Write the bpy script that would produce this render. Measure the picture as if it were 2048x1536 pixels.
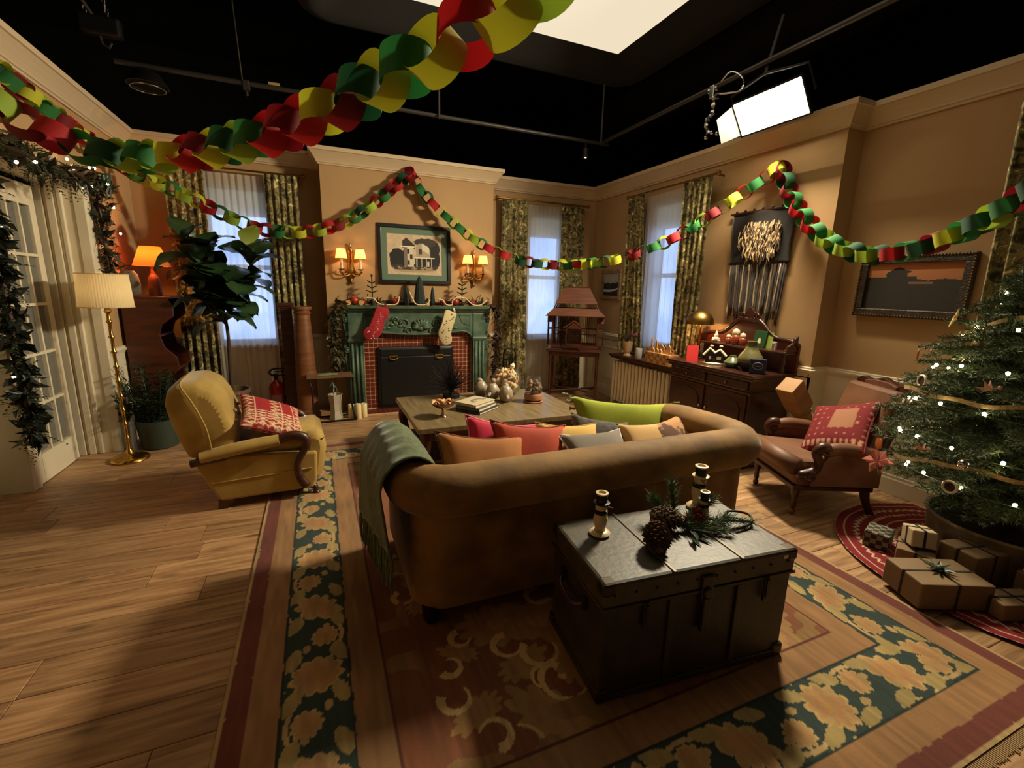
import bpy, bmesh, math, random
import numpy as np
from mathutils import Vector, Matrix, Euler
for o in list(bpy.data.objects): bpy.data.objects.remove(o)
SC = bpy.context.scene
COL = SC.collection
R = math.radians
PI = math.pi
random.seed(7)

# ---------------------------------------------------------------- camera
cam = bpy.data.cameras.new('camera')
cam.sensor_fit = 'HORIZONTAL'; cam.sensor_width = 36.0
cam.lens = 36.0 * 911.2 / 2048.0
cam.clip_start = 0.02; cam.clip_end = 60
co = bpy.data.objects.new('camera', cam); COL.objects.link(co)
_a, _b, _c = R(23.10), R(11.875), R(1.3835)
_fw = Vector((math.sin(_a) * math.cos(_b), math.cos(_a) * math.cos(_b), -math.sin(_b)))
_r0 = Vector((math.cos(_a), -math.sin(_a), 0)); _u0 = _r0.cross(_fw)
_r = math.cos(_c) * _r0 + math.sin(_c) * _u0
_u = -math.sin(_c) * _r0 + math.cos(_c) * _u0
_m = Matrix(((_r.x, _u.x, -_fw.x, 0), (_r.y, _u.y, -_fw.y, 0), (_r.z, _u.z, -_fw.z, 1.55), (0, 0, 0, 1)))
co.matrix_world = _m
SC.camera = co

# ---------------------------------------------------------------- world, exposure
w = bpy.data.worlds.new('world'); SC.world = w; w.use_nodes = True
w.node_tree.nodes['Background'].inputs[0].default_value = (1.0, 0.86, 0.70, 1)
w.node_tree.nodes['Background'].inputs[1].default_value = 0.035
SC.view_settings.view_transform = 'Standard'
SC.view_settings.look = 'None'
SC.view_settings.gamma = 1.0
SC.view_settings.use_curve_mapping = False
SC.view_settings.exposure = 0.0
KEY = 470.0          # radiance of the rigged studio light
OVER = 0.86          # radiance of the big overhead softbox
WIN = 4.0           # radiance of the daylight behind the windows
BULB = 1.0           # multiplier of the household lamps

# ---------------------------------------------------------------- helpers
def lin(v):
    v /= 255.0
    return v / 12.92 if v <= 0.04045 else ((v + 0.055) / 1.055) ** 2.4
def rgb(r, g, b): return (lin(r), lin(g), lin(b), 1.0)

def mat(name, col, rough=0.6, metal=0.0, var=None, scale=6.0, bump=0.0, bscale=60.0, sheen=0.0, emit=None, es=0.0,
        stretch=(1, 1, 1), detail=4.0, coat=0.0, rnd=0.0, trans=0.0, lo=0.35, hi=0.65, spec=None, sss=0.0, transl=0.0):
    m = bpy.data.materials.new(name); m.use_nodes = True
    nt = m.node_tree; N = nt.nodes; L = nt.links
    p = N['Principled BSDF']
    p.inputs['Base Color'].default_value = col
    p.inputs['Roughness'].default_value = rough
    p.inputs['Metallic'].default_value = metal
    if spec is not None: p.inputs['Specular IOR Level'].default_value = spec
    if sheen: p.inputs['Sheen Weight'].default_value = sheen; p.inputs['Sheen Roughness'].default_value = 0.35
    if coat: p.inputs['Coat Weight'].default_value = coat; p.inputs['Coat Roughness'].default_value = 0.15
    if trans: p.inputs['Transmission Weight'].default_value = trans
    if emit: p.inputs['Emission Color'].default_value = emit; p.inputs['Emission Strength'].default_value = es
    tc = N.new('ShaderNodeTexCoord'); mp = N.new('ShaderNodeMapping'); mp.inputs['Scale'].default_value = stretch
    L.new(tc.outputs['Object'], mp.inputs['Vector'])
    src = None
    if var is not None:
        nz = N.new('ShaderNodeTexNoise'); nz.inputs['Scale'].default_value = scale; nz.inputs['Detail'].default_value = detail
        cr = N.new('ShaderNodeValToRGB')
        cr.color_ramp.elements[0].position = lo; cr.color_ramp.elements[0].color = col
        cr.color_ramp.elements[1].position = hi; cr.color_ramp.elements[1].color = var
        L.new(mp.outputs[0], nz.inputs['Vector']); L.new(nz.outputs[0], cr.inputs[0])
        src = cr.outputs[0]
    if rnd:
        oi = N.new('ShaderNodeObjectInfo'); hs = N.new('ShaderNodeHueSaturation')
        mr = N.new('ShaderNodeMapRange'); mr.inputs[3].default_value = 1 - rnd; mr.inputs[4].default_value = 1 + rnd
        L.new(oi.outputs['Random'], mr.inputs[0]); L.new(mr.outputs[0], hs.inputs['Value'])
        if src is None: hs.inputs['Color'].default_value = col
        else: L.new(src, hs.inputs['Color'])
        src = hs.outputs[0]
    if src is not None: L.new(src, p.inputs['Base Color'])
    if bump:
        nb = N.new('ShaderNodeTexNoise'); nb.inputs['Scale'].default_value = bscale; nb.inputs['Detail'].default_value = 5
        bp = N.new('ShaderNodeBump'); bp.inputs['Strength'].default_value = bump; bp.inputs['Distance'].default_value = 0.01
        L.new(mp.outputs[0], nb.inputs['Vector']); L.new(nb.outputs[0], bp.inputs['Height']); L.new(bp.outputs[0], p.inputs['Normal'])
    if transl:
        tr = N.new('ShaderNodeBsdfTranslucent'); mx = N.new('ShaderNodeMixShader'); mx.inputs[0].default_value = transl
        if src is not None: L.new(src, tr.inputs[0])
        else: tr.inputs[0].default_value = col
        L.new(p.outputs[0], mx.inputs[1]); L.new(tr.outputs[0], mx.inputs[2])
        L.new(mx.outputs[0], N['Material Output'].inputs[0])
    return m

def mat_attr(name, rough=0.9, bump=0.0, bscale=200.0, sheen=0.0):
    m = mat(name, (1, 1, 1, 1), rough, bump=bump, bscale=bscale, sheen=sheen)
    a = m.node_tree.nodes.new('ShaderNodeVertexColor'); a.layer_name = 'Col'
    m.node_tree.links.new(a.outputs[0], m.node_tree.nodes['Principled BSDF'].inputs['Base Color'])
    return m

def mat_glass(name, tint=(0.96, 0.97, 0.96, 1), rough=0.02, keep=0.97):
    """thin pane: mostly lets light through, with a clear reflection"""
    m = bpy.data.materials.new(name); m.use_nodes = True; nt = m.node_tree; N = nt.nodes; L = nt.links
    N.remove(N['Principled BSDF'])
    t = N.new('ShaderNodeBsdfTransparent'); t.inputs[0].default_value = tint
    g = N.new('ShaderNodeBsdfGlossy'); g.inputs['Roughness'].default_value = rough
    lw = N.new('ShaderNodeLayerWeight'); lw.inputs[0].default_value = .5
    f = N.new('ShaderNodeMath'); f.operation = 'POWER'; f.inputs[1].default_value = 4.0; L.new(lw.outputs['Facing'], f.inputs[0])
    f2 = N.new('ShaderNodeMath'); f2.operation = 'MULTIPLY_ADD'; f2.inputs[1].default_value = .55; f2.inputs[2].default_value = .04; L.new(f.outputs[0], f2.inputs[0]); f = f2
    mx = N.new('ShaderNodeMixShader'); L.new(f.outputs[0], mx.inputs[0]); L.new(t.outputs[0], mx.inputs[1]); L.new(g.outputs[0], mx.inputs[2])
    d = N.new('ShaderNodeBsdfDiffuse'); d.inputs[0].default_value = (tint[0] * .5, tint[1] * .5, tint[2] * .5, 1)
    m2 = N.new('ShaderNodeMixShader'); m2.inputs[0].default_value = 1 - keep
    L.new(mx.outputs[0], m2.inputs[1]); L.new(d.outputs[0], m2.inputs[2])
    L.new(m2.outputs[0], N['Material Output'].inputs[0])
    return m

class MB:
    """collects vertices and faces of one mesh"""
    def __init__(s): s.v = []; s.f = []; s.M = Matrix.Identity(4)
    def add(s, vs, fs):
        b = len(s.v); s.v += [tuple(s.M @ Vector(v)) for v in vs]; s.f += [tuple(i + b for i in f) for f in fs]; return s
    def box(s, x0, x1, y0, y1, z0, z1):
        return s.add([(x0, y0, z0), (x1, y0, z0), (x1, y1, z0), (x0, y1, z0), (x0, y0, z1), (x1, y0, z1), (x1, y1, z1), (x0, y1, z1)],
                     [(0, 3, 2, 1), (4, 5, 6, 7), (0, 1, 5, 4), (1, 2, 6, 5), (2, 3, 7, 6), (3, 0, 4, 7)])
    def cbox(s, c, d): return s.box(c[0] - d[0] / 2, c[0] + d[0] / 2, c[1] - d[1] / 2, c[1] + d[1] / 2, c[2] - d[2] / 2, c[2] + d[2] / 2)
    def hexa(s, b, t): return s.add(list(b) + list(t), [(0, 3, 2, 1), (4, 5, 6, 7), (0, 1, 5, 4), (1, 2, 6, 5), (2, 3, 7, 6), (3, 0, 4, 7)])
    def chbox(s, x0, x1, y0, y1, z0, z1, c):
        """box whose top edges are chamfered by c"""
        return s.add([(x0, y0, z0), (x1, y0, z0), (x1, y1, z0), (x0, y1, z0), (x0, y0, z1 - c), (x1, y0, z1 - c), (x1, y1, z1 - c), (x0, y1, z1 - c),
                      (x0 + c, y0 + c, z1), (x1 - c, y0 + c, z1), (x1 - c, y1 - c, z1), (x0 + c, y1 - c, z1)],
                     [(0, 3, 2, 1), (0, 1, 5, 4), (1, 2, 6, 5), (2, 3, 7, 6), (3, 0, 4, 7), (4, 5, 9, 8), (5, 6, 10, 9), (6, 7, 11, 10), (7, 4, 8, 11), (8, 9, 10, 11)])
    def tube(s, pts, r, n=8, cap=True, closed=False, flat=None):
        pts = [Vector(p) for p in pts]; k = len(pts)
        rs = r if isinstance(r, (list, tuple)) else [r] * k
        vs = []; fs = []; up = None
        for i, p in enumerate(pts):
            if closed: t = pts[(i + 1) % k] - pts[i - 1]
            else: t = pts[min(i + 1, k - 1)] - pts[max(i - 1, 0)]
            if t.length < 1e-9: t = Vector((0, 0, 1))
            t.normalize()
            if up is None:
                up = Vector((0, 0, 1)) if abs(t.z) < 0.9 else Vector((1, 0, 0))
            a = up - t * up.dot(t)
            if a.length < 1e-6: a = t.orthogonal()
            a.normalize(); up = a; b = t.cross(a)
            fx, fy = flat if flat else (1, 1)
            for j in range(n):
                an = 2 * PI * j / n
                vs.append(p + (a * math.cos(an) * fx + b * math.sin(an) * fy) * rs[i])
        m = k if closed else k - 1
        for i in range(m):
            for j in range(n):
                i2 = (i + 1) % k
                fs.append((i * n + j, i2 * n + j, i2 * n + (j + 1) % n, i * n + (j + 1) % n))
        if cap and not closed:
            fs.append(tuple(range(n))); fs.append(tuple(reversed(range((k - 1) * n, k * n))))
        return s.add(vs, fs)
    def cyl(s, p0, p1, r0, r1=None, n=12): return s.tube([p0, p1], [r0, r0 if r1 is None else r1], n)
    def lathe(s, prof, n=16, c=(0, 0, 0), cap=True, sx=1, sy=1):
        vs = []; fs = []; k = len(prof)
        for r, z in prof:
            for j in range(n):
                an = 2 * PI * j / n
                vs.append((c[0] + r * math.cos(an) * sx, c[1] + r * math.sin(an) * sy, c[2] + z))
        for i in range(k - 1):
            for j in range(n):
                fs.append((i * n + j, i * n + (j + 1) % n, (i + 1) * n + (j + 1) % n, (i + 1) * n + j))
        if cap:
            if prof[0][0] > 1e-4: fs.append(tuple(reversed(range(n))))
            if prof[-1][0] > 1e-4: fs.append(tuple(range((k - 1) * n, k * n)))
        return s.add(vs, fs)
    def ball(s, c, r, n=12, k=8, sx=1, sy=1, sz=1):
        return s.lathe([(max(r * math.sin(PI * i / k), 1e-5), -r * sz * math.cos(PI * i / k)) for i in range(k + 1)], n, c, False, sx, sy)
    def prism(s, poly, ax, a0, a1):
        """poly in the two other axes, extruded along ax from a0 to a1"""
        n = len(poly)
        def P(p, a):
            return {'x': (a, p[0], p[1]), 'y': (p[0], a, p[1]), 'z': (p[0], p[1], a)}[ax]
        vs = [P(p, a0) for p in poly] + [P(p, a1) for p in poly]
        fs = [tuple(range(n)), tuple(reversed(range(n, 2 * n)))] + [(i, i + n, (i + 1) % n + n, (i + 1) % n) for i in range(n)]
        return s.add(vs, fs)
    def grid(s, fn, nu, nv, closeu=False):
        vs = [fn(i / (nu if closeu else max(nu - 1, 1)), j / (nv - 1)) for j in range(nv) for i in range(nu)]
        fs = []
        for j in range(nv - 1):
            for i in range(nu if closeu else nu - 1):
                i2 = (i + 1) % nu
                fs.append((j * nu + i, j * nu + i2, (j + 1) * nu + i2, (j + 1) * nu + i))
        return s.add(vs, fs)
    def sweep(s, path, prof):
        """profile (inward offset, z) swept along a 2-D path with mitred corners; inward is to the right of the path"""
        n = len(path); k = len(prof); vs = []; fs = []
        P = [Vector(p) for p in path]
        for i in range(n):
            d0 = (P[i] - P[i - 1]).normalized() if i > 0 else (P[1] - P[0]).normalized()
            d1 = (P[i + 1] - P[i]).normalized() if i < n - 1 else d0
            n0 = Vector((d0.y, -d0.x)); n1 = Vector((d1.y, -d1.x))
            q = (n0 + n1); q = q / max(q.length_squared / 2, 1e-6) if q.length > 1e-6 else n0
            for o, z in prof: vs.append((P[i].x + q.x * o, P[i].y + q.y * o, z))
        for i in range(n - 1):
            for j in range(k):
                j2 = (j + 1) % k
                fs.append((i * k + j, i * k + j2, (i + 1) * k + j2, (i + 1) * k + j))
        fs.append(tuple(range(k))); fs.append(tuple(reversed(range((n - 1) * k, n * k))))
        return s.add(vs, fs)
    def mesh(s, name, smooth=False, fix=True):
        me = bpy.data.meshes.new(name); me.from_pydata(s.v, [], s.f); me.update()
        if fix:
            bm = bmesh.new(); bm.from_mesh(me); bmesh.ops.recalc_face_normals(bm, faces=bm.faces); bm.to_mesh(me); bm.free()
        if smooth:
            me.polygons.foreach_set('use_smooth', [True] * len(me.polygons))
            if smooth is not True: me.set_sharp_from_angle(angle=R(smooth))
        return me

def obj(name, mb, m, parent=None, smooth=False, bevel=0.0, sub=0, loc=None, rot=None, label=None, kind=None, fix=True):
    me = mb if isinstance(mb, bpy.types.Mesh) else mb.mesh(name, smooth, fix)
    o = bpy.data.objects.new(name, me); COL.objects.link(o)
    if m is not None and not me.materials: me.materials.append(m)
    if parent: o.parent = parent
    if loc is not None: o.location = loc
    if rot is not None: o.rotation_euler = rot
    if bevel:
        b = o.modifiers.new('bevel', 'BEVEL'); b.width = bevel; b.segments = 2; b.limit_method = 'ANGLE'; b.angle_limit = R(35)
    if sub:
        b = o.modifiers.new('sub', 'SUBSURF'); b.levels = sub; b.render_levels = sub
    if label: o['label'] = label
    if kind: o['kind'] = kind
    return o
def tag(o, label, cat, group=None):
    o['label'] = label; o['category'] = cat
    if group: o['group'] = group
    return o
def thing(name, label, cat, loc=(0, 0, 0), rotz=0.0, group=None, rot=None):
    o = bpy.data.objects.new(name, None); COL.objects.link(o); o.empty_display_size = 0.05
    o.location = loc; o.rotation_euler = rot if rot else (0, 0, rotz)
    return tag(o, label, cat, group)
def struct(name, mb, m, parent=None, **k):
    o = obj(name, mb, m, parent, **k)
    if not parent: o['kind'] = 'structure'
    return o
def dup(o, parent=None):
    c = o.copy(); COL.objects.link(c); c.parent = parent
    for ch in list(o.children): dup(ch, c)
    return c
def lamp(name, loc, power, col, radius=0.03, parent=None):
    l = bpy.data.lights.new(name, 'POINT'); l.energy = power * BULB; l.color = col[:3]; l.shadow_soft_size = radius
    o = bpy.data.objects.new(name, l); COL.objects.link(o); o.location = loc
    if parent: o.parent = parent
    return o
def colgrid(name, W, H, nx, ny, fn, m, parent=None, plane='xz', label=None):
    """flat printed surface W x H centred at the origin; fn(u, v arrays) gives an (n,3) sRGB 0..255 colour"""
    u, v = np.meshgrid(np.linspace(0, 1, nx), np.linspace(0, 1, ny))
    u = u.ravel(); v = v.ravel()
    X = (u - .5) * W; Z = (v - .5) * H; zz = np.zeros_like(X)
    vs = np.stack([X, zz, Z], 1) if plane == 'xz' else np.stack([X, Z, zz], 1)
    fs = [(j * nx + i, j * nx + i + 1, (j + 1) * nx + i + 1, (j + 1) * nx + i) for j in range(ny - 1) for i in range(nx - 1)]
    me = bpy.data.meshes.new(name); me.from_pydata(vs.tolist(), [], fs); me.update()
    c = np.clip(fn(u, v), 0, 255) / 255.0
    c = np.where(c <= 0.04045, c / 12.92, ((c + 0.055) / 1.055) ** 2.4)
    at = me.color_attributes.new('Col', 'FLOAT_COLOR', 'POINT')
    at.data.foreach_set('color', np.concatenate([c, np.ones((len(c), 1))], 1).astype(np.float32).ravel())
    me.materials.append(m)
    o = bpy.data.objects.new(name, me); COL.objects.link(o)
    if parent: o.parent = parent
    if label: o['label'] = label
    return o
def vnoise(x, y, seed=0):
    """smooth value noise on arrays, 0..1"""
    xi = np.floor(x).astype(int); yi = np.floor(y).astype(int); fx = x - xi; fy = y - yi
    fx = fx * fx * (3 - 2 * fx); fy = fy * fy * (3 - 2 * fy)
    def h(a, b):
        n = (a * 374761393 + b * 668265263 + seed * 144269) & 0x7fffffff
        n = ((n ^ (n >> 13)) * 1274126177) & 0x7fffffff
        return ((n ^ (n >> 16)) & 0xffff) / 65535.0
    return (h(xi, yi) * (1 - fx) + h(xi + 1, yi) * fx) * (1 - fy) + (h(xi, yi + 1) * (1 - fx) + h(xi + 1, yi + 1) * fx) * fy
def spline(pts, n):
    """Catmull-Rom through the points, n samples evenly spread by length"""
    P = [Vector(p) for p in pts]; P = [P[0] * 2 - P[1]] + P + [P[-1] * 2 - P[-2]]
    out = []
    for i in range(1, len(P) - 2):
        for k in range(24):
            t = k / 24; a, b, c, d = P[i - 1:i + 3]
            out.append(0.5 * ((2 * b) + (c - a) * t + (2 * a - 5 * b + 4 * c - d) * t * t + (3 * b - a - 3 * c + d) * t ** 3))
    out.append(P[-2].copy())
    L = [0.0]
    for a, b in zip(out, out[1:]): L.append(L[-1] + (b - a).length)
    res = []; j = 0
    for i in range(n):
        s = L[-1] * i / (n - 1)
        while j < len(L) - 2 and L[j + 1] < s: j += 1
        f = (s - L[j]) / max(L[j + 1] - L[j], 1e-9)
        res.append(out[j].lerp(out[j + 1], min(max(f, 0), 1)))
    return res
def plen(p): return sum((Vector(b) - Vector(a)).length for a, b in zip(p, p[1:]))
def leafquad(mb, base, d, up, L, W, fold=0.25):
    """one small folded leaf of two triangles-pairs"""
    d = d.normalized(); s = d.cross(up)
    if s.length < 1e-4: s = d.orthogonal()
    s.normalize(); n = s.cross(d)
    m = base + d * L * .5 + n * (W * fold)
    mb.add([base, m + s * W / 2, base + d * L, m - s * W / 2, base + d * L * .5], [(0, 1, 4), (1, 2, 4), (2, 3, 4), (3, 0, 4)])
def spin(normal_az, tilt, s):
    """euler of a cushion whose face normal points to azimuth normal_az, raised by tilt, turned by s in its own plane"""
    return (Matrix.Rotation(normal_az + PI / 2, 4, 'Z') @ Matrix.Rotation(PI / 2 - tilt, 4, 'X') @ Matrix.Rotation(s, 4, 'Z')).to_euler()
def rvec():
    while True:
        v = Vector((random.uniform(-1, 1), random.uniform(-1, 1), random.uniform(-1, 1)))
        if .05 < v.length < 1: return v.normalized()
# ---------------------------------------------------------------- materials of the room
M = {}
M['wall'] = mat('wall_paint', rgb(168, 132, 88), .85, var=rgb(176, 140, 96), scale=1.6, bump=.03, bscale=120)
M['cream'] = mat('cream_paint', rgb(222, 210, 182), .6, var=rgb(214, 200, 170), scale=2.0)
M['crown'] = mat('crown_paint', rgb(196, 172, 138), .6)
M['black'] = mat('studio_black', rgb(14, 13, 12), .95)
M['blacksoft'] = mat('black_fabric', rgb(30, 28, 26), .95, bump=.2, bscale=300)
M['pipe'] = mat('steel_pipe', rgb(62, 58, 52), .42, .5)
M['chrome'] = mat('chrome', rgb(200, 200, 200), .18, 1.0)
M['brass'] = mat('brass', rgb(196, 150, 70), .24, 1.0)
M['brassold'] = mat('aged_brass', rgb(140, 108, 56), .35, 1.0)
M['iron'] = mat('black_iron', rgb(18, 16, 15), .5, .3)
M['darkwood'] = mat('dark_wood', rgb(50, 24, 15), .38, var=rgb(76, 38, 22), scale=3, stretch=(1, 1, 9), bump=.05)
M['glass'] = mat_glass('clear_glass')
M['white'] = mat('white_ceramic', rgb(225, 215, 195), .4)

def plankmat():
    m = mat('oak_plank', rgb(150, 106, 66), .42, bump=.06, bscale=18, stretch=(1.2, 14, 1))
    nt = m.node_tree; N = nt.nodes; L = nt.links; p = N['Principled BSDF']
    tc = N['Texture Coordinate'] if 'Texture Coordinate' in N else [n for n in N if n.type == 'TEX_COORD'][0]
    oi = N.new('ShaderNodeObjectInfo'); add = N.new('ShaderNodeVectorMath'); add.operation = 'ADD'
    sc = N.new('ShaderNodeVectorMath'); sc.operation = 'SCALE'; sc.inputs[3].default_value = 40
    cx = N.new('ShaderNodeCombineXYZ'); L.new(oi.outputs['Random'], cx.inputs[0]); L.new(oi.outputs['Random'], cx.inputs[2]); L.new(cx.outputs[0], sc.inputs[0])
    L.new(tc.outputs['Object'], add.inputs[0]); L.new(sc.outputs[0], add.inputs[1])
    mp = N.new('ShaderNodeMapping'); mp.inputs['Scale'].default_value = (1.3, 16, 1); L.new(add.outputs[0], mp.inputs[0])
    n1 = N.new('ShaderNodeTexNoise'); n1.inputs['Scale'].default_value = 2.2; n1.inputs['Detail'].default_value = 6; n1.inputs['Distortion'].default_value = .6
    L.new(mp.outputs[0], n1.inputs[0])
    cr = N.new('ShaderNodeValToRGB'); e = cr.color_ramp.elements
    e[0].position = .28; e[0].color = rgb(116, 84, 58); e[1].position = .72; e[1].color = rgb(186, 148, 106)
    x = cr.color_ramp.elements.new(.5); x.color = rgb(158, 120, 82)
    L.new(n1.outputs[0], cr.inputs[0])
    # knots
    mp2 = N.new('ShaderNodeMapping'); mp2.inputs['Scale'].default_value = (2.2, 7, 1); L.new(add.outputs[0], mp2.inputs[0])
    vo = N.new('ShaderNodeTexVoronoi'); vo.inputs['Scale'].default_value = 1.0; L.new(mp2.outputs[0], vo.inputs[0])
    kr = N.new('ShaderNodeMapRange'); kr.inputs[1].default_value = .05; kr.inputs[2].default_value = .16; kr.inputs[3].default_value = .45; kr.inputs[4].default_value = 1
    L.new(vo.outputs['Distance'], kr.inputs[0])
    ml = N.new('ShaderNodeMix'); ml.data_type = 'RGBA'; ml.blend_type = 'MULTIPLY'; ml.inputs[0].default_value = 1
    L.new(cr.outputs[0], ml.inputs[6]); L.new(kr.outputs[0], ml.inputs[7])
    hs = N.new('ShaderNodeHueSaturation'); mr = N.new('ShaderNodeMapRange'); mr.inputs[3].default_value = .84; mr.inputs[4].default_value = 1.28
    L.new(oi.outputs['Random'], mr.inputs[0]); L.new(mr.outputs[0], hs.inputs['Value']); L.new(ml.outputs[2], hs.inputs['Color'])
    L.new(hs.outputs[0], p.inputs['Base Color'])
    return m
M['plank'] = plankmat()

XL, YB, YC, XR, XR2, YBUMP, ZW = -1.73, 6.24, 5.92, 3.97, 4.18, 2.62, 3.02
# ---------------------------------------------------------------- floor of planks
fl = struct('floor', MB().box(-4.2, 6.5, -1.2, 8.0, -.08, -.014), mat('subfloor', rgb(40, 26, 18), .9))
PW = .205
pm = {l: MB().chbox(-l / 2 + .0012, l / 2 - .0012, -PW / 2 + .0012, PW / 2 - .0012, -.014, 0, .002).mesh('plank') for l in (1.0, 1.25, 1.5)}
for k in pm.values(): k.materials.append(M['plank'])
random.seed(11)
y = -.75; row = 0
while y < 6.3:
    x = -2.9 + random.uniform(-.9, 0)
    while x < 4.3:
        l = random.choice((1.0, 1.25, 1.5)); cx = x + l / 2
        hid = (.1 < x and x + l < 2.5 and .8 < y < 4.2) or (x + l < -1.95 and y < 3.3) or x > 4.2
        if not hid: obj('plank', pm[l], None, fl, loc=(cx, y, 0))
        x += l
    y += PW; row += 1

# ---------------------------------------------------------------- walls
def wallx(x0, x1, y0, y1, holes, z1):
    """wall slab between x0..x1 running along x at y0..y1 with (a,b,za,zb) holes"""
    m = MB(); cur = x0
    for a, b, za, zb in sorted(holes):
        if a > cur: m.box(cur, a, y0, y1, 0, z1)
        if za > 0: m.box(a, b, y0, y1, 0, za)
        if zb < z1: m.box(a, b, y0, y1, zb, z1)
        cur = b
    if cur < x1: m.box(cur, x1, y0, y1, 0, z1)
    return m
def wally(y0, y1, x0, x1, holes, z1):
    m = wallx(y0, y1, x0, x1, holes, z1); m.v = [(v[1], v[0], v[2]) for v in m.v]; return m
W1 = (-1.10, -.44, .82, 2.62); W2 = (2.86, 3.44, .82, 2.62); W3 = (4.30, 4.90, .86, 2.64)
struct('wall_back', wallx(-2.1, 4.4, YB, YB + .22, [W1, W2], ZW), M['wall'])
struct('wall_left', wally(-.9, YB, XL - .30, XL, [(3.05, 5.06, 0, 2.30)], ZW), M['wall'])
struct('wall_right', wally(YBUMP, YB, XR, XR + .215, [W3], ZW), M['wall'])
struct('wall_recess', wally(-.9, YBUMP, XR2, XR2 + .24, [], ZW), M['wall'])
struct('wall_chimney', MB().box(.11, 2.20, YC, YB, 0, ZW), M['wall'])
PATH = [(XL, -.9), (XL, YB), (.11, YB), (.11, YC), (2.20, YC), (2.20, YB), (XR, YB), (XR, YBUMP), (XR2, YBUMP), (XR2, -.9)]
CROWN = [(-.02, 2.86), (.015, 2.86), (.02, 2.875), (.03, 2.88), (.035, 2.895), (.05, 2.92), (.075, 2.955), (.10, 2.985), (.112, 2.99), (.112, 3.03), (-.02, 3.03)]
struct('trim_1', MB().sweep(PATH, CROWN), M['crown'])
RAIL = [(-.01, .87), (.014, .87), (.018, .885), (.03, .89), (.034, .905), (.022, .912), (.022, .925), (.012, .93), (-.01, .93)]
BASE = [(-.01, 0), (.018, 0), (.018, .12), (.012, .13), (.012, .15), (.004, .16), (-.01, .16)]
def rail(n, path): struct('trim_%d' % n, MB().sweep(path, RAIL), M['cream']); struct('baseboard_%d' % n, MB().sweep(path, BASE), M['cream'])
def wain(n, m): struct('trim_%d' % n, m, M['cream'])
rail(2, [(XL, 5.06), (XL, YB), (-1.14, YB)])
rail(3, [(-.40, YB), (.11, YB), (.11, YC), (.22, YC)])
rail(4, [(2.16, YC), (2.20, YC), (2.20, YB), (2.82, YB)])
rail(5, [(3.48, YB), (XR, YB), (XR, 4.94)])
rail(6, [(XR, 4.26), (XR, YBUMP), (XR2, YBUMP), (XR2, -.5)])
wain(12, MB().box(-1.72, -1.1, YB - .006, YB + .01, 0, .88).box(-.44, .11, YB - .006, YB + .01, 0, .88).box(-1.1, -.44, YB - .006, YB + .01, 0, .80))
wain(13, MB().box(2.2, 2.86, YB - .006, YB + .01, 0, .88).box(3.44, XR, YB - .006, YB + .01, 0, .88).box(2.86, 3.44, YB - .006, YB + .01, 0, .80))
wain(14, MB().box(XR - .006, XR + .01, YBUMP - .006, YB, 0, .84).box(XR - .006, XR2, YBUMP - .006, YBUMP + .01, 0, .88).box(XR2 - .006, XR2 + .01, -.8, YBUMP, 0, .88)
     .box(XR - .006, XR + .01, YBUMP, 4.28, .83, .88).box(XR - .006, XR + .01, 4.92, YB, .83, .88))
wain(15, MB().box(XL - .01, XL + .006, 5.06, YB, 0, .88))
def panelmould(n, pts):
    m = MB()
    for (a, b, c, d, z0, z1) in pts:
        pass
    return m
def mouldy(x, y0, y1, z0, z1, sgn):
    m = MB(); t = .022; e = .012
    for (a, b, c, d) in ((y0, y1, z0, z0 + t), (y0, y1, z1 - t, z1), (y0, y0 + t, z0, z1), (y1 - t, y1, z0, z1)):
        m.box(min(x, x + sgn * e), max(x, x + sgn * e), a, b, c, d)
    return m
for i, (x, a, b) in enumerate(((XR2 - .006, 1.75, 2.42), (XR2 - .006, .9, 1.6), (XR - .006, 5.30, 6.05), (XR - .006, 2.72, 3.3))):
    struct('trim_%d' % (20 + i), mouldy(x, a, b, .26, .74, -1), M['cream'], bevel=.004)

# ---------------------------------------------------------------- studio around the set
st = struct('ceiling', MB().box(-6, 9, -2.5, 11, 5.6, 5.7), M['black'])
struct('wall_studio_back', MB().box(-6, 9, 10.9, 11, 0, 5.6), M['black'])
struct('wall_studio_left', MB().box(-6.1, -6, -2.5, 11, 0, 5.6), M['black'])
struct('wall_studio_right', MB().box(9, 9.1, -2.5, 11, 0, 5.6), M['black'])
struct('floor_studio', MB().box(-6, 9, -2.5, 11, -.12, -.085), M['black'])

# ---------------------------------------------------------------- windows
M['sash'] = mat('window_paint', rgb(214, 205, 188), .5)
def daymat():
    m = bpy.data.materials.new('daylight_backdrop'); m.use_nodes = True; N = m.node_tree.nodes; L = m.node_tree.links
    N.remove(N['Principled BSDF']); e = N.new('ShaderNodeEmission'); e.inputs[1].default_value = WIN
    tc = N.new('ShaderNodeTexCoord'); nz = N.new('ShaderNodeTexNoise'); nz.inputs['Scale'].default_value = 1.3; nz.inputs['Detail'].default_value = 3
    cr = N.new('ShaderNodeValToRGB'); cr.color_ramp.elements[0].color = rgb(118, 150, 205); cr.color_ramp.elements[1].color = rgb(172, 196, 238)
    cr.color_ramp.elements[0].position = .35; cr.color_ramp.elements[1].position = .65
    L.new(tc.outputs['Object'], nz.inputs[0]); L.new(nz.outputs[0], cr.inputs[0]); L.new(cr.outputs[0], e.inputs[0]); L.new(e.outputs[0], N['Material Output'].inputs[0])
    return m
M['day'] = daymat()
M['shade'] = mat('roller_shade', rgb(222, 212, 192), .9, transl=.7)
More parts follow.
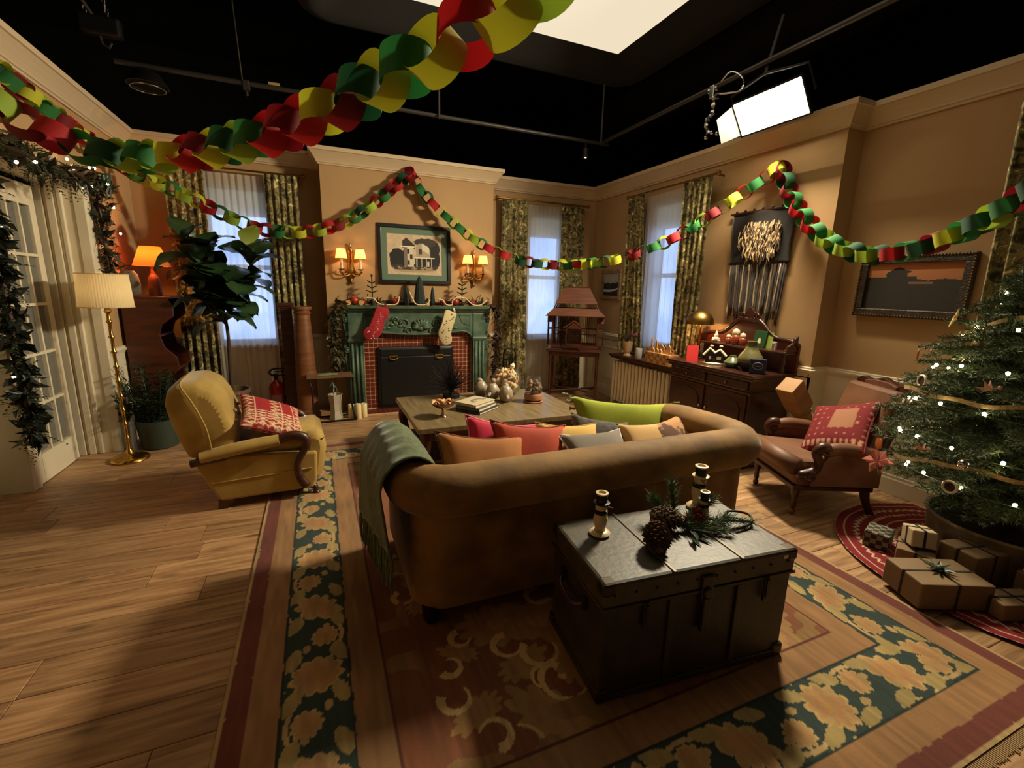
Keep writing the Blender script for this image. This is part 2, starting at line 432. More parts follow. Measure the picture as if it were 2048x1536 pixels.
def window(n, W, ax):
    a, b, z0, z1 = W; fr = MB(); t = .05; d0, d1 = .04, .13
    fr.box(a, b, d0, d1, z0, z0 + t).box(a, b, d0, d1, z1 - t, z1).box(a, a + t, d0, d1, z0 + t, z1 - t).box(b - t, b, d0, d1, z0 + t, z1 - t)
    fr.box(a - .05, b + .05, -.05, .04, z0 - .03, z0)
    zm = (z0 + z1) / 2
    ms = MB().box(a + t, b - t, .05, .11, zm - .025, zm + .025)
    g1 = MB().box(a + t, b - t, .078, .082, z0 + t, zm - .025); g2 = MB().box(a + t, b - t, .078, .082, zm + .025, z1 - t)
    sh = MB().cyl((a + .03, .02, z1 - .04), (b - .03, .02, z1 - .04), .022, n=10).box(a + .03, b - .03, .018, .021, z1 - .34, z1 - .04)
    def T(m):
        if ax == 'y': m.v = [(v[0], YB + v[1], v[2]) for v in m.v]
        else: m.v = [(XR + v[1], v[0], v[2]) for v in m.v]
        return m
    o = struct('window_%d' % n, T(fr), M['sash'], bevel=.004)
    obj('meeting_rail', T(ms), M['sash'], o); obj('pane', T(g1), M['glass'], o); obj('pane', T(g2), M['glass'], o); obj('roller_shade', T(sh), M['shade'], o)
    L_, R_ = (.5, .5) if n < 3 else (.45, 1.3)
    e = MB().box(a - L_, b + R_, .75, .76, z0 - .5, z1 + .25)
    s = struct('window_%d_daylight' % n, T(e), M['day'])
    D_ = .225
    hd = MB().box(a - L_, b + R_, D_, .77, z1 + .25, z1 + .27).box(a - L_, b + R_, D_, .77, z0 - .52, z0 - .5).box(a - L_ - .02, a - L_, D_, .77, z0 - .5, z1 + .25).box(b + R_, b + R_ + .02, D_, .77, z0 - .5, z1 + .25).box(a - L_, b + R_, .77, .78, z0 - .5, z1 + .25)
    struct('window_%d_light_box' % n, T(hd), M['black'])  # added black hood, out of view, keeps the backdrop's light off the ceiling
    return o
window(1, W1, 'y'); window(2, W2, 'y'); window(3, W3, 'x')

# ---------------------------------------------------------------- curtains
def drapemat():
    m = mat('floral_drape', rgb(70, 62, 34), .85, bump=.15, bscale=180)
    N = m.node_tree.nodes; L = m.node_tree.links; p = N['Principled BSDF']
    tc = N.new('ShaderNodeTexCoord'); nz = N.new('ShaderNodeTexNoise'); nz.inputs['Scale'].default_value = 15; nz.inputs['Detail'].default_value = 6; nz.inputs['Distortion'].default_value = 1.2
    L.new(tc.outputs['Object'], nz.inputs[0]); cr = N.new('ShaderNodeValToRGB'); cr.color_ramp.interpolation = 'EASE'; e = cr.color_ramp.elements
    e[0].position = .34; e[0].color = rgb(48, 42, 26); e[1].position = .66; e[1].color = rgb(214, 196, 142)
    for pos, c in ((.44, rgb(84, 76, 44)), (.51, rgb(140, 126, 76)), (.57, rgb(112, 100, 58))): x = e.new(pos); x.color = c
    L.new(nz.outputs[0], cr.inputs[0]); L.new(cr.outputs[0], p.inputs['Base Color'])
    return m
M['drape'] = drapemat()
def sheermat():
    m = bpy.data.materials.new('white_sheer'); m.use_nodes = True; N = m.node_tree.nodes; L = m.node_tree.links; N.remove(N['Principled BSDF'])
    d = N.new('ShaderNodeBsdfDiffuse'); d.inputs[0].default_value = rgb(225, 218, 205)
    t = N.new('ShaderNodeBsdfTranslucent'); t.inputs[0].default_value = rgb(232, 230, 228)
    tr = N.new('ShaderNodeBsdfTransparent')
    a = N.new('ShaderNodeMixShader'); a.inputs[0].default_value = .5; b = N.new('ShaderNodeMixShader'); b.inputs[0].default_value = .30
    L.new(d.outputs[0], a.inputs[1]); L.new(t.outputs[0], a.inputs[2]); L.new(a.outputs[0], b.inputs[1]); L.new(tr.outputs[0], b.inputs[2]); L.new(b.outputs[0], N['Material Output'].inputs[0])
    return m
M['sheer'] = sheermat()
def cloth(mb, a0, a1, b0, b1, z0, z1, amp, nf, off, ax, seed, nu=0):
    """hanging pleated cloth: a0..a1 at the top, b0..b1 at the bottom"""
    rr = random.Random(seed); ph = [rr.uniform(0, 6.28) for _ in range(4)]
    nu = nu or nf * 10
    def fn(u, v):
        zz = z1 + (z0 - z1) * v
        w = u + .015 * math.sin(5 * u * PI + ph[0]) * (.3 + v)
        x = (a0 + (a1 - a0) * w) * (1 - v) + (b0 + (b1 - b0) * w) * v
        am = amp * (.55 + .45 * v) * (.75 + .25 * math.sin(3 * PI * u + ph[1]))
        d = am * math.sin(2 * PI * nf * u + ph[2] + .8 * math.sin(2.2 * v + ph[3])) + .3 * am * math.sin(4 * PI * nf * u + ph[0])
        if ax == 'y': return (x, YB - off + d, zz)
        return (XR - off + d, x, zz)
    return mb.grid(fn, nu, 26)
def drape(label, a0, a1, b0, b1, z0, z1, ax, seed, nf=5, group='floral window drapes'):
    o = obj('drape', cloth(MB(), a0, a1, b0, b1, z0, z1, .030, nf, .13, ax, seed), M['drape'], smooth=True, fix=False)
    return tag(o, label, 'curtain', group)
def sheer(label, a0, a1, z0, z1, ax, seed):
    o = obj('sheer_curtain', cloth(MB(), a0, a1, a0, a1, z0, z1, .016, 9, .06, ax, seed, 110), M['sheer'], smooth=True, fix=False)
    return tag(o, label, 'curtain', 'white sheer curtains')
def rod(label, a, b, z, ax, n=9):
    P = (lambda s, d: (s, YB - d, z)) if ax == 'y' else (lambda s, d: (XR - d, s, z))
    t = thing('curtain_rod', label, 'curtain rod', P((a + b) / 2, .13), 0, 'curtain rods'); c = t.location
    def loc(m): m.v = [(v[0] - c[0], v[1] - c[1], v[2] - c[2]) for v in m.v]; return m
    obj('bar', loc(MB().cyl(P(a, .13), P(b, .13), .011, n=10)), M['brassold'], t, smooth=40)
    for s in (a, b):
        obj('finial', loc(MB().ball(P(s, .13), .026)), M['brassold'], t, smooth=True)
        obj('bracket', loc(MB().cyl(P(s + (.05 if s == a else -.05), .13), P(s + (.05 if s == a else -.05), .0), .009, n=8)), M['brassold'], t)
drape('olive floral drape left of the window behind the fiddle leaf fig', -1.40, -1.04, -1.42, -1.06, .03, 2.735, 'y', 1, 5)
drape('olive floral drape between the fig window and the fireplace', -.47, -.13, -.44, -.10, .03, 2.735, 'y', 2, 5)
drape('olive floral drape right of the fireplace, beside the fire tools', 2.40, 2.80, 2.38, 2.84, .03, 2.735, 'y', 3, 5)
drape('olive floral drape behind the wooden birdcage near the room corner', 3.32, 3.70, 3.34, 3.78, .03, 2.735, 'y', 4, 5)
drape('olive floral drape between the small lake picture and the radiator window', 4.93, 5.22, 4.78, 5.24, .76, 2.735, 'x', 5, 5)
drape('olive floral drape between the radiator window and the woven wall hanging', 3.84, 4.24, 3.88, 4.24, .76, 2.735, 'x', 6, 5)
drape('olive floral drape at the right edge of the picture behind the tree top', 1.02, 1.56, 1.02, 1.55, .95, 2.70, 'x', 8, 6)
sheer('sheer white curtain in the window behind the fiddle leaf fig', -1.06, -.43, .03, 2.71, 'y', 11)
sheer('sheer white curtain in the window behind the birdcage', 2.78, 3.38, .03, 2.71, 'y', 12)
sheer('sheer white curtain in the window above the radiator', 4.20, 4.96, .76, 2.71, 'x', 13)
rod('aged brass rod over the window behind the fiddle leaf fig', -1.46, -.06, 2.745, 'y')
rod('aged brass rod over the window behind the birdcage', 2.32, 3.76, 2.745, 'y')
rod('aged brass rod over the window above the radiator', 3.78, 5.27, 2.745, 'x')

# ---------------------------------------------------------------- doorway with French door
M['pane'] = mat_glass('door_glass', (.60, .58, .50, 1), .06, .55)
struct('trim_30', MB().box(XL - .30, XL + .004, 5.045, 5.062, 0, 2.30).box(XL - .30, XL + .004, 3.05, 5.06, 2.285, 2.302), M['cream'])
cas = MB()
for (a, b, e) in ((-.30, -.245, .03), (-.245, -.225, .018), (-.225, -.175, .034), (-.175, -.155, .02), (-.155, -.125, .03)):
    cas.box(XL + a, XL + b, 5.045 - e, 5.05, 0, 2.29)
struct('trim_31', cas, M['cream'], bevel=.006)
struct('trim_32', MB().box(XL - .06, XL + .012, 5.035, 5.075, 0, 2.30).box(XL - .002, XL + .014, 5.06, 5.15, 0, 2.36).box(XL - .002, XL + .014, 2.96, 5.15, 2.28, 2.37).box(XL - .002, XL + .014, 2.95, 3.05, 0, 2.36), M['cream'], bevel=.004)
def leaf(n, y0, y1, parent=None):
    o = struct('door_%d' % n, MB().box(-2.045, -2.0, y0, y0 + .075, 0.008, 2.24).box(-2.045, -2.0, y1 - .08, y1, .008, 2.24), M['cream'], bevel=.004)
    obj('rail', MB().box(-2.045, -2.0, y0 + .075, y1 - .08, .008, .225), M['cream'], o)
    obj('rail', MB().box(-2.045, -2.0, y0 + .075, y1 - .08, 2.085, 2.24), M['cream'], o)
    ya, yb, za, zb = y0 + .075, y1 - .08, .225, 2.085
    for i in (1, 2): obj('muntin', MB().box(-2.04, -1.998, ya + (yb - ya) * i / 3 - .011, ya + (yb - ya) * i / 3 + .011, za, zb), M['cream'], o)
    for j in range(1, 5): obj('muntin', MB().box(-2.041, -1.997, ya, yb, za + (zb - za) * j / 5 - .011, za + (zb - za) * j / 5 + .011), M['cream'], o)
    for i in range(3):
        for j in range(5):
            obj('pane', MB().box(-2.024, -2.02, ya + (yb - ya) * i / 3 + .011, ya + (yb - ya) * (i + 1) / 3 - .011, za + (zb - za) * j / 5 + .011, za + (zb - za) * (j + 1) / 5 - .011), M['pane'], o)
    return o
leaf(1, 4.33, 4.955)
struct('door_2_post', MB().box(-2.29, -1.99, 4.215, 4.328, 0, 2.285).box(-2.42, -2.37, 3.5, 4.20, 0, 2.2), M['cream'], bevel=.004)
struct('wall_hall', MB().box(-3.3, -3.25, 2.4, 6.2, 0, 3.0).box(-3.25, -2.05, 2.4, 2.45, 0, 3.0), mat('hall_paint', rgb(96, 92, 86), .9))
# ---------------------------------------------------------------- studio lights and rigging
M['key'] = mat('lit_diffuser', (0, 0, 0, 1), .9, emit=(1.0, .87, .62, 1), es=KEY)
M['over'] = mat('softbox_diffuser', (0.1, .1, .1, 1), .9, emit=(1.0, .86, .62, 1), es=OVER)
def studio_light():
    t = thing('studio_light', 'lit rectangular studio lamp with barn door hung above the right wall', 'studio light', (3.7, 3.085, 3.16))
    a = Vector((.15, 0, -.225)).normalized(); n = Vector((-.83, 0, -.555)).normalized(); y = Vector((0, 1, 0))
    c0 = Vector((-.075, 0, -.07))      # middle of the lit face
    def rect(h, w, d, dy=0, da=0): return [c0 + a * (sa * h + da) + y * (sy * w + dy) + n * d for sa, sy in ((-1, -1), (1, -1), (1, 1), (-1, 1))]
    q = rect(.135, .315, 0)
    obj('diffuser', MB().add(q, [(0, 1, 2, 3)]), M['key'], t, fix=False, label='glowing white front of the studio lamp')
    b = MB().hexa(rect(.15, .33, -.006), rect(.11, .28, -.11)); obj('housing', b, M['iron'], t, bevel=.01)
    fr = MB()
    for da in (-1, 1): fr.hexa(rect(.008, .335, -.004, 0, da * .145), rect(.008, .335, .012, 0, da * .145))
    for dy in (-1, 1): fr.hexa(rect(.15, .008, -.004, dy * .325), rect(.15, .008, .012, dy * .325))
    obj('rim', fr, M['iron'], t)
    e = [c0 + a * s * .13 + y * .33 + n * .01 for s in (-1, 1)]
    f = [e[0] + y * .07 + n * .14 + a * .03, e[1] + y * .09 + n * .15 - a * .02]
    off = y * .004
    obj('barn_door', MB().hexa([e[0], e[1], f[1], f[0]], [p + off for p in (e[0], e[1], f[1], f[0])]), mat('barn_door_cream', rgb(27, 25, 20), .9), t, label='barn door flap')
    yk = MB().tube([c0 + y * -.36 + n * -.05, c0 + y * -.36 - a * .2 + n * -.05, c0 - a * .26 + n * -.05, c0 + y * .36 - a * .2 + n * -.05, c0 + y * .36 + n * -.05], .012, 8)
    obj('yoke', yk, M['iron'], t)
    obj('hanger_pipe', MB().cyl(c0 - a * .25 + n * -.05, (-.05, 0, .62), .018), M['iron'], t)
    return t
studio_light()
def cable_clamp():
    t = thing('grid_clamp', 'bright metal clamp and looped cable hanging left of the studio lamp', 'clamp', (3.52, 3.62, 3.40)); t.scale = (1.35, 1.35, 1.35)
    obj('clamp', MB().box(-.03, .03, -.02, .02, -.06, .02).cyl((0, -.03, 0), (0, .05, 0), .02), M['chrome'], t, bevel=.004)
    obj('safety_cable', MB().tube(spline([(0, 0, .0), (-.02, -.14, .05), (-.01, -.24, -.02), (0, -.22, -.08), (.0, -.1, -.06), (0, 0, -.03)], 30), .006, 6), M['chrome'], t)
    obj('stud', MB().tube(spline([(0, 0, -.05), (.01, .01, -.14), (-.02, .03, -.2), (.0, .02, -.27)], 16), [.012 + .006 * (i % 3 == 0) for i in range(16)], 7), M['chrome'], t)
    for i in range(3): obj('knob', MB().ball((.01, .05 - .05 * i, -.29 + .02 * (i % 2)), .014), M['chrome'], t, smooth=True)
cable_clamp()
def pipe(label, p0, p1, r=.022):
    c = (Vector(p0) + Vector(p1)) / 2
    o = obj('grid_pipe', MB().cyl(Vector(p0) - c, Vector(p1) - c, r, n=12), M['pipe'], smooth=40, loc=c)
    return tag(o, label, 'pipe', 'lighting grid pipes')
pipe('long steel grid pipe running parallel to the fireplace wall', (-1.5, 5.46, 3.4), (3.6, 5.46, 3.4))
pipe('steel grid pipe running above the right wall', (3.52, 5.46, 3.42), (3.52, 1.0, 3.42))
pipe('vertical hanger pipe above the framed house photograph', (1.36, 5.42, 3.36), (1.36, 5.42, 5.6), .014)
pipe('vertical hanger pipe near the corner of the pipe grid', (3.43, 5.36, 3.38), (3.43, 5.36, 5.6), .014)
pipe('thin dark grid pipe in the upper left darkness', (-1.52, 5.2, 3.6), (-2.0, 3.0, 4.7), .014)
pipe('thin vertical pipe above the left part of the grid', (-.53, 5.46, 3.36), (-.62, 5.46, 5.6), .008)
obj_ = tag(obj('pipe_tag', MB().box(-.05, .05, -.012, .012, -.012, .012), mat('tape_tag', rgb(150, 128, 70), .7), loc=(-.26, 5.45, 3.43)), 'yellow tape tag on the long grid pipe', 'tape')
tag(obj('pipe_clamp', MB().box(-.03, .03, -.03, .03, -.05, .03).cyl((0, 0, -.06), (0, 0, -.1), .012), M['pipe'], loc=(-.5, 5.46, 3.39), bevel=.006), 'small clamp under the long grid pipe on the left', 'clamp')
def spot():
    t = thing('track_spotlight', 'small black spotlight hanging from the grid above the corner', 'spotlight', (3.27, 5.46, 3.38))
    obj('arm', MB().cyl((0, 0, 0), (0, 0, -.07), .012), M['iron'], t)
    obj('can', MB().lathe([(.02, .0), (.045, -.01), (.05, -.12), (.046, -.12), (.04, -.04), (.0, -.04)], 16, (0, 0, -.06)), M['iron'], t, smooth=40)
    obj('bulb', MB().ball((0, -.01, -.165), .017, 10, 6), mat('spot_bulb', rgb(230, 220, 160), .4, emit=(1, .86, .5, 1), es=2.5), t)
spot()
def hoist():
    t = thing('chain_hoist', 'pair of hoist chains with a hook in the dark upper left', 'hoist', (-1.55, 5.2, 3.62))
    for s in (0, 1):
        p0 = Vector((-.02 + s * .14, 0, 0)); p1 = p0 + Vector((-.2, 0, 1.4))
        m = MB()
        for i in range(34):
            c = p0.lerp(p1, i / 34); d = Vector((1, 0, 0)) if i % 2 else Vector((0, 1, 0))
            m.tube([c + d * (.011 * math.cos(k * PI / 3)) + Vector((0, 0, .027 * math.sin(k * PI / 3))) for k in range(6)], .004, 4, closed=True)
        obj('chain', m, M['pipe'], t)
    obj('block', MB().box(-.08, .2, -.05, .05, -.14, .0), M['iron'], t, bevel=.02)
    obj('hook', MB().tube([(.05, 0, -.14), (.06, 0, -.2), (.1, 0, -.22), (.12, 0, -.18)], .01, 6), M['pipe'], t)
hoist()
def ringlamp():
    t = thing('hanging_lamp', 'dark round unlit lamp hanging from the grid at upper left', 'lamp', (-1.28, 5.46, 3.36))
    obj('shade', MB().lathe([(.02, .02), (.1, -.02), (.16, -.12), (.15, -.12), (.09, -.03), (.0, .0)], 24), M['iron'], t, smooth=40)
    obj('cage', MB().tube([(.13 * math.cos(k * PI / 12), .13 * math.sin(k * PI / 12), -.14) for k in range(24)], .005, 5, closed=True), M['chrome'], t)
    obj('stem', MB().cyl((0, 0, 0), (0, 0, .06), .014), M['iron'], t)
ringlamp()
def softbox():
    t = thing('overhead_softbox', 'huge overhead softbox with glowing cream panel and black fabric skirt', 'softbox', (2.0, 4.0, 4.2))
    x0, x1, y0, y1 = -1.5, 1.34, -2.5, .975
    obj('diffuser', MB().add([(x0, y0, 0), (x0, y1, 0), (x1, y1, 0), (x1, y0, 0)], [(0, 1, 2, 3)]), M['over'], t, fix=False, label='glowing cream fabric panel')
    # flared skirt: inner edge at the panel, lower rounded outer edge, rising outside
    def ringp(d, z, rad):
        a0, a1, b0, b1 = x0 - d, x1 + d, y0 - d, y1 + d; P = []
        for cx, cy, s in ((a1 - rad, b1 - rad, 0), (a0 + rad, b1 - rad, 1), (a0 + rad, b0 + rad, 2), (a1 - rad, b0 + rad, 3)):
            for k in range(5):
                an = PI / 2 * (s + k / 4); P.append((cx + rad * math.cos(an), cy + rad * math.sin(an), z))
        return P
    rings = [ringp(.0, .01, .02), ringp(.30, -.13, .12), ringp(.38, -.16, .2), ringp(.50, -.12, .3), ringp(.56, 0, .34), ringp(.56, .5, .34), ringp(.3, .9, .3)]
    m = MB(); n = len(rings[0]); vs = [p for r in rings for p in r]
    fs = [(i * n + j, i * n + (j + 1) % n, (i + 1) * n + (j + 1) % n, (i + 1) * n + j) for i in range(len(rings) - 1) for j in range(n)]
    m.add(vs, fs)
    obj('skirt', m, M['blacksoft'], t, smooth=50)
    for (a, b) in ((-1, -3.2), (1, -3.2), (-1, .8), (1, .8)): obj('suspension_cable', MB().cyl((a, b, .02), (a, b, 1.4), .006, n=6), M['iron'], t)
softbox()
def beam(label, p0, p1, w, h):
    c = (Vector(p0) + Vector(p1)) / 2; d = Vector(p1) - Vector(p0); L = d.length
    o = obj('ceiling_beam', MB().box(-L / 2, L / 2, -w / 2, w / 2, -h / 2, h / 2), M['blacksoft'], loc=c); o.rotation_euler = (0, 0, math.atan2(d.y, d.x)); return tag(o, label, 'beam')
beam('dark fabric covered duct along the right side of the studio ceiling', (4.9, -1, 4.35), (4.9, 8, 4.35), .7, .35)
# ---------------------------------------------------------------- rug
RX0, RX1, RY0, RY1 = -.41, 2.70, .535, 4.60
def palm(x, y, cx, cy, rx, ry, ang, lobes, depth, seed=0, point=0.0):
    dx, dy = x - cx, y - cy; c, s = math.cos(ang), math.sin(ang)
    a = (dx * c + dy * s) / rx; b = (-dx * s + dy * c) / ry
    rr = np.hypot(a, b); th = np.arctan2(b, a)
    edge = 1 - depth + depth * np.abs(np.cos(th * lobes / 2 + seed)) + point * np.maximum(0, np.cos(th)) ** 6
    return rr / edge
def rugfn(u, v):
    x = RX0 + u * (RX1 - RX0); y = RY0 + v * (RY1 - RY0)
    wob = (vnoise(x * 30, y * 30, 3) - .5) * .004
    d = np.minimum(np.minimum(x - RX0, RX1 - x), np.minimum(y - RY0, RY1 - y)) + wob
    out = np.zeros((len(x), 3)); tan = np.array((150, 110, 70)); green = np.array((42, 58, 52)); red = np.array((106, 52, 40)); cream = np.array((200, 166, 112)); field = np.array((118, 66, 42)); gold = np.array((164, 124, 72)); rose = np.array((152, 110, 72))
    out[:] = field * np.array((1.02, 1.08, 1.0))
    # field ornaments
    rr = random.Random(5)
    for i in range(26):
        cx, cy = rr.uniform(.35, 2.0), rr.uniform(1.1, 4.0); ang = rr.uniform(0, 6.28); R0 = rr.uniform(.10, .19)
        p = palm(x, y, cx, cy, R0 * 1.15, R0 * .8, ang, rr.choice((9, 11, 13)), .28, i, .25)
        out[p < 1] = gold * .9; out[p < .62] = rose; out[p < .3] = gold
        # curls
        ccx, ccy = cx + R0 * 1.5 * math.cos(ang), cy + R0 * 1.5 * math.sin(ang)
        q = np.hypot(x - ccx, y - ccy); th = np.mod(np.arctan2(y - ccy, x - ccx) - ang, 2 * PI)
        out[(np.abs(q - .10) < .010 * (1.6 - th / 4)) & (th < 4.2)] = cream * .92
    for (cx, cy, ang, R0) in ((.72, 1.20, 2.2, .15), (.47, 1.33, 3.6, .09), (.70, 1.47, .4, .10), (.92, 1.42, 1.2, .12), (.48, 1.62, 2.6, .07), (.95, 1.72, .2, .10), (.38, 2.0, 1., .08)):
        p = palm(x, y, cx, cy, R0 * 1.2, R0 * .75, ang, 11, .32, cx, .3); out[p < 1] = gold * .95; out[p < .55] = rose
        for sg in (-1, 1):
            ccx, ccy = cx + R0 * 1.2 * math.cos(ang + sg * 1.3), cy + R0 * 1.2 * math.sin(ang + sg * 1.3); q = np.hypot(x - ccx, y - ccy); th = np.mod(np.arctan2(y - ccy, x - ccx) - ang - sg, 2 * PI)
            out[(np.abs(q - R0 * .62) < .011 * (1.7 - th / 3.4)) & (th < 4.4)] = cream
    fx = (d < .72) & (d >= .58) & (vnoise(x * 9, y * 9, 8) > .62); out[fx] = gold * .8
    # tan bands
    out[d < .58] = tan * .93
    out[(d < .585) & (d > .574)] = red * .8
    # green border
    g = (d < .45) & (d >= .195); out[g] = green
    horiz = np.minimum(y - RY0, RY1 - y) < np.minimum(x - RX0, RX1 - x)
    s = np.where(horiz, x, y); t = (d - .3225) / .1275
    vine = np.abs(t - .80 * np.sin(2 * PI * s / .86)) < .07
    out[g & vine] = cream * .9
    SPC = .215
    k = np.round(s / SPC); odd = (k % 2) == 0; ph = k % 4
    a = s - k * SPC; b = t * .1275
    tilt = np.where(odd, np.where(ph == 0, .25, -.75), 0)
    a2 = a * np.cos(tilt) - b * np.sin(tilt); b2 = a * np.sin(tilt) + b * np.cos(tilt)
    leafy = odd & (ph == 2)
    rx = np.where(leafy, .082, np.where(odd, .105, .066)); ry = np.where(odd, .112, .062); bs = np.where(odd, 0, .034 * np.where(ph == 1, 1, -1))
    th = np.arctan2(b2 - bs, a2); rad = np.hypot(a2 / rx, (b2 - bs) / ry)
    edge = .76 + .24 * np.abs(np.cos(th * np.where(leafy, 4.5, 5.5) + k)) * np.where(leafy, 1.15, .8) + .25 * leafy * np.maximum(0, np.sin(th)) ** 8
    m = rad / edge
    # looping vine that circles the big flowers
    loop = odd & (np.abs(np.hypot(a / .135, b / .128) - 1) < .05) & (np.cos(np.arctan2(b, a) * 1 + ph) > -.4)
    out[g & loop] = np.array((186, 160, 104))
    nn = vnoise(s * 70, t * 16, 9)
    out[g & (m < 1)] = np.array((180, 148, 94)); out[g & (m < .84)] = np.array((170, 130, 84)); out[g & (m < .5) & odd] = rose * 1.1; out[g & (m < .26)] = gold
    k2 = np.floor(s / SPC); a = s - (k2 + .5) * SPC
    for sg in (-1, 1):
        bb = b - sg * .088; mm = np.hypot((a + bb * sg * .7) / (.046 + .012 * nn), bb / (.028 + .01 * nn)); out[g & (mm < 1)] = np.array((158, 136, 84))
        mm = np.hypot((a - .05 * sg) / .024, (b + sg * .04) / .016); out[g & (mm < 1)] = np.array((170, 140, 90))
    out[(d < .204) & (d > .195)] = green * .7; out[(d < .45) & (d > .441)] = green * .7
    out[d < .195] = tan
    out[(d < .088) & (d > .016)] = red
    out[d <= .016] = cream * .85
    worn = vnoise(x * 5, y * 5, 1) * .5 + vnoise(x * 60, y * 9, 2) * .5
    return out * (.80 + .36 * worn)[:, None]
M['rug'] = mat_attr('woven_rug', .95, bump=.25, bscale=260, sheen=.15)
rg = colgrid('area_rug', RX1 - RX0, RY1 - RY0, 540, 700, rugfn, M['rug'], plane='xy')
obj('backing', MB().box((RX0 - RX1) / 2, (RX1 - RX0) / 2, (RY0 - RY1) / 2, (RY1 - RY0) / 2, -.0095, -.0006), mat('rug_edge', rgb(110, 60, 42), .95), rg)
rg.location = ((RX0 + RX1) / 2, (RY0 + RY1) / 2, .0105)
tag(rg, 'large floral rug with dark green border under the sofa and trunk', 'rug')
fr = MB()
random.seed(3)
for i in range(300):
    x = RX0 + (RX1 - RX0) * (i + .5) / 300; fr.box(x - .003, x + .003, RY0 - .035 - random.uniform(0, .012), RY0, .002, .006)
fr.v = [(v[0] - rg.location.x, v[1] - rg.location.y, v[2] - .0105) for v in fr.v]
obj('fringe', fr, mat('rug_fringe', rgb(170, 140, 100), .95), rg, kind='stuff')
RZ = .012

# ---------------------------------------------------------------- sofa
M['velvet'] = mat('gold_velvet', rgb(102, 70, 20), .8, var=rgb(144, 104, 42), scale=5, sheen=.18, bump=.12, bscale=30, detail=6)
def sofa():
    t = thing('sofa', 'large old gold velvet sofa with rolled back and arms', 'sofa', (1.345, 2.2, RZ))
    x0, x1, y0, y1 = -1.015, 1.015, -.40, .42
    def rr(d, r):
        P = []; a0, a1, b0 = x0 + d, x1 - d, y0 + d; r = max(r - d, .02)
        P += [(a0, y1)]
        for k in range(7): an = PI + PI / 2 * k / 6; P.append((a0 + r + r * math.cos(an), b0 + r + r * math.sin(an)))
        for k in range(7): an = 1.5 * PI + PI / 2 * k / 6; P.append((a1 - r + r * math.cos(an), b0 + r + r * math.sin(an)))
        return P + [(a1, y1)]
    o_, i_ = rr(0, .17), rr(.15, .17)
    m = MB(); n = len(o_)
    ring = lambda P, z: [(p[0], p[1], z) for p in P]
    vs = ring(o_, .085) + ring(o_, .56) + ring(i_, .60) + ring(i_, .085); fs = []
    for L in range(3):
        for j in range(n - 1): fs.append((L * n + j, L * n + j + 1, (L + 1) * n + j + 1, (L + 1) * n + j))
    for j in range(n - 1): fs.append((3 * n + j, 3 * n + j + 1, j + 1, j))
    fs += [(0, n, 2 * n, 3 * n), (n - 1, 2 * n - 1, 3 * n - 1, 4 * n - 1)]
    m.add(vs, fs); obj('frame_upholstery', m, M['velvet'], t, smooth=50)
    c_ = rr(.02, .19); pts = []
    for i, (x, y) in enumerate(c_): pts.append((x, y, .655))
    pts[0] = (pts[0][0], y1 + .05, .605); pts[-1] = (pts[-1][0], y1 + .05, .605)
    sp = spline([pts[0], (x0 + .02, y1 - .14, .635), (x0 + .02, 0, .65)] + [(x0 + .02, -.12, .655)] + pts[1:8] + [(x0 + (x1 - x0) * q_, y0 + .02, .655) for q_ in (.18, .26, .38, .5, .62, .74, .82)] + pts[8:-1] + [(x1 - .02, -.12, .655), (x1 - .02, 0, .65), (x1 - .02, y1 - .14, .635), pts[-1]], 110)
    rad = [.115 * min(1, .80 + .2 * min(i, 109 - i) / 8) for i in range(110)]
    obj('rolled_top', MB().tube(sp, rad, 18, flat=(1.0, 1.06)), M['velvet'], t, smooth=60)
    for s in (-1, 1): obj('arm_disc', MB().lathe([(.095, 0), (.09, .012), (.04, .018), (.0, .02)], 18), M['velvet'], t, loc=(s * .995, y1 + .048, .605), rot=(-PI / 2, 0, 0), smooth=40)
    obj('welt', MB().tube([(p[0] * 1.003, p[1] - .002, .555) for p in o_], .007, 6), M['velvet'], t, smooth=True)
    obj('seat_deck', MB().box(x0 + .15, x1 - .15, y0 + .15, y1 + .02, .085, .30), M['velvet'], t)
    for i in range(3):
        a = x0 + .16 + i * .57
        obj('seat_cushion', pillowmesh(.565, .66, .15, .09), M['velvet'], t, loc=(a + .285, .10, .375), rot=(0, 0, 0))
    for (x, y) in ((x0 + .08, y0 + .06), (x1 - .08, y0 + .06), (x0 + .08, y1 - .06), (x1 - .08, y1 - .06)):
        obj('foot', MB().lathe([(.03, 0), (.042, .03), (.045, .09)], 12, (x, y, 0)), M['iron'], t)
    return t
def pillowmesh(w, h, t, pinch=.12, n=15, seed=None, name='pillow'):
    """soft cushion lying flat in xy: w x h x t; pinched corners"""
    rr = random.Random(seed or 1); ph = rr.uniform(0, 6)
    m = MB()
    def side(sg):
        def fn(u, v):
            a, b = 2 * u - 1, 2 * v - 1
            ea = (1 - abs(a) ** 2.6); eb = (1 - abs(b) ** 2.6)
            z = sg * t / 2 * (max(ea, 0) * max(eb, 0)) ** .45
            x = a * w / 2 * (1 - pinch * (1 - b * b) * abs(a) ** 2); y = b * h / 2 * (1 - pinch * (1 - a * a) * abs(b) ** 2)
            if seed: z += .012 * math.sin(7 * x + ph) * math.cos(6 * y + ph) * max(ea * eb, 0)
            return (x, y, z)
        return fn
    m.grid(side(1), n, n); m.grid(side(-1), n, n)
    me = m.mesh(name, True)
    bm = bmesh.new(); bm.from_mesh(me); bmesh.ops.remove_doubles(bm, verts=bm.verts, dist=1e-4); bmesh.ops.recalc_face_normals(bm, faces=bm.faces); bm.to_mesh(me); bm.free()
    me.polygons.foreach_set('use_smooth', [True] * len(me.polygons))
    return me
sofa()
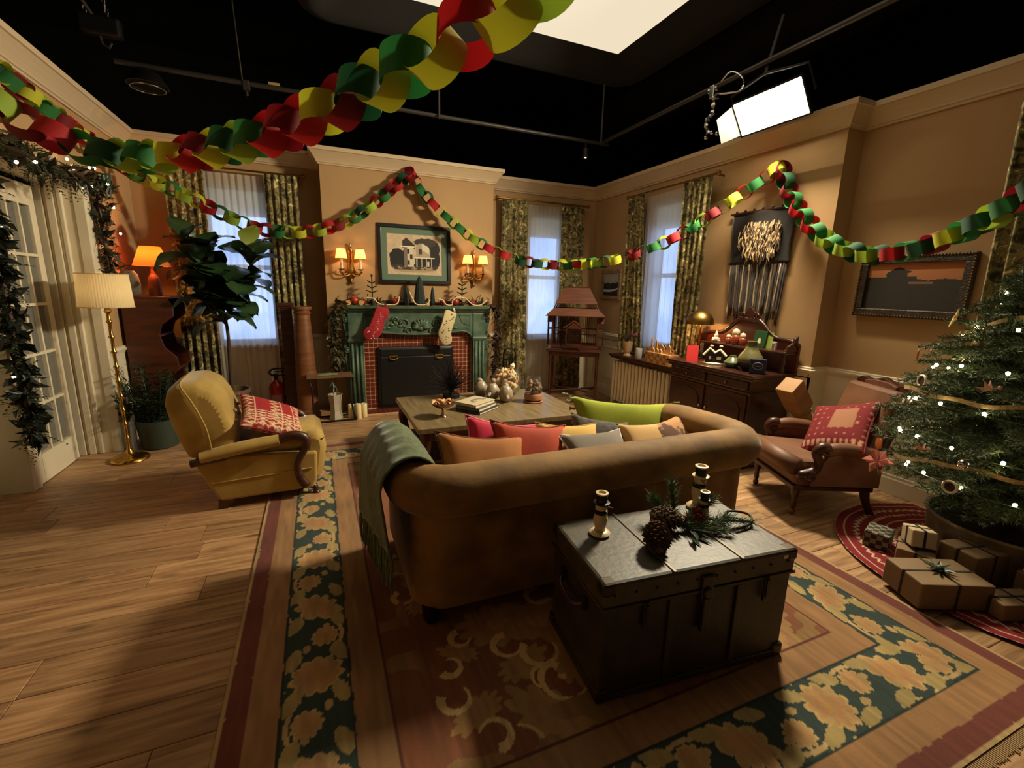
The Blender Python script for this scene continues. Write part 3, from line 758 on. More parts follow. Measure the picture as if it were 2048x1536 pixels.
def pipingpath(w, h, pinch):
    P = []
    for k in range(40):
        s = k / 10
        a, b = ((-1 + 2 * s, -1) if s < 1 else (1, -1 + 2 * (s - 1)) if s < 2 else (1 - 2 * (s - 2), 1) if s < 3 else (-1, 1 - 2 * (s - 3)))
        P.append((a * w / 2 * (1 - pinch * (1 - b * b) * abs(a) ** 2), b * h / 2 * (1 - pinch * (1 - a * a) * abs(b) ** 2), 0))
    return P
def pillow(name, label, m, w, h, t, loc, rot, pinch=.17, seed=2, pipe=None, cat='cushion', group='cushions on the sofa', tassel=None):
    th = thing(name, label, cat, loc, 0, group, rot)
    obj('cushion_body', pillowmesh(w, h, t, pinch, 17, seed), m, th)
    if pipe: obj('piping', MB().tube(pipingpath(w * 1.004, h * 1.004, pinch), .006, 6, closed=True), pipe, th, smooth=True)
    if tassel:
        for sx in (-1, 1):
            for k in range(9):
                y = -h / 2 + h * k / 8
                obj('tassel', MB().lathe([(.004, .0), (.012, -.012), (.008, -.02), (.015, -.045)], 7), tassel, th, loc=(sx * w / 2 * (1 - pinch * (1 - (2 * y / h) ** 2)), y, 0), rot=(0, -sx * PI / 2, 0))
    return th
F = lambda n, c, c2=None, **k: mat(n, c, .85, var=c2, bump=.1, bscale=250, sheen=.3, **k)
bx = R(62)
pillow('cushion', 'mustard brown cushion with a dark seam leaning nearest the green throw', F('tan_velvet', rgb(168, 104, 40), rgb(150, 88, 30)), .56, .44, .18, (.80, 2.24, .555), (R(56), R(9), R(2)), pipe=F('tan_piping', rgb(92, 54, 22)))
pillow('cushion', 'magenta pink cushion with pale piping behind the rust cushion', F('magenta', rgb(190, 24, 62)), .50, .42, .16, (1.00, 2.48, .555), (R(58), R(12), R(-4)), pipe=F('pink_piping', rgb(225, 120, 140)))
pillow('cushion', 'rust orange cushion with a button placket edge on the sofa', F('rust', rgb(176, 60, 20), rgb(160, 50, 16)), .50, .42, .17, (1.13, 2.34, .565), (R(56), R(8), R(-5)), pipe=F('rust_piping', rgb(120, 36, 14)))
pillow('cushion', 'pale yellow silk cushion with crosswise seams beside the rust cushion', F('pale_yellow', rgb(198, 158, 74)), .44, .40, .15, (1.43, 2.36, .55), (R(50), R(4), R(-6)), pipe=F('yellow_piping', rgb(170, 130, 60)))
pillow('cushion', 'lime green long cushion with tasselled ends facing the coffee table', F('lime', rgb(150, 160, 20), rgb(136, 146, 14)), .78, .42, .19, (1.985, 2.62, .585), (R(60), R(3), R(-24)), pinch=.20, tassel=F('tassel', rgb(120, 116, 70)))
pillow('cushion', 'dark grey patterned cushion between the yellow and lime cushions', F('grey_check', rgb(52, 46, 44), rgb(86, 76, 66), scale=30), .40, .38, .15, (1.66, 2.42, .56), (R(50), R(8), R(-25)))
pillow('cushion', 'grey cushion with a white edge lying low behind the sofa back', F('grey_linen', rgb(110, 100, 88)), .44, .42, .13, (1.52, 2.16, .57), (R(30), R(0), R(-4)), pipe=F('white_piping', rgb(210, 200, 185)))
pillow('cushion', 'brown and tan patchwork cushion in the right sofa corner', F('patchwork', rgb(84, 46, 22), rgb(180, 130, 80), scale=9, lo=.5, hi=.56), .46, .40, .18, (2.17, 2.24, .565), (R(40), R(-6), R(12)))
pillow('cushion', 'cream seamed cushion peeking out beside the patchwork cushion', F('cream_seam', rgb(200, 160, 100)), .40, .36, .13, (1.95, 2.24, .565), (R(45), R(0), R(-8)))
# ---- green throw over the left arm
def throw():
    t = thing('throw_blanket', 'sage green woven throw with long fringe draped over the left sofa arm', 'blanket', (.35, 2.3, .67))
    m = F('sage_knit', rgb(76, 88, 58), rgb(96, 106, 74), scale=40)
    prof = [(.20, -.20), (.155, -.08), (.12, .03), (.07, .105), (0, .14), (-.075, .118), (-.135, .05), (-.155, -.03), (-.165, -.12), (-.172, -.22), (-.178, -.32)]
    ps = spline([(a, 0, b) for a, b in prof], 40)
    def fn(u, v):
        p = ps[int(round(v * 39))]; y = -.40 + .70 * u
        y += .03 * v * math.sin(5 * u + 1) + (-.06 + .05 * u) * v
        f = .007 * math.sin(30 * u + 4 * v) + .010 * max(0, v - .5) * math.sin(22 * u)
        dz = -.07 * max(0, v - .45) * 2 * (u - .3) - .055 * max(0, (u - .55))
        return (p.x + (f if p.z > 0 else -abs(f)) - .004 + .075 * (1 - u) * max(0, v - .6) * 2.5, y, p.z + f + dz)
    o = obj('cloth', MB().grid(fn, 48, 40), m, t, smooth=True, fix=False)
    s = o.modifiers.new('thick', 'SOLIDIFY'); s.thickness = .009; s.offset = 1
    random.seed(9)
    for i in range(46):
        u = (i + .5) / 46; p = Vector(fn(u, 1)); L = random.uniform(.15, .21)
        q = [p + Vector((random.uniform(-.006, .004), random.uniform(-.008, .008), -L * k / 4)) for k in range(5)]; q[0] = p
        obj('fringe_strand', MB().tube(q, [.006, .0055, .006, .0055, .004], 5), m, t, smooth=True)
throw()

# ---------------------------------------------------------------- trunk
def trunk():
    t = thing('steamer_trunk', 'old dark steamer trunk with metal bands standing behind the sofa', 'trunk', (0, 0, RZ))
    ang = R(-5.3); t.location = (.885 + .45 * math.cos(ang) - .235 * math.sin(ang), 1.19 + .45 * math.sin(ang) + .235 * math.cos(ang), RZ); t.rotation_euler = (0, 0, ang)
    lt = mat('trunk_leather', rgb(40, 32, 20), .5, var=rgb(62, 50, 34), scale=9, bump=.15, bscale=40)
    top = mat('trunk_top', rgb(58, 50, 35), .48, var=rgb(78, 68, 50), scale=14, bump=.12, bscale=45, detail=8)
    W, D, H = .45, .235, .508
    obj('body', MB().box(-W + .008, W - .008, -D + .008, D - .008, 0.01, H - .11), lt, t, bevel=.008)
    obj('lid', MB().box(-W, W, -D, D, H - .105, H), top, t, bevel=.014)
    for x in (-.15, .17):
        obj('metal_band', MB().box(x - .008, x + .008, -D - .003, D + .003, H - .003, H + .004), mat('band_metal%d' % (x > 0), rgb(84, 76, 62), .45, .6), t, bevel=.003)
        obj('front_slat', MB().box(x - .014, x + .014, -D - .004, -D + .004, 0.02, H - .11), lt, t, bevel=.003)
    obj('lid_lip', MB().box(-W - .004, W + .004, -D - .004, D + .004, H - .112, H - .098), lt, t, bevel=.003)
    obj('base_rim', MB().box(-W, W, -D, D, 0, .03), lt, t, bevel=.004)
    cm = mat('corner_metal', rgb(60, 50, 38), .4, .6)
    for sx in (-1, 1):
        for sy in (-1, 1):
            for z in (0.0, H - .055): obj('corner_cap', MB().box(sx * W - .05 * (sx > 0) - .004, sx * W + .05 * (sx < 0) + .004, sy * D - .05 * (sy > 0) - .004, sy * D + .05 * (sy < 0) + .004, z - .003 * (z == 0) + .003, z + .057), cm, t, bevel=.012)
    lk = obj('lock_hasp', MB().box(-.028, .028, -D - .012, -D, .36, .47).box(-.018, .018, -D - .02, -D, .23, .38).cyl((0, -D - .022, .40), (0, -D, .40), .022, n=14), cm, t, bevel=.004)
    for x in (-.27, .30):
        l = obj('latch', MB().box(x - .012, x + .012, -D - .012, -D, .30, .41), cm, t, bevel=.004); obj('latch_tongue', MB().box(x - .007, x + .007, -D - .018, -D - .01, .32, .40), cm, l)
    h = obj('side_handle', MB().tube(spline([(-W - .002, -.10, .34), (-W - .03, -.07, .32), (-W - .034, 0, .31), (-W - .03, .07, .32), (-W - .002, .10, .34)], 18), .011, 7), M['darkwood'], t, smooth=True)
    for y in (-.10, .10): obj('handle_loop', MB().box(-W - .016, -W, y - .016, y + .016, .32, .365), cm, h)
    for k in range(10):
        obj('rivet', MB().ball((-W + .045 + k * .09, -D - .001, H - .05), .006, 8, 5), cm, t, smooth=True)
    rp = obj('white_sticker', MB().box(W - .07, W - .045, -D - .0015, -D, H - .035, H - .02), M['white'], t)
trunk()

# ---------------------------------------------------------------- coffee table
def coffee_table():
    t = thing('coffee_table', 'low rectangular wooden coffee table with curved dark legs', 'table', (1.445, 3.98, RZ))
    tw = mat('grey_oak', rgb(104, 88, 60), .32, var=rgb(128, 108, 76), scale=4, stretch=(9, 1, 1), bump=.05)
    W, D, H = .775, .56, .438
    obj('tabletop', MB().box(-W, W, -D, D, H - .045, H), tw, t, bevel=.006)
    obj('apron', MB().box(-W + .07, W - .07, -D + .06, -D + .085, H - .13, H - .045).box(-W + .07, W - .07, D - .085, D - .06, H - .13, H - .045)
        .box(-W + .06, -W + .085, -D + .06, D - .06, H - .13, H - .045).box(W - .085, W - .06, -D + .06, D - .06, H - .13, H - .045), M['darkwood'], t, bevel=.004)
    for sx in (-1, 1):
        for sy in (-1, 1):
            x, y = sx * (W - .09), sy * (D - .085); q = Vector((sx, sy, 0)) * .7
            pts = [Vector((x, y, H - .05)), Vector((x, y, H - .12)) + q * .02, Vector((x, y, .22)) + q * .035, Vector((x, y, .12)) - q * .005, Vector((x, y, .05)) + q * .02, Vector((x, y, .0)) + q * .05]
            obj('leg', MB().tube(spline(pts, 16), [.05, .052, .056, .058, .056, .052, .046, .04, .034, .03, .028, .028, .03, .034, .04, .042], 10), M['darkwood'], t, smooth=50)
    obj('lower_shelf', MB().box(-W + .12, W - .12, -D + .1, D - .1, .10, .125), M['darkwood'], t, bevel=.003)
coffee_table()

# ---------------------------------------------------------------- yellow armchair, faces +x
def yellow_armchair():
    t = thing('armchair', 'mustard yellow velvet armchair with dark wooden scroll arms by the rug edge', 'armchair', (-.45, 3.77, 0), R(3))
    v = mat('yellow_velvet', rgb(150, 118, 46), .75, var=rgb(178, 146, 70), scale=4, sheen=.6, bump=.08, bscale=25)
    wd = M['darkwood']
    # side / body: quadrilateral profile in xz, extruded across y
    prof = [(-.26, .06), (.33, .06), (.36, .12), (.37, .34), (-.36, .39), (-.39, .37), (-.335, .22)]
    obj('body', MB().prism(prof, 'y', -.31, .31), v, t, bevel=.02)
    obj('seat_cushion', pillowmesh(.62, .56, .19, .03, 17, 4), v, t, loc=(.12, 0, .40), rot=(0, R(-5), 0))
    obj('front_roll', MB().prism([(.28, .10), (.37, .09), (.405, .14), (.425, .26), (.44, .36), (.43, .44), (.38, .475), (.28, .48)], 'y', -.285, .285), v, t, smooth=60, bevel=.045)
    # reclined back: lens-shaped slab
    P = [(-.41, .37), (-.16, .37), (-.12, .46), (-.135, .60), (-.18, .75), (-.235, .85), (-.32, .90), (-.43, .895), (-.495, .85), (-.515, .76), (-.48, .59), (-.44, .45)]
    def back(u, w):
        i = u * len(P); a = int(i) % len(P); f = i - int(i); p = Vector(P[a]).lerp(Vector(P[(a + 1) % len(P)]), f)
        c = Vector((-.32, .64)); s = 1 - .16 * abs(2 * w - 1) ** 7
        q = c + (p - c) * s; b = 0
        return (q.x + b, (w - .5) * .66, q.y)
    m = MB().grid(back, 36, 15, closeu=True)
    n = 36; m.f += [tuple(range(n)), tuple(reversed(range(14 * n, 15 * n)))]
    obj('backrest', m, v, t, smooth=60, sub=1)
    obj('back_seam', MB().tube(spline([(-.27, -.335, .40), (-.29, -.337, .6), (-.35, -.335, .78), (-.40, -.31, .87), (-.41, -.25, .90), (-.41, 0, .905), (-.41, .25, .90)], 40), .006, 6), v, t, smooth=True)
    for k in range(5): obj('button', MB().ball((-.128 - .012 * (k % 2), -.2 + .1 * k, .60 + .05 * (k % 2)), .013, 10, 6), v, t, smooth=True)
    for s in (-1, 1):
        y = s * .325
        a = obj('arm_pad', MB().tube(spline([(-.34, y, .40), (-.2, y, .425), (0, y, .452), (.13, y, .465)], 12), [.05, .052, .054, .056, .056, .056, .056, .056, .055, .054, .052, .05], 12, flat=(.75, 1.05)), v, t, smooth=60)
        obj('arm_wood', MB().tube(spline([(.12, y, .465), (.20, y, .487), (.275, y, .475), (.305, y, .42), (.27, y, .34), (.235, y, .26), (.245, y, .17), (.285, y, .09)], 30), [.028 + .006 * math.sin(k / 4) for k in range(30)], 10, flat=(1, .9)), wd, t, smooth=True)
        obj('arm_rail', MB().tube([(-.40, y * .98, .36), (-.30, y, .375), (-.2, y, .385)], .026, 8), wd, t, smooth=True)
        obj('side_seam', MB().tube([(-.3, s * .313, .20), (.33, s * .313, .22)], .005, 5), v, t)
        obj('foot', MB().tube(spline([(.30, s * .26, .08), (.345, s * .28, .055), (.345, s * .285, .02), (.36, s * .29, 0)], 8), [.03, .03, .026, .022, .02, .02, .024, .026], 8), wd, t, smooth=True)
        obj('foot', MB().hexa([(-.28, s * .27 - .03, 0), (-.22, s * .27 - .03, 0), (-.22, s * .27 + .03, 0), (-.28, s * .27 + .03, 0)], [(-.27, s * .27 - .035, .07), (-.20, s * .27 - .035, .07), (-.20, s * .27 + .035, .07), (-.27, s * .27 + .035, .07)]), wd, t)
    return t
yellow_armchair()
def zigfn(u, v):
    c = np.zeros((len(u), 3)); c[:] = (150, 26, 30)
    band = np.floor(v * 5); f = v * 5 - band
    zz = np.abs(np.mod(u * 9, 1) - .5) * 2
    cr = (206, 178, 140)
    c[(np.mod(band, 2) == 0) & (np.abs(f - .2 - .6 * zz) < .13)] = cr
    c[(f < .07)] = cr
    dots = (np.mod(band, 2) == 1) & (np.hypot(np.mod(u * 14, 1) - .5, (f - .5) * 1.2) < .24); c[dots & (u < .45)] = cr
    c[(u < .42) & (np.abs(np.mod(u * 16 + .8 * np.abs(np.mod(v * 10, 1) - .5), 1) - .5) < .16)] = cr
    return c * (.85 + .3 * vnoise(u * 60, v * 60, 2))[:, None]
def patterned_cushion(name, label, fn, w, h, t, loc, rot, matname, pipe, cat='cushion'):
    th = thing(name, label, cat, loc, 0, None, rot)
    me = pillowmesh(w, h, t, .10, 61, 3)
    co_ = np.array([v.co[:] for v in me.vertices]); u = co_[:, 0] / w + .5; vv = co_[:, 1] / h + .5
    c = np.clip(fn(u, vv), 0, 255) / 255; c = np.where(c <= 0.04045, c / 12.92, ((c + 0.055) / 1.055) ** 2.4)
    at = me.color_attributes.new('Col', 'FLOAT_COLOR', 'POINT'); at.data.foreach_set('color', np.concatenate([c, np.ones((len(c), 1))], 1).astype(np.float32).ravel())
    obj('cushion_body', me, mat_attr(matname, .9, bump=.1), th)
    obj('piping', MB().tube(pipingpath(w * 1.004, h * 1.004, .10), .006, 6, closed=True), pipe, th, smooth=True)
    return th
patterned_cushion('cushion', 'red cushion with white zigzag weave lying on the yellow armchair', zigfn, .50, .44, .13, (-.36, 3.70, .57), spin(R(-20), R(62), R(30)), 'red_zigzag', F('darkred', rgb(110, 20, 22)))

# ---------------------------------------------------------------- brown armchair at right, faces local +x
def brown_armchair():
    ang = math.atan2(.235, -.53)
    t = thing('armchair', 'reddish brown victorian armchair with carved arms and castors near the tree', 'armchair', (3.42, 2.12, 0), ang)
    lt = mat('tan_leather', rgb(104, 66, 42), .55, var=rgb(122, 80, 54), scale=5, bump=.08, bscale=40)
    wd = M['darkwood']
    W = .30
    obj('seat', MB().hexa([(-.24, -.27, .22), (.30, -W, .22), (.30, W, .22), (-.24, .27, .22)], [(-.24, -.27, .40), (.31, -W, .43), (.31, W, .43), (-.24, .27, .40)]), lt, t, bevel=.04)
    obj('seat_front_roll', MB().tube([(.30, -W + .02, .37), (.325, 0, .38), (.30, W - .02, .37)], .065, 12), lt, t, smooth=True)
    obj('seat_rail', MB().box(-.25, .31, -W + .005, W - .005, .20, .235), wd, t, bevel=.008)
    def bk(s): return [(-.20 - s, -.25, .40), (-.14 - s, -.25, .42), (-.30 - s, -.24, .93), (-.36 - s, -.24, .92)]
    obj('backrest', MB().hexa([(-.27, -.25, .38), (-.16, -.25, .40), (-.16, .25, .40), (-.27, .25, .38)], [(-.42, -.235, .90), (-.33, -.235, .92), (-.33, .235, .92), (-.42, .235, .90)]), lt, t, bevel=.03)
    cr = [(-.26, .86), (-.25, .93), (-.20, .955), (-.12, .94), (0, .975), (.12, .94), (.20, .955), (.25, .93), (.26, .86), (.2, .885), (0, .90), (-.2, .885)]
    obj('crest_rail', MB().prism(cr, 'x', -.45, -.40), wd, t, bevel=.008)
    obj('crest_panel', MB().prism([(-.15, .87), (-.15, .93), (-.07, .95), (.07, .95), (.15, .93), (.15, .87)], 'x', -.41, -.385), lt, t, bevel=.006)
    for s in (-1, 1): obj('back_post', MB().tube([(-.24, s * .262, .22), (-.27, s * .262, .45), (-.43, s * .25, .93)], [.024, .024, .02], 8), wd, t, smooth=True)
    for s in (-1, 1):
        y = s * .315
        obj('arm_pad', MB().tube(spline([(-.26, y, .47), (-.1, y, .505), (.06, y, .52), (.14, y, .505)], 12), [.036, .04, .044, .046, .048, .048, .048, .048, .048, .046, .044, .04], 10), lt, t, smooth=True)
        obj('arm_side', MB().prism([(-.25, .25), (.22, .25), (.20, .36), (.13, .47), (0, .495), (-.25, .45)], 'y', y - .022, y + .022), lt, t, bevel=.008)
        obj('arm_scroll', MB().tube(spline([(.10, y, .505), (.17, y, .53), (.205, y, .49), (.18, y, .43), (.19, y, .37), (.25, y, .335), (.31, y, .33)], 24), [.03, .034, .038, .04, .04, .036, .032, .03, .03, .03, .03, .03, .03, .03, .03, .03, .03, .032, .034, .036, .036, .034, .03, .024], 10), wd, t, smooth=True)
        obj('rosette', MB().lathe([(.042, 0), (.042, .012), (.03, .02), (.02, .014), (.0, .02)], 16), wd, t, loc=(.24, s * .335, .33), rot=(-s * PI / 2, 0, 0), smooth=40)
        f = obj('front_leg', MB().lathe([(.014, .05), (.02, .07), (.016, .12), (.026, .16), (.03, .2), (.03, .22)], 12, (.27, s * .26, 0)), wd, t, smooth=50)
        obj('castor', MB().ball((.27, s * .26, .024), .024, 10, 8, sy=.6), M['brassold'], f, smooth=True)
        obj('rear_leg', MB().tube(spline([(-.22, s * .25, .22), (-.24, s * .25, .12), (-.30, s * .255, .0)], 8), [.032, .031, .03, .028, .026, .026, .026, .028], 8), wd, t, smooth=True)
    return t
brown_armchair()
def snowredfn(u, v):
    c = np.zeros((len(u), 3)); c[:] = (118, 18, 22)
    sq = (np.abs(u - .62) < .17) & (np.abs(v - .60) < .2); c[sq] = (158, 106, 78)
    k = vnoise(np.floor(u * 9) * 7.3, np.floor(v * 9) * 3.7, 4)
    dt = (np.hypot(np.mod(u * 9, 1) - .5, np.mod(v * 9, 1) - .5) < .26 * k) & ~sq; c[dt] = (168, 116, 100)
    c[(np.abs(v - .14) < .05) & (np.mod(u * 12, 1) < .5)] = (200, 150, 120)
    return c
patterned_cushion('cushion', 'red cushion with snow dots and a pale square on the brown armchair', snowredfn, .46, .46, .14, (3.48, 2.02, .60), spin(R(165), R(42), R(25)), 'red_snow', F('darkred2', rgb(120, 16, 20)))
# ---------------------------------------------------------------- fireplace
M['marble'] = mat('green_painted_stone', rgb(50, 72, 56), .45, var=rgb(86, 106, 84), scale=7, bump=.12, bscale=30, detail=8)
def fireplace():
    t = thing('fireplace', 'carved green fireplace surround with red tile and black insert', 'fireplace', (1.18, 5.92, 0))
    g = M['marble']; W = .94
    # shelf, moulded
    prof = [(.0, 1.215), (-.19, 1.215), (-.20, 1.235), (-.225, 1.245), (-.23, 1.265), (-.265, 1.275), (-.27, 1.31), (0, 1.31)]
    m = MB(); m.prism(prof, 'x', -W, W); obj('mantel_shelf', m, g, t, bevel=.004)
    # frieze with serpentine lower edge
    low = []
    for k in range(41):
        x = -.69 + 1.38 * k / 40; ax = abs(x)
        if ax > .52: z = .86 + .125 * math.sqrt(max(0, 1 - ((ax - .52) / .17) ** 2))
        else: z = .985 - .035 * (1 - (ax / .52) ** 2)
        low.append((x, z))
    poly = low + [(.69, 1.215), (-.69, 1.215)]
    obj('frieze', MB().prism(poly, 'y', -.185, -.10), g, t, bevel=.006)
    obj('arch_moulding', MB().tube([(x, -.188, z + .006) for x, z in low], .013, 8), g, t, smooth=True)
    for s in (-1, 1):
        obj('frieze_panel', MB().tube([(s * .50, -.187, 1.19), (s * .645, -.187, 1.19), (s * .645, -.187, 1.06), (s * .54, -.187, 1.10)], .007, 6, closed=True), g, t)
        # pilaster
        p = obj('pilaster', MB().box(s * .775 - .085, s * .775 + .085, -.20, -.02, .10, 1.215), g, t, bevel=.006)
        for k in range(3): obj('reed', MB().cyl((s * .775 - .05 + .05 * k, -.203, .13), (s * .775 - .05 + .05 * k, -.203, .86), .016, n=8), g, p, smooth=True)
        obj('collar', MB().box(s * .775 - .10, s * .775 + .10, -.225, -.02, .885, .91).box(s * .775 - .093, s * .775 + .093, -.215, -.02, .87, .925), g, p, bevel=.006)
        obj('plinth', MB().box(s * .775 - .105, s * .775 + .105, -.225, -.01, 0, .11), g, t, bevel=.008)
        # outer scroll bracket
        pr = [(0, .12), (.04, .12), (.055, .3), (.045, .5), (.075, .68), (.085, .82), (.055, .90), (.06, 1.0), (.085, 1.1), (.09, 1.215), (0, 1.215)]
        obj('outer_scroll', MB().prism([(s * (.845 + a * .9), z) for a, z in pr], 'y', -.175, -.02), g, t, bevel=.008)
        for (dx, z, r) in ((.055, 1.14, .035), (.045, .78, .04), (.03, .97, .022)):
            obj('scroll_boss', MB().lathe([(r, 0), (r, .02), (r * .7, .032), (r * .5, .022), (r * .2, .034), (0, .034)], 14), g, t, loc=(s * (.86 + dx * .5), -.17, z), rot=(PI / 2, 0, 0), smooth=50)
    # carved shell with leaves
    for k in range(9):
        an = PI * (k + .5) / 9; L = .115 if 1 < k < 7 else .095
        q = [Vector((0, -.19, 1.03)) + Vector((math.cos(an) * L * f * 1.15, -.028 * math.sin(PI * f * .9), math.sin(an) * L * f)) for f in (.1, .35, .65, .9, 1.0)]
        obj('shell_lobe', MB().tube(q, [.007, .014, .020, .019, .010], 8), g, t, smooth=True)
    obj('shell_base', MB().ball((0, -.195, 1.03), .032, 12, 8, sx=1.5, sy=.7), g, t, smooth=True)
    for s in (-1, 1):
        for (r0, cx, cz) in ((.062, .20, 1.09), (.045, .31, 1.13), (.05, .15, 1.00)):
            pts = [(s * (cx + r0 * (1 - k / 26) * math.cos(k * .42)), -.192, cz + r0 * (1 - k / 26) * math.sin(k * .42)) for k in range(22)]
            obj('scroll', MB().tube(pts, [.014 - .0004 * k for k in range(22)], 7), g, t, smooth=True)
        for k in range(5):
            c = Vector((s * (.25 + .05 * k), -.188, 1.06 + .03 * math.sin(k * 1.3)))
            obj('acanthus_leaf', MB().ball(c, .022, 8, 6, sx=1.6, sy=.5, sz=.8), g, t, smooth=True)
    # tiled slip: backing (grout) and tiles
    gm = mat('grout', rgb(206, 158, 120), .9); tm = mat('red_tile', rgb(96, 36, 20), .35, rnd=.28)
    obj('tile_backing', MB().box(-.69, .69, -.112, -.02, 0, 1.06), gm, t)
    tiles = MB(); ts = .0545
    for i in range(25):
        for j in range(19):
            x = -.69 + .012 + i * ts; z = .03 + j * ts
            if x + ts > .69 or (-.50 < x and x + ts < .43 and z < .76): continue
            tiles.chbox(x + .004, x + ts - .004, z + .004, z + ts - .004, 0, .008, .0015)
    tiles.v = [(a, -.110 - c, b) for a, b, c in tiles.v]
    obj('tile', tiles, tm, t, kind='stuff')
    # black insert
    blk = mat('black_enamel', rgb(16, 16, 15), .38)
    obj('insert_frame', MB().box(-.535, .435, -.150, -.105, .03, .80), blk, t, bevel=.03)
    obj('insert_door', MB().box(-.50, .40, -.158, -.14, .06, .675), blk, t, bevel=.012)
    obj('insert_hood', MB().box(-.50, .40, -.158, -.14, .69, .775), blk, t, bevel=.012)
    for x in (-.34, .24):
        h = obj('insert_handle', MB().tube(spline([(x - .05, -.16, .672), (x - .04, -.18, .655), (x, -.185, .645), (x + .04, -.18, .655), (x + .05, -.16, .672)], 14), .007, 7), M['brass'], t, smooth=True)
        obj('handle_plate', MB().box(x - .055, x + .055, -.166, -.156, .672, .69), M['brass'], h, bevel=.003)
    ht = MB(); n = 0
    hb = obj('hearth', MB().box(-.80, .80, -.34, -.02, 0, .012), gm, t)
    for i in range(29):
        for j in range(6):
            x = -.80 + i * .055; y = -.34 + j * .055
            if x + .055 <= .80: ht.chbox(x + .002, x + .053, y + .002, y + .053, .010, .016, .0015)
    obj('hearth_tile', ht, tm, t, kind='stuff')
fireplace()

# ---------------------------------------------------------------- framed pictures
def housefn(u, v):
    n = vnoise(u * 14, v * 11, 3) * .6 + vnoise(u * 40, v * 30, 4) * .4
    c = np.zeros((len(u), 3)); c[:] = (196, 172, 138); c *= (.9 + .2 * n)[:, None]
    vg = ((u - .5) / .46) ** 4 + ((v - .5) / .44) ** 4
    def put(mask, col): c[mask & (vg < 1 + .35 * (n - .5))] = col
    put((np.hypot((u - .22) / .24, (v - .40) / .30) + .4 * (n - .5)) < .85, (28, 22, 18))
    put((np.hypot((u - .85) / .22, (v - .52) / .40) + .4 * (n - .5)) < .85, (34, 26, 20))
    put((np.hypot((u - .7) / .25, (v - .82) / .14) + .5 * (n - .5)) < .8, (60, 48, 38))
    put((v < .24 + .1 * (n - .5)) & (v > .1), (58, 46, 36)); put(v <= .12, (170, 146, 112))
    roof1 = (u > .27) & (u < .50) & (v < .92 - 1.15 * np.abs(u - .345)) & (v > .66); put(roof1, (52, 42, 34))
    w1 = (u > .30) & (u < .475) & (v > .20) & (v < .70); put(w1, (206, 190, 160))
    put((u > .30) & (u < .36) & (v > .2) & (v < .7), (120, 104, 86))
    for (a, b) in ((.38, .58), (.38, .30), (.43, .45)): put((np.abs(u - a) < .022) & (np.abs(v - b) < .06), (44, 36, 30))
    put((np.abs(v - .70) < .012) & (u > .24) & (u < .49), (230, 216, 190))
    g = (u > .52) & (u < .78) & (v < .80 - .9 * np.abs(u - .60)) & (v > .44); put(g, (168, 150, 122))
    put((u > .63) & (u < .76) & (np.abs((v - .69) + .75 * (u - .66)) < .085), (212, 198, 172))
    put((np.abs(u - .60) < .03) & (v > .52) & (v < .66), (60, 50, 42))
    put((u > .49) & (u < .86) & (np.abs(v - .43) < .014), (220, 206, 180)); put((u > .50) & (u < .84) & (v > .22) & (v < .415), (30, 24, 20))
    for a in (.53, .62, .71, .80): put((np.abs(u - a) < .008) & (v > .2) & (v < .42), (190, 174, 146))
    put((np.abs(u - .74) < .02) & (np.abs(v - .28) < .06), (200, 190, 170))
    put((v < .21) & (v > .13) & (vnoise(u * 25, v * 25, 6) > .6), (150, 130, 104))
    return c
M['print'] = mat_attr('printed_paper', .75)
def framed(name, label, W, H, fw, fm, fn, nx, ny, loc, rot, mat_w=0, mm=None, depth=.03, beads=False):
    t = thing(name, label, 'picture', loc, 0, None, rot)       # faces local -y
    fr = MB()
    a, b = W / 2, H / 2
    obj('frame', fr.prism([(-a, -b), (a, -b), (a, -b + fw), (-a, -b + fw)], 'y', -depth, 0).prism([(-a, b - fw), (a, b - fw), (a, b), (-a, b)], 'y', -depth, 0)
        .prism([(-a, -b + fw), (-a + fw, -b + fw), (-a + fw, b - fw), (-a, b - fw)], 'y', -depth, 0).prism([(a - fw, -b + fw), (a, -b + fw), (a, b - fw), (a - fw, b - fw)], 'y', -depth, 0), fm, t, bevel=.006)
    a -= fw; b -= fw
    obj('backing', MB().box(-a, a, -.008, -.002, -b, b), M['iron'], t)
    if mat_w:
        mt = MB().box(-a, a, -.014, -.009, -b, -b + mat_w).box(-a, a, -.014, -.009, b - mat_w, b).box(-a, -a + mat_w, -.014, -.009, -b + mat_w, b - mat_w).box(a - mat_w, a, -.014, -.009, -b + mat_w, b - mat_w)
        obj('mount', mt, mm, t); a -= mat_w; b -= mat_w
    p = colgrid('print', 2 * a, 2 * b, nx, ny, fn, M['print'], t); p.location = (0, -.0105, 0)
    if beads:
        m1 = MB(); A, B = W / 2 - .012, H / 2 - .012
        for (x0, z0, x1, z1) in ((-A, -B, A, -B), (-A, B, A, B), (-A, -B, -A, B), (A, -B, A, B)):
            L = math.hypot(x1 - x0, z1 - z0); k = int(L / .019)
            for i in range(k + 1): m1.ball((x0 + (x1 - x0) * i / k, -depth - .001, z0 + (z1 - z0) * i / k), .0085, 6, 4)
        obj('bead_moulding', m1, mat('dull_gold', rgb(92, 70, 40), .45, .7), t, kind='stuff')
        i1 = W / 2 - fw + .004; i2 = H / 2 - fw + .004
        obj('inner_lip', MB().tube([(-i1, -depth * .8, -i2), (i1, -depth * .8, -i2), (i1, -depth * .8, i2), (-i1, -depth * .8, i2)], .006, 4, closed=True), mat('lip_gold', rgb(110, 92, 64), .4, .6), t)
    return t
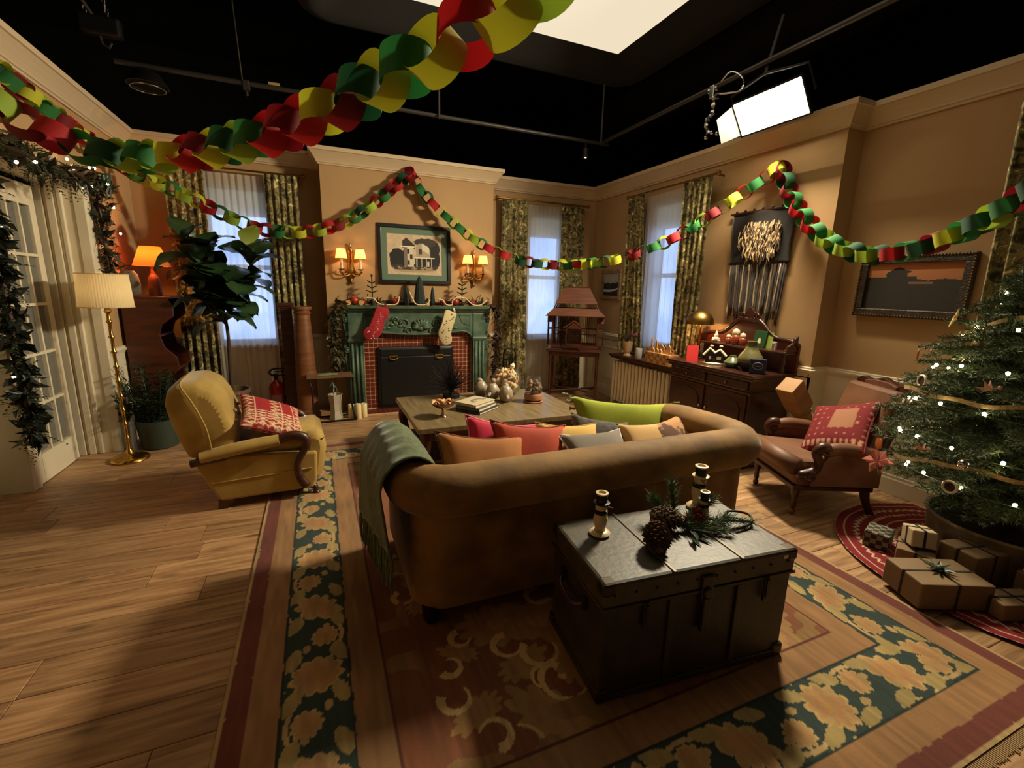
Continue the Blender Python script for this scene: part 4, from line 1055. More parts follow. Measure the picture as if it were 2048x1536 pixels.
framed('framed_photograph', 'black framed sepia photograph of a gabled house over the mantel', .905, .71, .045, mat('black_frame', rgb(20, 15, 12), .35), housefn, 150, 110, (1.163, YC - .002, 1.927), (R(-2), 0, 0), .068, mat('sage_mount', rgb(96, 116, 96), .9))
def sunsetfn(u, v):
    n = vnoise(u * 9, v * 9, 2); n2 = vnoise(u * 40, v * 40, 3)
    c = np.zeros((len(u), 3)); c[:] = (168, 104, 58); c += ((v - .8) * 60)[:, None] * np.array((1, .6, .2))
    hill = .70 + .05 * (vnoise(u * 6, u * 0, 5) - .5) - .04 * (u > .55)
    tree = np.hypot((u - .34) / .13, (v - .74) / .16) + .3 * (n - .5)
    dark = (v < hill) | (tree < .95) | (np.hypot((u - .42) / .06, (v - .82) / .03) < 1)
    c[dark] = (34, 26, 18); c[dark] += (n2[dark] * 8)[:, None]
    w_ = (np.abs(v - .60 + .03 * u) < .022) & (u > .47) & (u < .72); c[w_] = (120, 86, 60)
    return c
framed('framed_painting', 'ornate dark framed sunset landscape painting left of the tree', .735, .475, .062, mat('ornate_frame', rgb(34, 25, 17), .4, var=rgb(60, 46, 30), scale=40, bump=.5, bscale=90), sunsetfn, 110, 70, (XR2 - .008, 2.09, 1.632), (R(-1.5), 0, R(-90)), depth=.035, beads=True)
def lakefn(u, v):
    n = vnoise(u * 8, v * 8, 2); c = np.zeros((len(u), 3)); c[:] = (150, 146, 138); c[v > .55] += 10
    c[(v < .55 + .08 * (vnoise(u * 7, u * 0, 3) - .3))] = (30, 30, 26)
    c[(np.abs(v - .22 - .25 * (u - .3) ** 2) < .06 * (1 - .5 * u))] = (190, 190, 184)
    return c
framed('framed_picture', 'small pale framed lake picture between the corner and the radiator window', .47, .42, .05, mat('pale_frame', rgb(160, 130, 92), .5, var=rgb(120, 92, 60), scale=30, bump=.3), lakefn, 60, 50, (XR - .006, 5.69, 1.635), (0, 0, R(-90)), depth=.025)

# ---------------------------------------------------------------- wall sconces
M['sconcebrass'] = mat('gilt_brass', rgb(150, 112, 62), .35, .9, bump=.2, bscale=60)
def shademat(name, col, es, ec): 
    return mat(name, col, .9, emit=ec, es=es, transl=.5)
M['sconceshade'] = shademat('sconce_shade', rgb(232, 196, 130), .55, (1, .66, .30, 1))
def sconce(label, x):
    t = thing('wall_sconce', label, 'wall lamp', (x, YC, 1.60), 0, 'twin sconces flanking the photograph')
    b = M['sconcebrass']
    obj('backplate', MB().lathe([(.0, -.03), (.018, -.01), (.03, .02), (.055, .06), (.06, .10), (.04, .14), (.03, .2), (.022, .30), (.028, .34), (.012, .38), (.0, .40)], 16, (0, -.022, 0), True, 1, .45), b, t, smooth=50)
    obj('drop_finial', MB().lathe([(.0, -.075), (.012, -.06), (.02, -.04), (.008, -.02), (.016, .0)], 10, (0, -.03, .02)), b, t, smooth=True)
    obj('finial', MB().lathe([(.012, .0), (.02, .015), (.008, .03), (.014, .045), (0, .06)], 10, (0, -.03, .37)), b, t, smooth=True)
    for s in (-1, 1):
        obj('arm', MB().tube(spline([(0, -.03, .08), (s * .04, -.06, .05), (s * .09, -.09, .06), (s * .105, -.10, .11)], 14), .009, 7), b, t, smooth=True)
        obj('drip_pan', MB().lathe([(.01, .0), (.034, .008), (.036, .014), (.014, .02)], 14, (s * .105, -.10, .11)), b, t, smooth=40)
        obj('leaf_scroll', MB().tube(spline([(s * .03, -.03, .07), (s * .10, -.04, .075), (s * .125, -.05, .10), (s * .11, -.05, .115)], 12), .010, 6), b, t, smooth=True)
        obj('candle_sleeve', MB().cyl((s * .105, -.10, .13), (s * .105, -.10, .235), .014, n=10), M['white'], t, smooth=40)
        sh = obj('shade', MB().lathe([(.068, .24), (.047, .355)], 20, (s * .105, -.10, 0), False), M['sconceshade'], t, smooth=True)
        obj('shade_rim', MB().tube([(s * .105 + .068 * math.cos(k * PI / 10), -.10 + .068 * math.sin(k * PI / 10), .24) for k in range(20)], .003, 4, closed=True), b, sh)
        obj('shade_rim', MB().tube([(s * .105 + .047 * math.cos(k * PI / 10), -.10 + .047 * math.sin(k * PI / 10), .355) for k in range(20)], .003, 4, closed=True), b, sh)
        lamp('sconce_bulb', (s * .105, -.10, .29), 1.5, (1, .52, .18), .014, t)
sconce('gilt twin-shade sconce left of the house photograph', .395)
sconce('gilt twin-shade sconce right of the house photograph', 1.925)

# ---------------------------------------------------------------- radiator with shelf
def radiator():
    t = thing('radiator', 'cream column radiator under the right hand window', 'radiator', (3.77, 4.55, 0))
    m = mat('radiator_paint', rgb(226, 214, 184), .45)
    n = 18; y0 = -.62; p = .070
    for i in range(n):
        y = y0 + p * i; s = MB(); foot = .0 if i in (0, n - 1) else .085
        for dx in (-.07, .07):
            s.tube([(dx, y, .10), (dx, y, .13), (dx, y, .60), (dx, y, .625)], [.017, .023, .023, .015], 10)
        s.box(-.09, .09, y - .02, y + .02, .085, .125).box(-.085, .085, y - .018, y + .018, .585, .62)
        if foot == 0.0: s.box(-.085, -.055, y - .016, y + .016, 0, .1).box(.055, .085, y - .016, y + .016, 0, .1)
        obj('section', s, m, t, smooth=40)
    for z in (.11, .60, .36): obj('connector', MB().cyl((0, y0, z), (0, y0 + p * (n - 1), z), .014 if z != .36 else .006), m, t, smooth=40)
    obj('valve_pipe', MB().tube(spline([(-.02, y0 - .02, .57), (-.03, y0 - .08, .56), (-.03, y0 - .10, .50), (-.03, y0 - .10, .1)], 16), .014, 8), m, t, smooth=True)
radiator()
o = obj('radiator_shelf', MB().box(-.155, .19, -.68, .68, 0, .03).box(-.13, -.115, -.67, .67, -.025, 0), M['darkwood'], loc=(3.77, 4.47, .69), bevel=.006)
tag(o, 'dark wooden shelf board laid over the cream radiator', 'shelf')
ZR = .72

# ---------------------------------------------------------------- sideboard
def sideboard():
    t = thing('sideboard', 'dark mahogany sideboard with arched carved mirror back and shelf', 'sideboard', (3.67, 3.26, 0))
    w = mat('mahogany', rgb(44, 20, 13), .3, var=rgb(66, 30, 18), scale=3, stretch=(1, 1, 8), coat=.3)
    y0, y1, x0, x1 = -.52, .52, -.24, .28
    obj('carcass', MB().box(x0 + .02, x1, y0 + .02, y1 - .02, .08, .83), w, t, bevel=.006)
    obj('top', MB().box(x0 - .02, x1, y0 - .02, y1 + .02, .83, .86), w, t, bevel=.008)
    obj('cornice', MB().box(x0 - .005, x1, y0 - .005, y1 + .005, .80, .83).box(x0 + .008, x1, y0 + .008, y1 - .008, .68, .70), w, t, bevel=.006)
    obj('plinth', MB().box(x0, x1, y0, y1, 0, .09), w, t, bevel=.008)
    for i in range(2):
        a, b = (y0 + .05, -.015) if i == 0 else (.015, y1 - .05)
        d = obj('drawer', MB().box(x0, x0 + .03, a, b, .71, .79), w, t, bevel=.008); obj('knob', MB().ball((x0 - .012, (a + b) / 2, .75), .013, 10, 6), M['brassold'], d, smooth=True)
        d = obj('door', MB().box(x0 + .004, x0 + .03, a, b, .11, .67), w, t, bevel=.006)
        pa = [(a + .05, .15), (b - .05, .15), (b - .05, .54), (b - .1, .60), ((a + b) / 2, .625), (a + .1, .60), (a + .05, .54)]
        obj('door_panel', MB().prism(pa, 'x', x0 - .008, x0 + .01), w, d, bevel=.01)
        kx = b - .025 if i == 0 else a + .025
        obj('knob', MB().ball((x0 - .012, kx, .46), .014, 10, 6), M['chrome'], d, smooth=True)
    # carved back
    prof = []
    for k in range(33):
        s = -1 + 2 * k / 32; y = s * .545; a = abs(s)
        z = 1.10 + .20 * (math.cos(a * PI * .95) * .5 + .5) + .028 * math.sin(a * 9)
        prof.append((y, z))
    red = mat('mahogany_lamplit', rgb(84, 30, 18), .4, var=rgb(104, 40, 22), scale=3)  # redder, lighter mahogany: the dome lamp's glow is put into the colour
    obj('back_panel', MB().prism([(-.545, .86)] + prof + [(.545, .86)], 'x', x1 - .03, x1 - .005), red, t, bevel=.004)
    obj('back_moulding', MB().tube([(x1 - .035, y, z - .004) for y, z in prof], .019, 8), w, t, smooth=True)
    obj('shelf', MB().box(x1 - .19, x1 - .005, -.53, .53, 1.03, 1.052), w, t, bevel=.006)
    for s in (-1, 1):
        br = [(x1 - .03, 1.052), (x1 - .17, 1.052), (x1 - .15, 1.10), (x1 - .09, 1.13), (x1 - .075, 1.17), (x1 - .03, 1.20)]
        obj('side_bracket', MB().prism([(a, z) for a, z in br], 'y', s * .52 - .012, s * .52 + .012), w, t, bevel=.004)
        obj('shelf_post', MB().lathe([(.02, 0), (.024, .03), (.014, .06), (.022, .10), (.014, .14), (.022, .17)], 10, (x1 - .15, s * .50, .86)), w, t, smooth=50)
    cr = obj('crest', MB().prism([(-.16, 1.285), (-.10, 1.33), (-.06, 1.35), (-.035, 1.40), (0, 1.435), (.035, 1.40), (.06, 1.35), (.10, 1.33), (.16, 1.285)], 'x', x1 - .04, x1 - .01), w, t, bevel=.008)
    for s in (-1, 1): obj('crest_scroll', MB().tube([(x1 - .045, s * (.075 + .04 * (1 - k / 18) * math.cos(k * .5)), 1.335 + .04 * (1 - k / 18) * math.sin(k * .5)) for k in range(16)], .010, 6), w, cr, smooth=True)
sideboard()
ZS, ZSH = .86, 1.052

# ---------------------------------------------------------------- birdcage house on its stand
def birdcage():
    w = mat('cage_wood', rgb(62, 28, 16), .4, var=rgb(88, 44, 24), scale=6); rf = mat('cage_roof', rgb(120, 66, 36), .45, var=rgb(92, 46, 26), scale=4, stretch=(1, 1, 20))
    ang = R(-33)
    c = (3.36, 5.63)
    s = thing('cage_stand', 'slim dark wooden stand table carrying the birdcage', 'table', (c[0], c[1], 0), ang)
    A, B = .345, .20
    obj('stand_top', MB().box(-A - .04, A + .04, -B - .04, B + .04, .70, .728), w, s, bevel=.008)
    obj('stand_apron', MB().box(-A, A, -B, -B + .018, .64, .70).box(-A, A, B - .018, B, .64, .70).box(-A, -A + .018, -B, B, .64, .70).box(A - .018, A, -B, B, .64, .70), w, s)
    for sx in (-1, 1):
        for sy in (-1, 1):
            obj('leg', MB().lathe([(.012, 0), (.016, .03), (.013, .06), (.018, .18), (.02, .4), (.018, .52), (.026, .55), (.018, .58), (.026, .61), (.026, .70)], 10, (sx * (A - .02), sy * (B - .02), 0)), w, s, smooth=50)
    obj('stretcher', MB().tube(spline([(-A + .02, -B + .02, .13), (0, -.04, .13), (A - .02, -B + .02, .13)], 12), .012, 6).tube(spline([(-A + .02, B - .02, .13), (0, .04, .13), (A - .02, B - .02, .13)], 12), .012, 6), w, s, smooth=True)
    t = thing('birdcage', 'house shaped wooden birdcage with tiered slatted roof', 'birdcage', (c[0], c[1], .728), ang)
    a, b = .31, .185
    obj('base', MB().box(-a - .06, a + .06, -b - .05, b + .05, 0, .018).box(-a - .02, a + .02, -b - .02, b + .02, .018, .05), w, t, bevel=.006)
    wire = mat('cage_wire', rgb(70, 42, 28), .45, .4)
    bars = MB()
    for (x0, y0, x1, y1) in ((-a, -b, a, -b), (-a, b, a, b), (-a, -b, -a, b), (a, -b, a, b)):
        n = int(math.hypot(x1 - x0, y1 - y0) / .024)
        for i in range(n + 1): x = x0 + (x1 - x0) * i / n; y = y0 + (y1 - y0) * i / n; bars.cyl((x, y, .05), (x, y, .48), .0028, n=5)
    obj('cage_bars', bars, wire, t, kind='stuff')
    for sx in (-1, 1):
        for sy in (-1, 1): obj('corner_post', MB().box(sx * a - .012, sx * a + .012, sy * b - .012, sy * b + .012, .05, .49), w, t, bevel=.003)
    for z in (.05, .26, .47): obj('band', MB().box(-a - .008, a + .008, -b - .012, -b + .004, z, z + .016).box(-a - .008, a + .008, b - .004, b + .012, z, z + .016).box(-a - .012, -a + .004, -b, b, z, z + .016).box(a - .004, a + .012, -b, b, z, z + .016), w, t)
    # gabled porch at the front and side dormers
    obj('porch_roof', MB().hexa([(-.15, -b - .10, .30), (-.01, -b - .10, .40), (-.01, -b, .40), (-.15, -b, .30)], [(-.15, -b - .10, .312), (-.01, -b - .10, .415), (-.01, -b, .415), (-.15, -b, .312)])
        .hexa([(.13, -b - .10, .30), (-.01, -b - .10, .40), (-.01, -b, .40), (.13, -b, .30)], [(.13, -b - .10, .312), (-.01, -b - .10, .415), (-.01, -b, .415), (.13, -b, .312)]), rf, t)
    obj('porch_front', MB().prism([(-.12, .30), (.10, .30), (-.01, .385)], 'y', -b - .095, -b - .08).box(-.12, -.108, -b - .09, -b - .08, .02, .30).box(.09, .102, -b - .09, -b - .08, .02, .30).box(-.12, .10, -b - .09, -b - .08, .05, .10), w, t)
    pb = MB()
    for i in range(11): pb.cyl((-.10 + i * .0185, -b - .086, .10), (-.10 + i * .0185, -b - .086, .30), .0026, n=5)
    obj('porch_bars', pb, wire, t, kind='stuff')
    for sx in (-1, 1):
        X0 = sx * (a + .0); X1 = sx * (a + .075)
        obj('side_dormer', MB().box(min(X0, X1), max(X0, X1), -.11, .11, .27, .285).prism([(-.12, .37), (.12, .37), (.10, .45), (-.10, .45)], 'x', min(X0, X1) - .005, max(X0, X1) + .005), rf, t)
        obj('dormer_bars', (lambda m: [m.cyl((X1, -.10 + k * .022, .05), (X1, -.10 + k * .022, .37), .0028, n=5) for k in range(10)] and m)(MB()), wire, t, kind='stuff')
    # flared roof in three tiers of slats
    tiers = [((.40, .275, .47), (.30, .19, .565), 5), ((.265, .165, .625), (.235, .145, .655), 0), ((.275, .175, .655), (.165, .085, .86), 8)]
    def tier(p, q, n, gap):
        m = MB()
        for i in range(n):
            f0, f1 = i / n, (i + 1 - gap) / n
            e = lambda f: [p[k] + (q[k] - p[k]) * f for k in range(3)]
            (x0, y0, z0), (x1, y1, z1) = e(f0), e(f1); th = .008
            m.add([(-x0, -y0, z0), (x0, -y0, z0), (x0, y0, z0), (-x0, y0, z0), (-x1, -y1, z1 + th), (x1, -y1, z1 + th), (x1, y1, z1 + th), (-x1, y1, z1 + th)],
                  [(0, 1, 5, 4), (1, 2, 6, 5), (2, 3, 7, 6), (3, 0, 4, 7)])
        return m
    for k in range(4):
        p, q = tiers[0][0], tiers[0][1]; e = lambda f: tuple(p[i] + (q[i] - p[i]) * f for i in range(3))
        obj('roof_slat', tier(e(k / 4), e((k + .93) / 4), 1, 0), rf, t)
    obj('eave', MB().box(-.405, .405, -.28, .28, .462, .474), w, t, bevel=.003)
    gp = MB()
    for (x, y) in ((-1, -1), (1, -1), (1, 1), (-1, 1)): gp.cyl((x * .30, y * .19, .565), (x * .265, y * .165, .64), .008, n=6)
    for i in range(13): gp.cyl((-.28 + i * .0467, -.185, .565), (-.25 + i * .0417, -.16, .64), .003, n=5)
    obj('gable_bars', gp, wire, t)
    for k in range(7):
        p, q = tiers[2][0], tiers[2][1]; p = (.285, .185, .635); q = (.17, .09, .845)
        e = lambda f: tuple(p[i] + (q[i] - p[i]) * f for i in range(3))
        obj('roof_slat', tier(e(k / 7), e((k + .9) / 7), 1, 0), rf, t)
    obj('roof_cap', MB().box(-.175, .175, -.095, .095, .845, .862), w, t, bevel=.004)
    obj('perch', MB().cyl((-a, 0, .2), (a, 0, .2), .006), w, t)
birdcage()

# ---------------------------------------------------------------- woven wall hanging
def wall_hanging():
    t = thing('wall_hanging', 'black woven wall hanging with shaggy cream patch and long fringe', 'wall hanging', (XR - .012, 3.28, 1.83))   # faces -x
    dark = F('black_wool', rgb(30, 25, 23), rgb(40, 34, 31), scale=50); cream = F('cream_wool', rgb(188, 160, 116), rgb(150, 122, 84), scale=40); brown = F('brown_wool', rgb(62, 48, 40))
    obj('hanging_rod', MB().cyl((-.015, -.37, .50), (-.015, .37, .50), .012), M['darkwood'], t)
    def fn(u, v): return (-.012 + .006 * math.sin(9 * u), (.335 - .01 * math.sin(6 * v)) * (2 * u - 1), .495 * v + .012 * math.sin(3 * u))
    o = obj('woven_panel', MB().grid(fn, 24, 18), dark, t, smooth=True, fix=False); s = o.modifiers.new('t', 'SOLIDIFY'); s.thickness = .008
    random.seed(4); sh = MB(); sh2 = MB()
    for i in range(420):
        y = random.gauss(-.02, .12); z = random.uniform(.10, .40); y = max(-.22, min(.21, y)); L = random.uniform(.05, .12)
        if z < .2 and abs(y + .02) > .19: continue
        p = Vector((-.02 - random.uniform(0, .03), y, z)); (sh if random.random() < .8 else sh2).tube([p, p + Vector((-.012, random.uniform(-.008, .008), -L * .5)), p + Vector((-.004, random.uniform(-.015, .015), -L))], [.006, .006, .003], 4)
    obj('shag_patch', sh, cream, t, kind='stuff'); obj('shag_brown_yarn', sh2, brown, t, kind='stuff')  # some strands in brown wool, mixed in at random
    for i in range(40):
        y = -.31 + .62 * i / 39 + random.uniform(-.006, .006); L = .58 - .09 * abs(math.sin(i * .4)) + random.uniform(-.02, .02)
        m = (dark, brown, cream, dark, brown)[(i * 3) % 5]
        q = [(-.012 + random.uniform(-.006, .004), y * (1 - .08 * k / 5) + random.uniform(-.005, .005), -L * k / 5) for k in range(6)]
        obj('fringe_strand', MB().tube(q, [.007, .0075, .0075, .0075, .007, .004], 5), m, t, smooth=True)
    for i in range(7): obj('top_knot', MB().ball((-.02, -.30 + .1 * i, .515), .014, 7, 5), dark, t, smooth=True)
wall_hanging()
# ---------------------------------------------------------------- floor lamp
def floor_lamp():
    t = thing('floor_lamp', 'brass bamboo style floor lamp with pleated cream drum shade', 'floor lamp', (-1.585, 4.76, 0))
    obj('base', MB().lathe([(.135, 0), (.14, .012), (.132, .028), (.10, .04), (.05, .05), (.03, .075), (.018, .10), (0, .10)], 28), M['brass'], t, smooth=45)
    pr = []; z = .09
    while z < 1.27:
        pr += [(.0135, z), (.012, z + .05), (.0125, z + .095), (.021, z + .108), (.021, z + .114)]; z += .125
    pr += [(.013, 1.27), (.026, 1.285), (.014, 1.31), (.01, 1.36)]
    obj('pole', MB().lathe(pr, 14), M['brass'], t, smooth=50)
    sm = mat('pleated_shade', rgb(238, 220, 176), .9, transl=.5)
    def fn(u, v):
        an = 2 * PI * u; r = (.178 + (.165 - .178) * v) * (1 + .012 * math.cos(an * 60)); return (r * math.cos(an), r * math.sin(an), 1.32 + .265 * v)
    s = obj('shade', MB().grid(fn, 240, 3, closeu=True), sm, t, smooth=True, fix=False)
    for z, r in ((1.322, .18), (1.584, .167)): obj('shade_trim', MB().tube([(r * math.cos(k * PI / 20), r * math.sin(k * PI / 20), z) for k in range(40)], .004, 5, closed=True), sm, s)
    lamp('floor_lamp_bulb', (0, 0, 1.45), 1.3, (1, .74, .42), .03, t)
    obj('harp', MB().tube([(-.16, 0, 1.56), (0, 0, 1.555), (.16, 0, 1.56)], .003, 5), M['brass'], t)
    obj('bulb', MB().lathe([(.014, 1.36), (.03, 1.42), (.0, 1.46)], 12), M['white'], t, smooth=True)
floor_lamp()

# ---------------------------------------------------------------- etagere, table lamp, stone vase
def etagere():
    t = thing('etagere', 'dark wooden scroll sided shelf stand in the left corner', 'shelf unit', (-1.50, 5.66, 0))
    w = mat('etagere_wood', rgb(58, 26, 14), .35, var=rgb(84, 40, 20), scale=3, stretch=(1, 1, 6))
    side = [(-.20, 0), (.20, 0), (.21, .10), (.15, .30), (.10, .45), (.13, .60), (.20, .70), (.19, .80), (.10, .90), (.07, 1.02), (.10, 1.12), (.20, 1.20), (.205, 1.30), (.17, 1.37), (-.20, 1.37)]
    for y in (-.24, .22): obj('side_panel', MB().prism(side, 'y', y - .012, y + .012), w, t, bevel=.006)
    for z, a in ((.12, .18), (.66, .17), (1.0, .07), (1.37, .19)): obj('shelf', MB().box(-.20, a, -.25, .235, z, z + .022), w, t, bevel=.004)
    obj('back_panel', MB().box(-.205, -.19, -.23, .22, .05, 1.37), w, t)
etagere()
def table_lamp():
    t = thing('table_lamp', 'lit table lamp with orange shade on the corner shelf stand', 'table lamp', (-1.47, 5.62, 1.393))
    obj('base', MB().lathe([(.05, 0), (.055, .01), (.05, .16), (.03, .20), (.018, .215), (.016, .26), (0, .26)], 18), mat('terracotta_lamp', rgb(112, 58, 30), .5, var=rgb(136, 74, 40), scale=20), t, smooth=45)
    obj('socket', MB().cyl((0, 0, .25), (0, 0, .31), .012), M['brassold'], t)
    obj('shade', MB().lathe([(.155, .285), (.085, .47)], 28, (0, 0, 0), False), mat('orange_shade', rgb(228, 112, 40), .9, transl=.35, emit=(1, .34, .07, 1), es=.22), t, smooth=True)
    lamp('table_lamp_bulb', (0, 0, .37), 9.0, (1, .42, .12), .025, t)
table_lamp()
o = tag(obj('stone_vase', MB().lathe([(.05, 0), (.085, .03), (.09, .12), (.075, .2), (.05, .235), (0, .235)], 14, (0, 0, 0), True, 1, .55), mat('grey_stone', rgb(120, 108, 92), .85, var=rgb(96, 86, 72), scale=12, bump=.3), loc=(-1.64, 5.52, 1.393), smooth=50), 'flat grey stone vase beside the orange table lamp', 'vase')

# ---------------------------------------------------------------- green planter with bush
M['leafdark'] = mat('dark_leaf', rgb(26, 42, 22), .45, var=rgb(40, 62, 30), scale=3, rnd=.25)
def planter():
    t = thing('potted_shrub', 'bushy dark shrub in a low green planter behind the brass floor lamp', 'potted plant', (-1.45, 5.10, 0))
    obj('pot', MB().lathe([(.13, 0), (.145, .01), (.17, .25), (.172, .272), (.158, .272), (.15, .23), (0, .23)], 28), mat('green_pot', rgb(48, 58, 46), .6), t, smooth=50)
    random.seed(21)
    for i in range(42):
        an = random.uniform(0, 6.28); lean = random.uniform(.1, .8); H = random.uniform(.28, .62)
        d = Vector((math.cos(an) * lean, math.sin(an) * lean, 1)).normalized(); m = MB(); b = Vector((math.cos(an) * .06, math.sin(an) * .06, .22))
        for k in range(13):
            f = k / 12; c = b + d * H * f + Vector((0, 0, -.12 * lean * f * f))
            if c.z < .3: continue
            for s in (-1, 1):
                sd_ = Vector((-math.sin(an), math.cos(an), 0)) * s + rvec() * .5 + d * .6
                leafquad(m, c, sd_, Vector((0, 0, 1)), random.uniform(.06, .10), .028)
        m.tube([b, b + d * H * .5, b + d * H + Vector((0, 0, -.12 * lean))], [.004, .003, .001], 4)
        for i_, v in enumerate(m.v):
            x = max(v[0], -.24); m.v[i_] = (x, max(-.3, min(.26, v[1])), v[2])
        obj('frond', m, M['leafdark'], t, fix=False)
planter()
def sprig_vase():
    t = thing('glass_vase', 'tall glass vase with leafy sprigs behind the floor lamp', 'vase', (-1.655, 4.99, 0))
    obj('vessel', MB().lathe([(.055, 0), (.06, .01), (.062, .30), (.06, .30), (.058, .012), (0, .012)], 20), M['glass'], t, smooth=45)
    random.seed(5); m = MB()
    for i in range(5):
        d = Vector((random.uniform(-.1, .14), random.uniform(-.14, .02), 1)).normalized(); m.tube([(0, 0, .03), d * .5], [.003, .002], 4)
        for k in range(7): leafquad(m, d * (.3 + .035 * k), rvec() + d, Vector((0, 0, 1)), .06, .03)
    obj('sprigs', m, M['leafdark'], t, fix=False)
sprig_vase()

# ---------------------------------------------------------------- fiddle leaf fig
def figleaf():
    m = MB(); rows = 9
    def wid(f): return .135 * (math.sin(PI * min(1, f * 1.02)) ** .7) * (.62 + .55 * f) * (1 - .18 * math.exp(-((f - .38) / .09) ** 2))
    vs = []; fs = []
    for i in range(rows):
        f = i / (rows - 1); w_ = max(wid(f), .003); zc = .05 * math.sin(PI * f * .9) - .05 * f * f
        for s in (-1, -.5, 0, .5, 1): vs.append((f * .27, s * w_, zc + .018 * abs(s) + .006 * math.sin(i * 2.1 + s * 3) * abs(s)))
    for i in range(rows - 1):
        for j in range(4): fs.append((i * 5 + j, (i + 1) * 5 + j, (i + 1) * 5 + j + 1, i * 5 + j + 1))
    m.add(vs, fs); return m.mesh('leaf', True)
def fig():
    t = thing('potted_fig_tree', 'fiddle leaf fig tree in a clay pot before the left window', 'potted plant', (-.90, 5.56, 0))
    obj('pot', MB().lathe([(.12, 0), (.13, .01), (.165, .38), (.185, .385), (.185, .42), (.165, .42), (.15, .36), (0, .36)], 28), mat('clay_pot', rgb(112, 88, 58), .6, var=rgb(92, 72, 48), scale=6), t, smooth=45)
    bark = mat('fig_bark', rgb(60, 42, 28), .8, bump=.3)
    obj('trunk', MB().tube(spline([(0, 0, .36), (.01, 0, .7), (.02, 0, 1.0), (.0, .01, 1.25), (-.06, .0, 1.6), (-.12, 0, 1.85)], 24), [.020 - .0004 * k for k in range(24)], 9), bark, t, smooth=True)
    brs = [[(.01, 0, 1.15), (.12, -.02, 1.35), (.26, -.03, 1.62), (.34, -.04, 1.85)], [(-.03, 0, 1.45), (-.15, -.02, 1.62), (-.26, -.02, 1.92)], [(.02, 0, 1.1), (-.1, -.06, 1.28), (-.2, -.08, 1.45)]]
    for b in brs: obj('branch', MB().tube(spline(b, 10), [.013 - .0008 * k for k in range(10)], 7), bark, t, smooth=True)
    lm = mat('fig_leaf', rgb(30, 50, 26), .35, var=rgb(44, 68, 36), scale=8, rnd=.3, spec=.6); lf = figleaf(); lf.materials.append(lm)
    random.seed(14)
    stems = [spline([(0, .01, 1.12), (-.06, .0, 1.6), (-.12, 0, 1.85)], 30)] + [spline(b, 20) for b in brs]
    n = 0
    for si, sp in enumerate(stems):
        cnt = (30, 24, 17, 12)[si]
        for k in range(cnt):
            f = .12 + .88 * (k + .5) / cnt; p = sp[min(int(f * (len(sp) - 1)), len(sp) - 1)]
            az = k * 2.4 + si; el = R(random.uniform(-28, 52)) if f < .85 else R(random.uniform(20, 70)); s = random.uniform(.95, 1.3)
            o = obj('leaf', lf, None, t, loc=p, rot=Euler((R(random.uniform(-25, 25)), -el, az))); o.scale = (s, s, s); n += 1
    o = obj('leaf', lf.copy(), None, t, loc=(.30, -.05, 1.86), rot=(0, R(-70), -.8)); o.data.materials.clear(); o.data.materials.append(mat('young_fig_leaf', rgb(120, 132, 50), .5))
fig()

# ---------------------------------------------------------------- fire extinguisher, columns, side table, candles, fire tools
def extinguisher():
    t = thing('fire_extinguisher', 'red fire extinguisher standing by the drape left of the column', 'extinguisher', (-.50, 5.93, 0))
    obj('cylinder', MB().lathe([(.075, 0), (.082, .015), (.082, .34), (.07, .385), (.03, .415), (.024, .43), (0, .43)], 24), mat('extinguisher_red', rgb(150, 16, 18), .3, coat=.4), t, smooth=45)
    obj('label_panel', MB().grid(lambda u, v: (.0832 * math.cos(-2.3 + 1.5 * u), .0832 * math.sin(-2.3 + 1.5 * u), .12 + .14 * v), 14, 2), mat('label_white', rgb(150, 110, 100), .6), t, fix=False)
    obj('valve', MB().cyl((0, 0, .42), (0, 0, .47), .022).box(-.02, .02, -.018, .018, .46, .50), M['iron'], t, bevel=.003)
    obj('lever', MB().box(-.02, .10, -.01, .01, .52, .53).box(-.02, .11, -.01, .01, .475, .486), M['iron'], t, bevel=.003)
    obj('hose', MB().tube(spline([(-.02, -.02, .48), (-.06, -.05, .52), (-.02, -.07, .565), (.08, -.07, .57), (.19, -.05, .54), (.22, -.03, .44)], 26), .011, 7), M['iron'], t, smooth=True)
extinguisher()
o = tag(obj('wooden_column', MB().lathe([(.135, 0), (.135, .05), (.122, .06), (.125, .09), (.113, .10), (.112, .5), (.098, .9), (.083, 1.18), (.082, 1.20), (.092, 1.21), (.092, 1.23), (.084, 1.235), (.084, 1.255), (.104, 1.262), (.104, 1.29), (0, 1.29)], 32), mat('pine_column', rgb(104, 60, 30), .45, var=rgb(126, 78, 42), scale=2.5, stretch=(1, 1, 9)), loc=(-.165, 5.72, 0), smooth=45), 'tapered honey brown wooden column left of the fireplace', 'column')
o = tag(obj('wooden_pedestal', MB().box(-.06, .06, -.06, .06, .06, 1.28).box(-.08, .08, -.08, .08, 0, .07).box(-.085, .085, -.085, .085, 1.29, 1.325).box(-.075, .075, -.075, .075, 1.27, 1.29), M['darkwood'], loc=(-.335, 5.90, 0), bevel=.005), 'dark square wooden pedestal just behind the tapered column', 'pedestal')
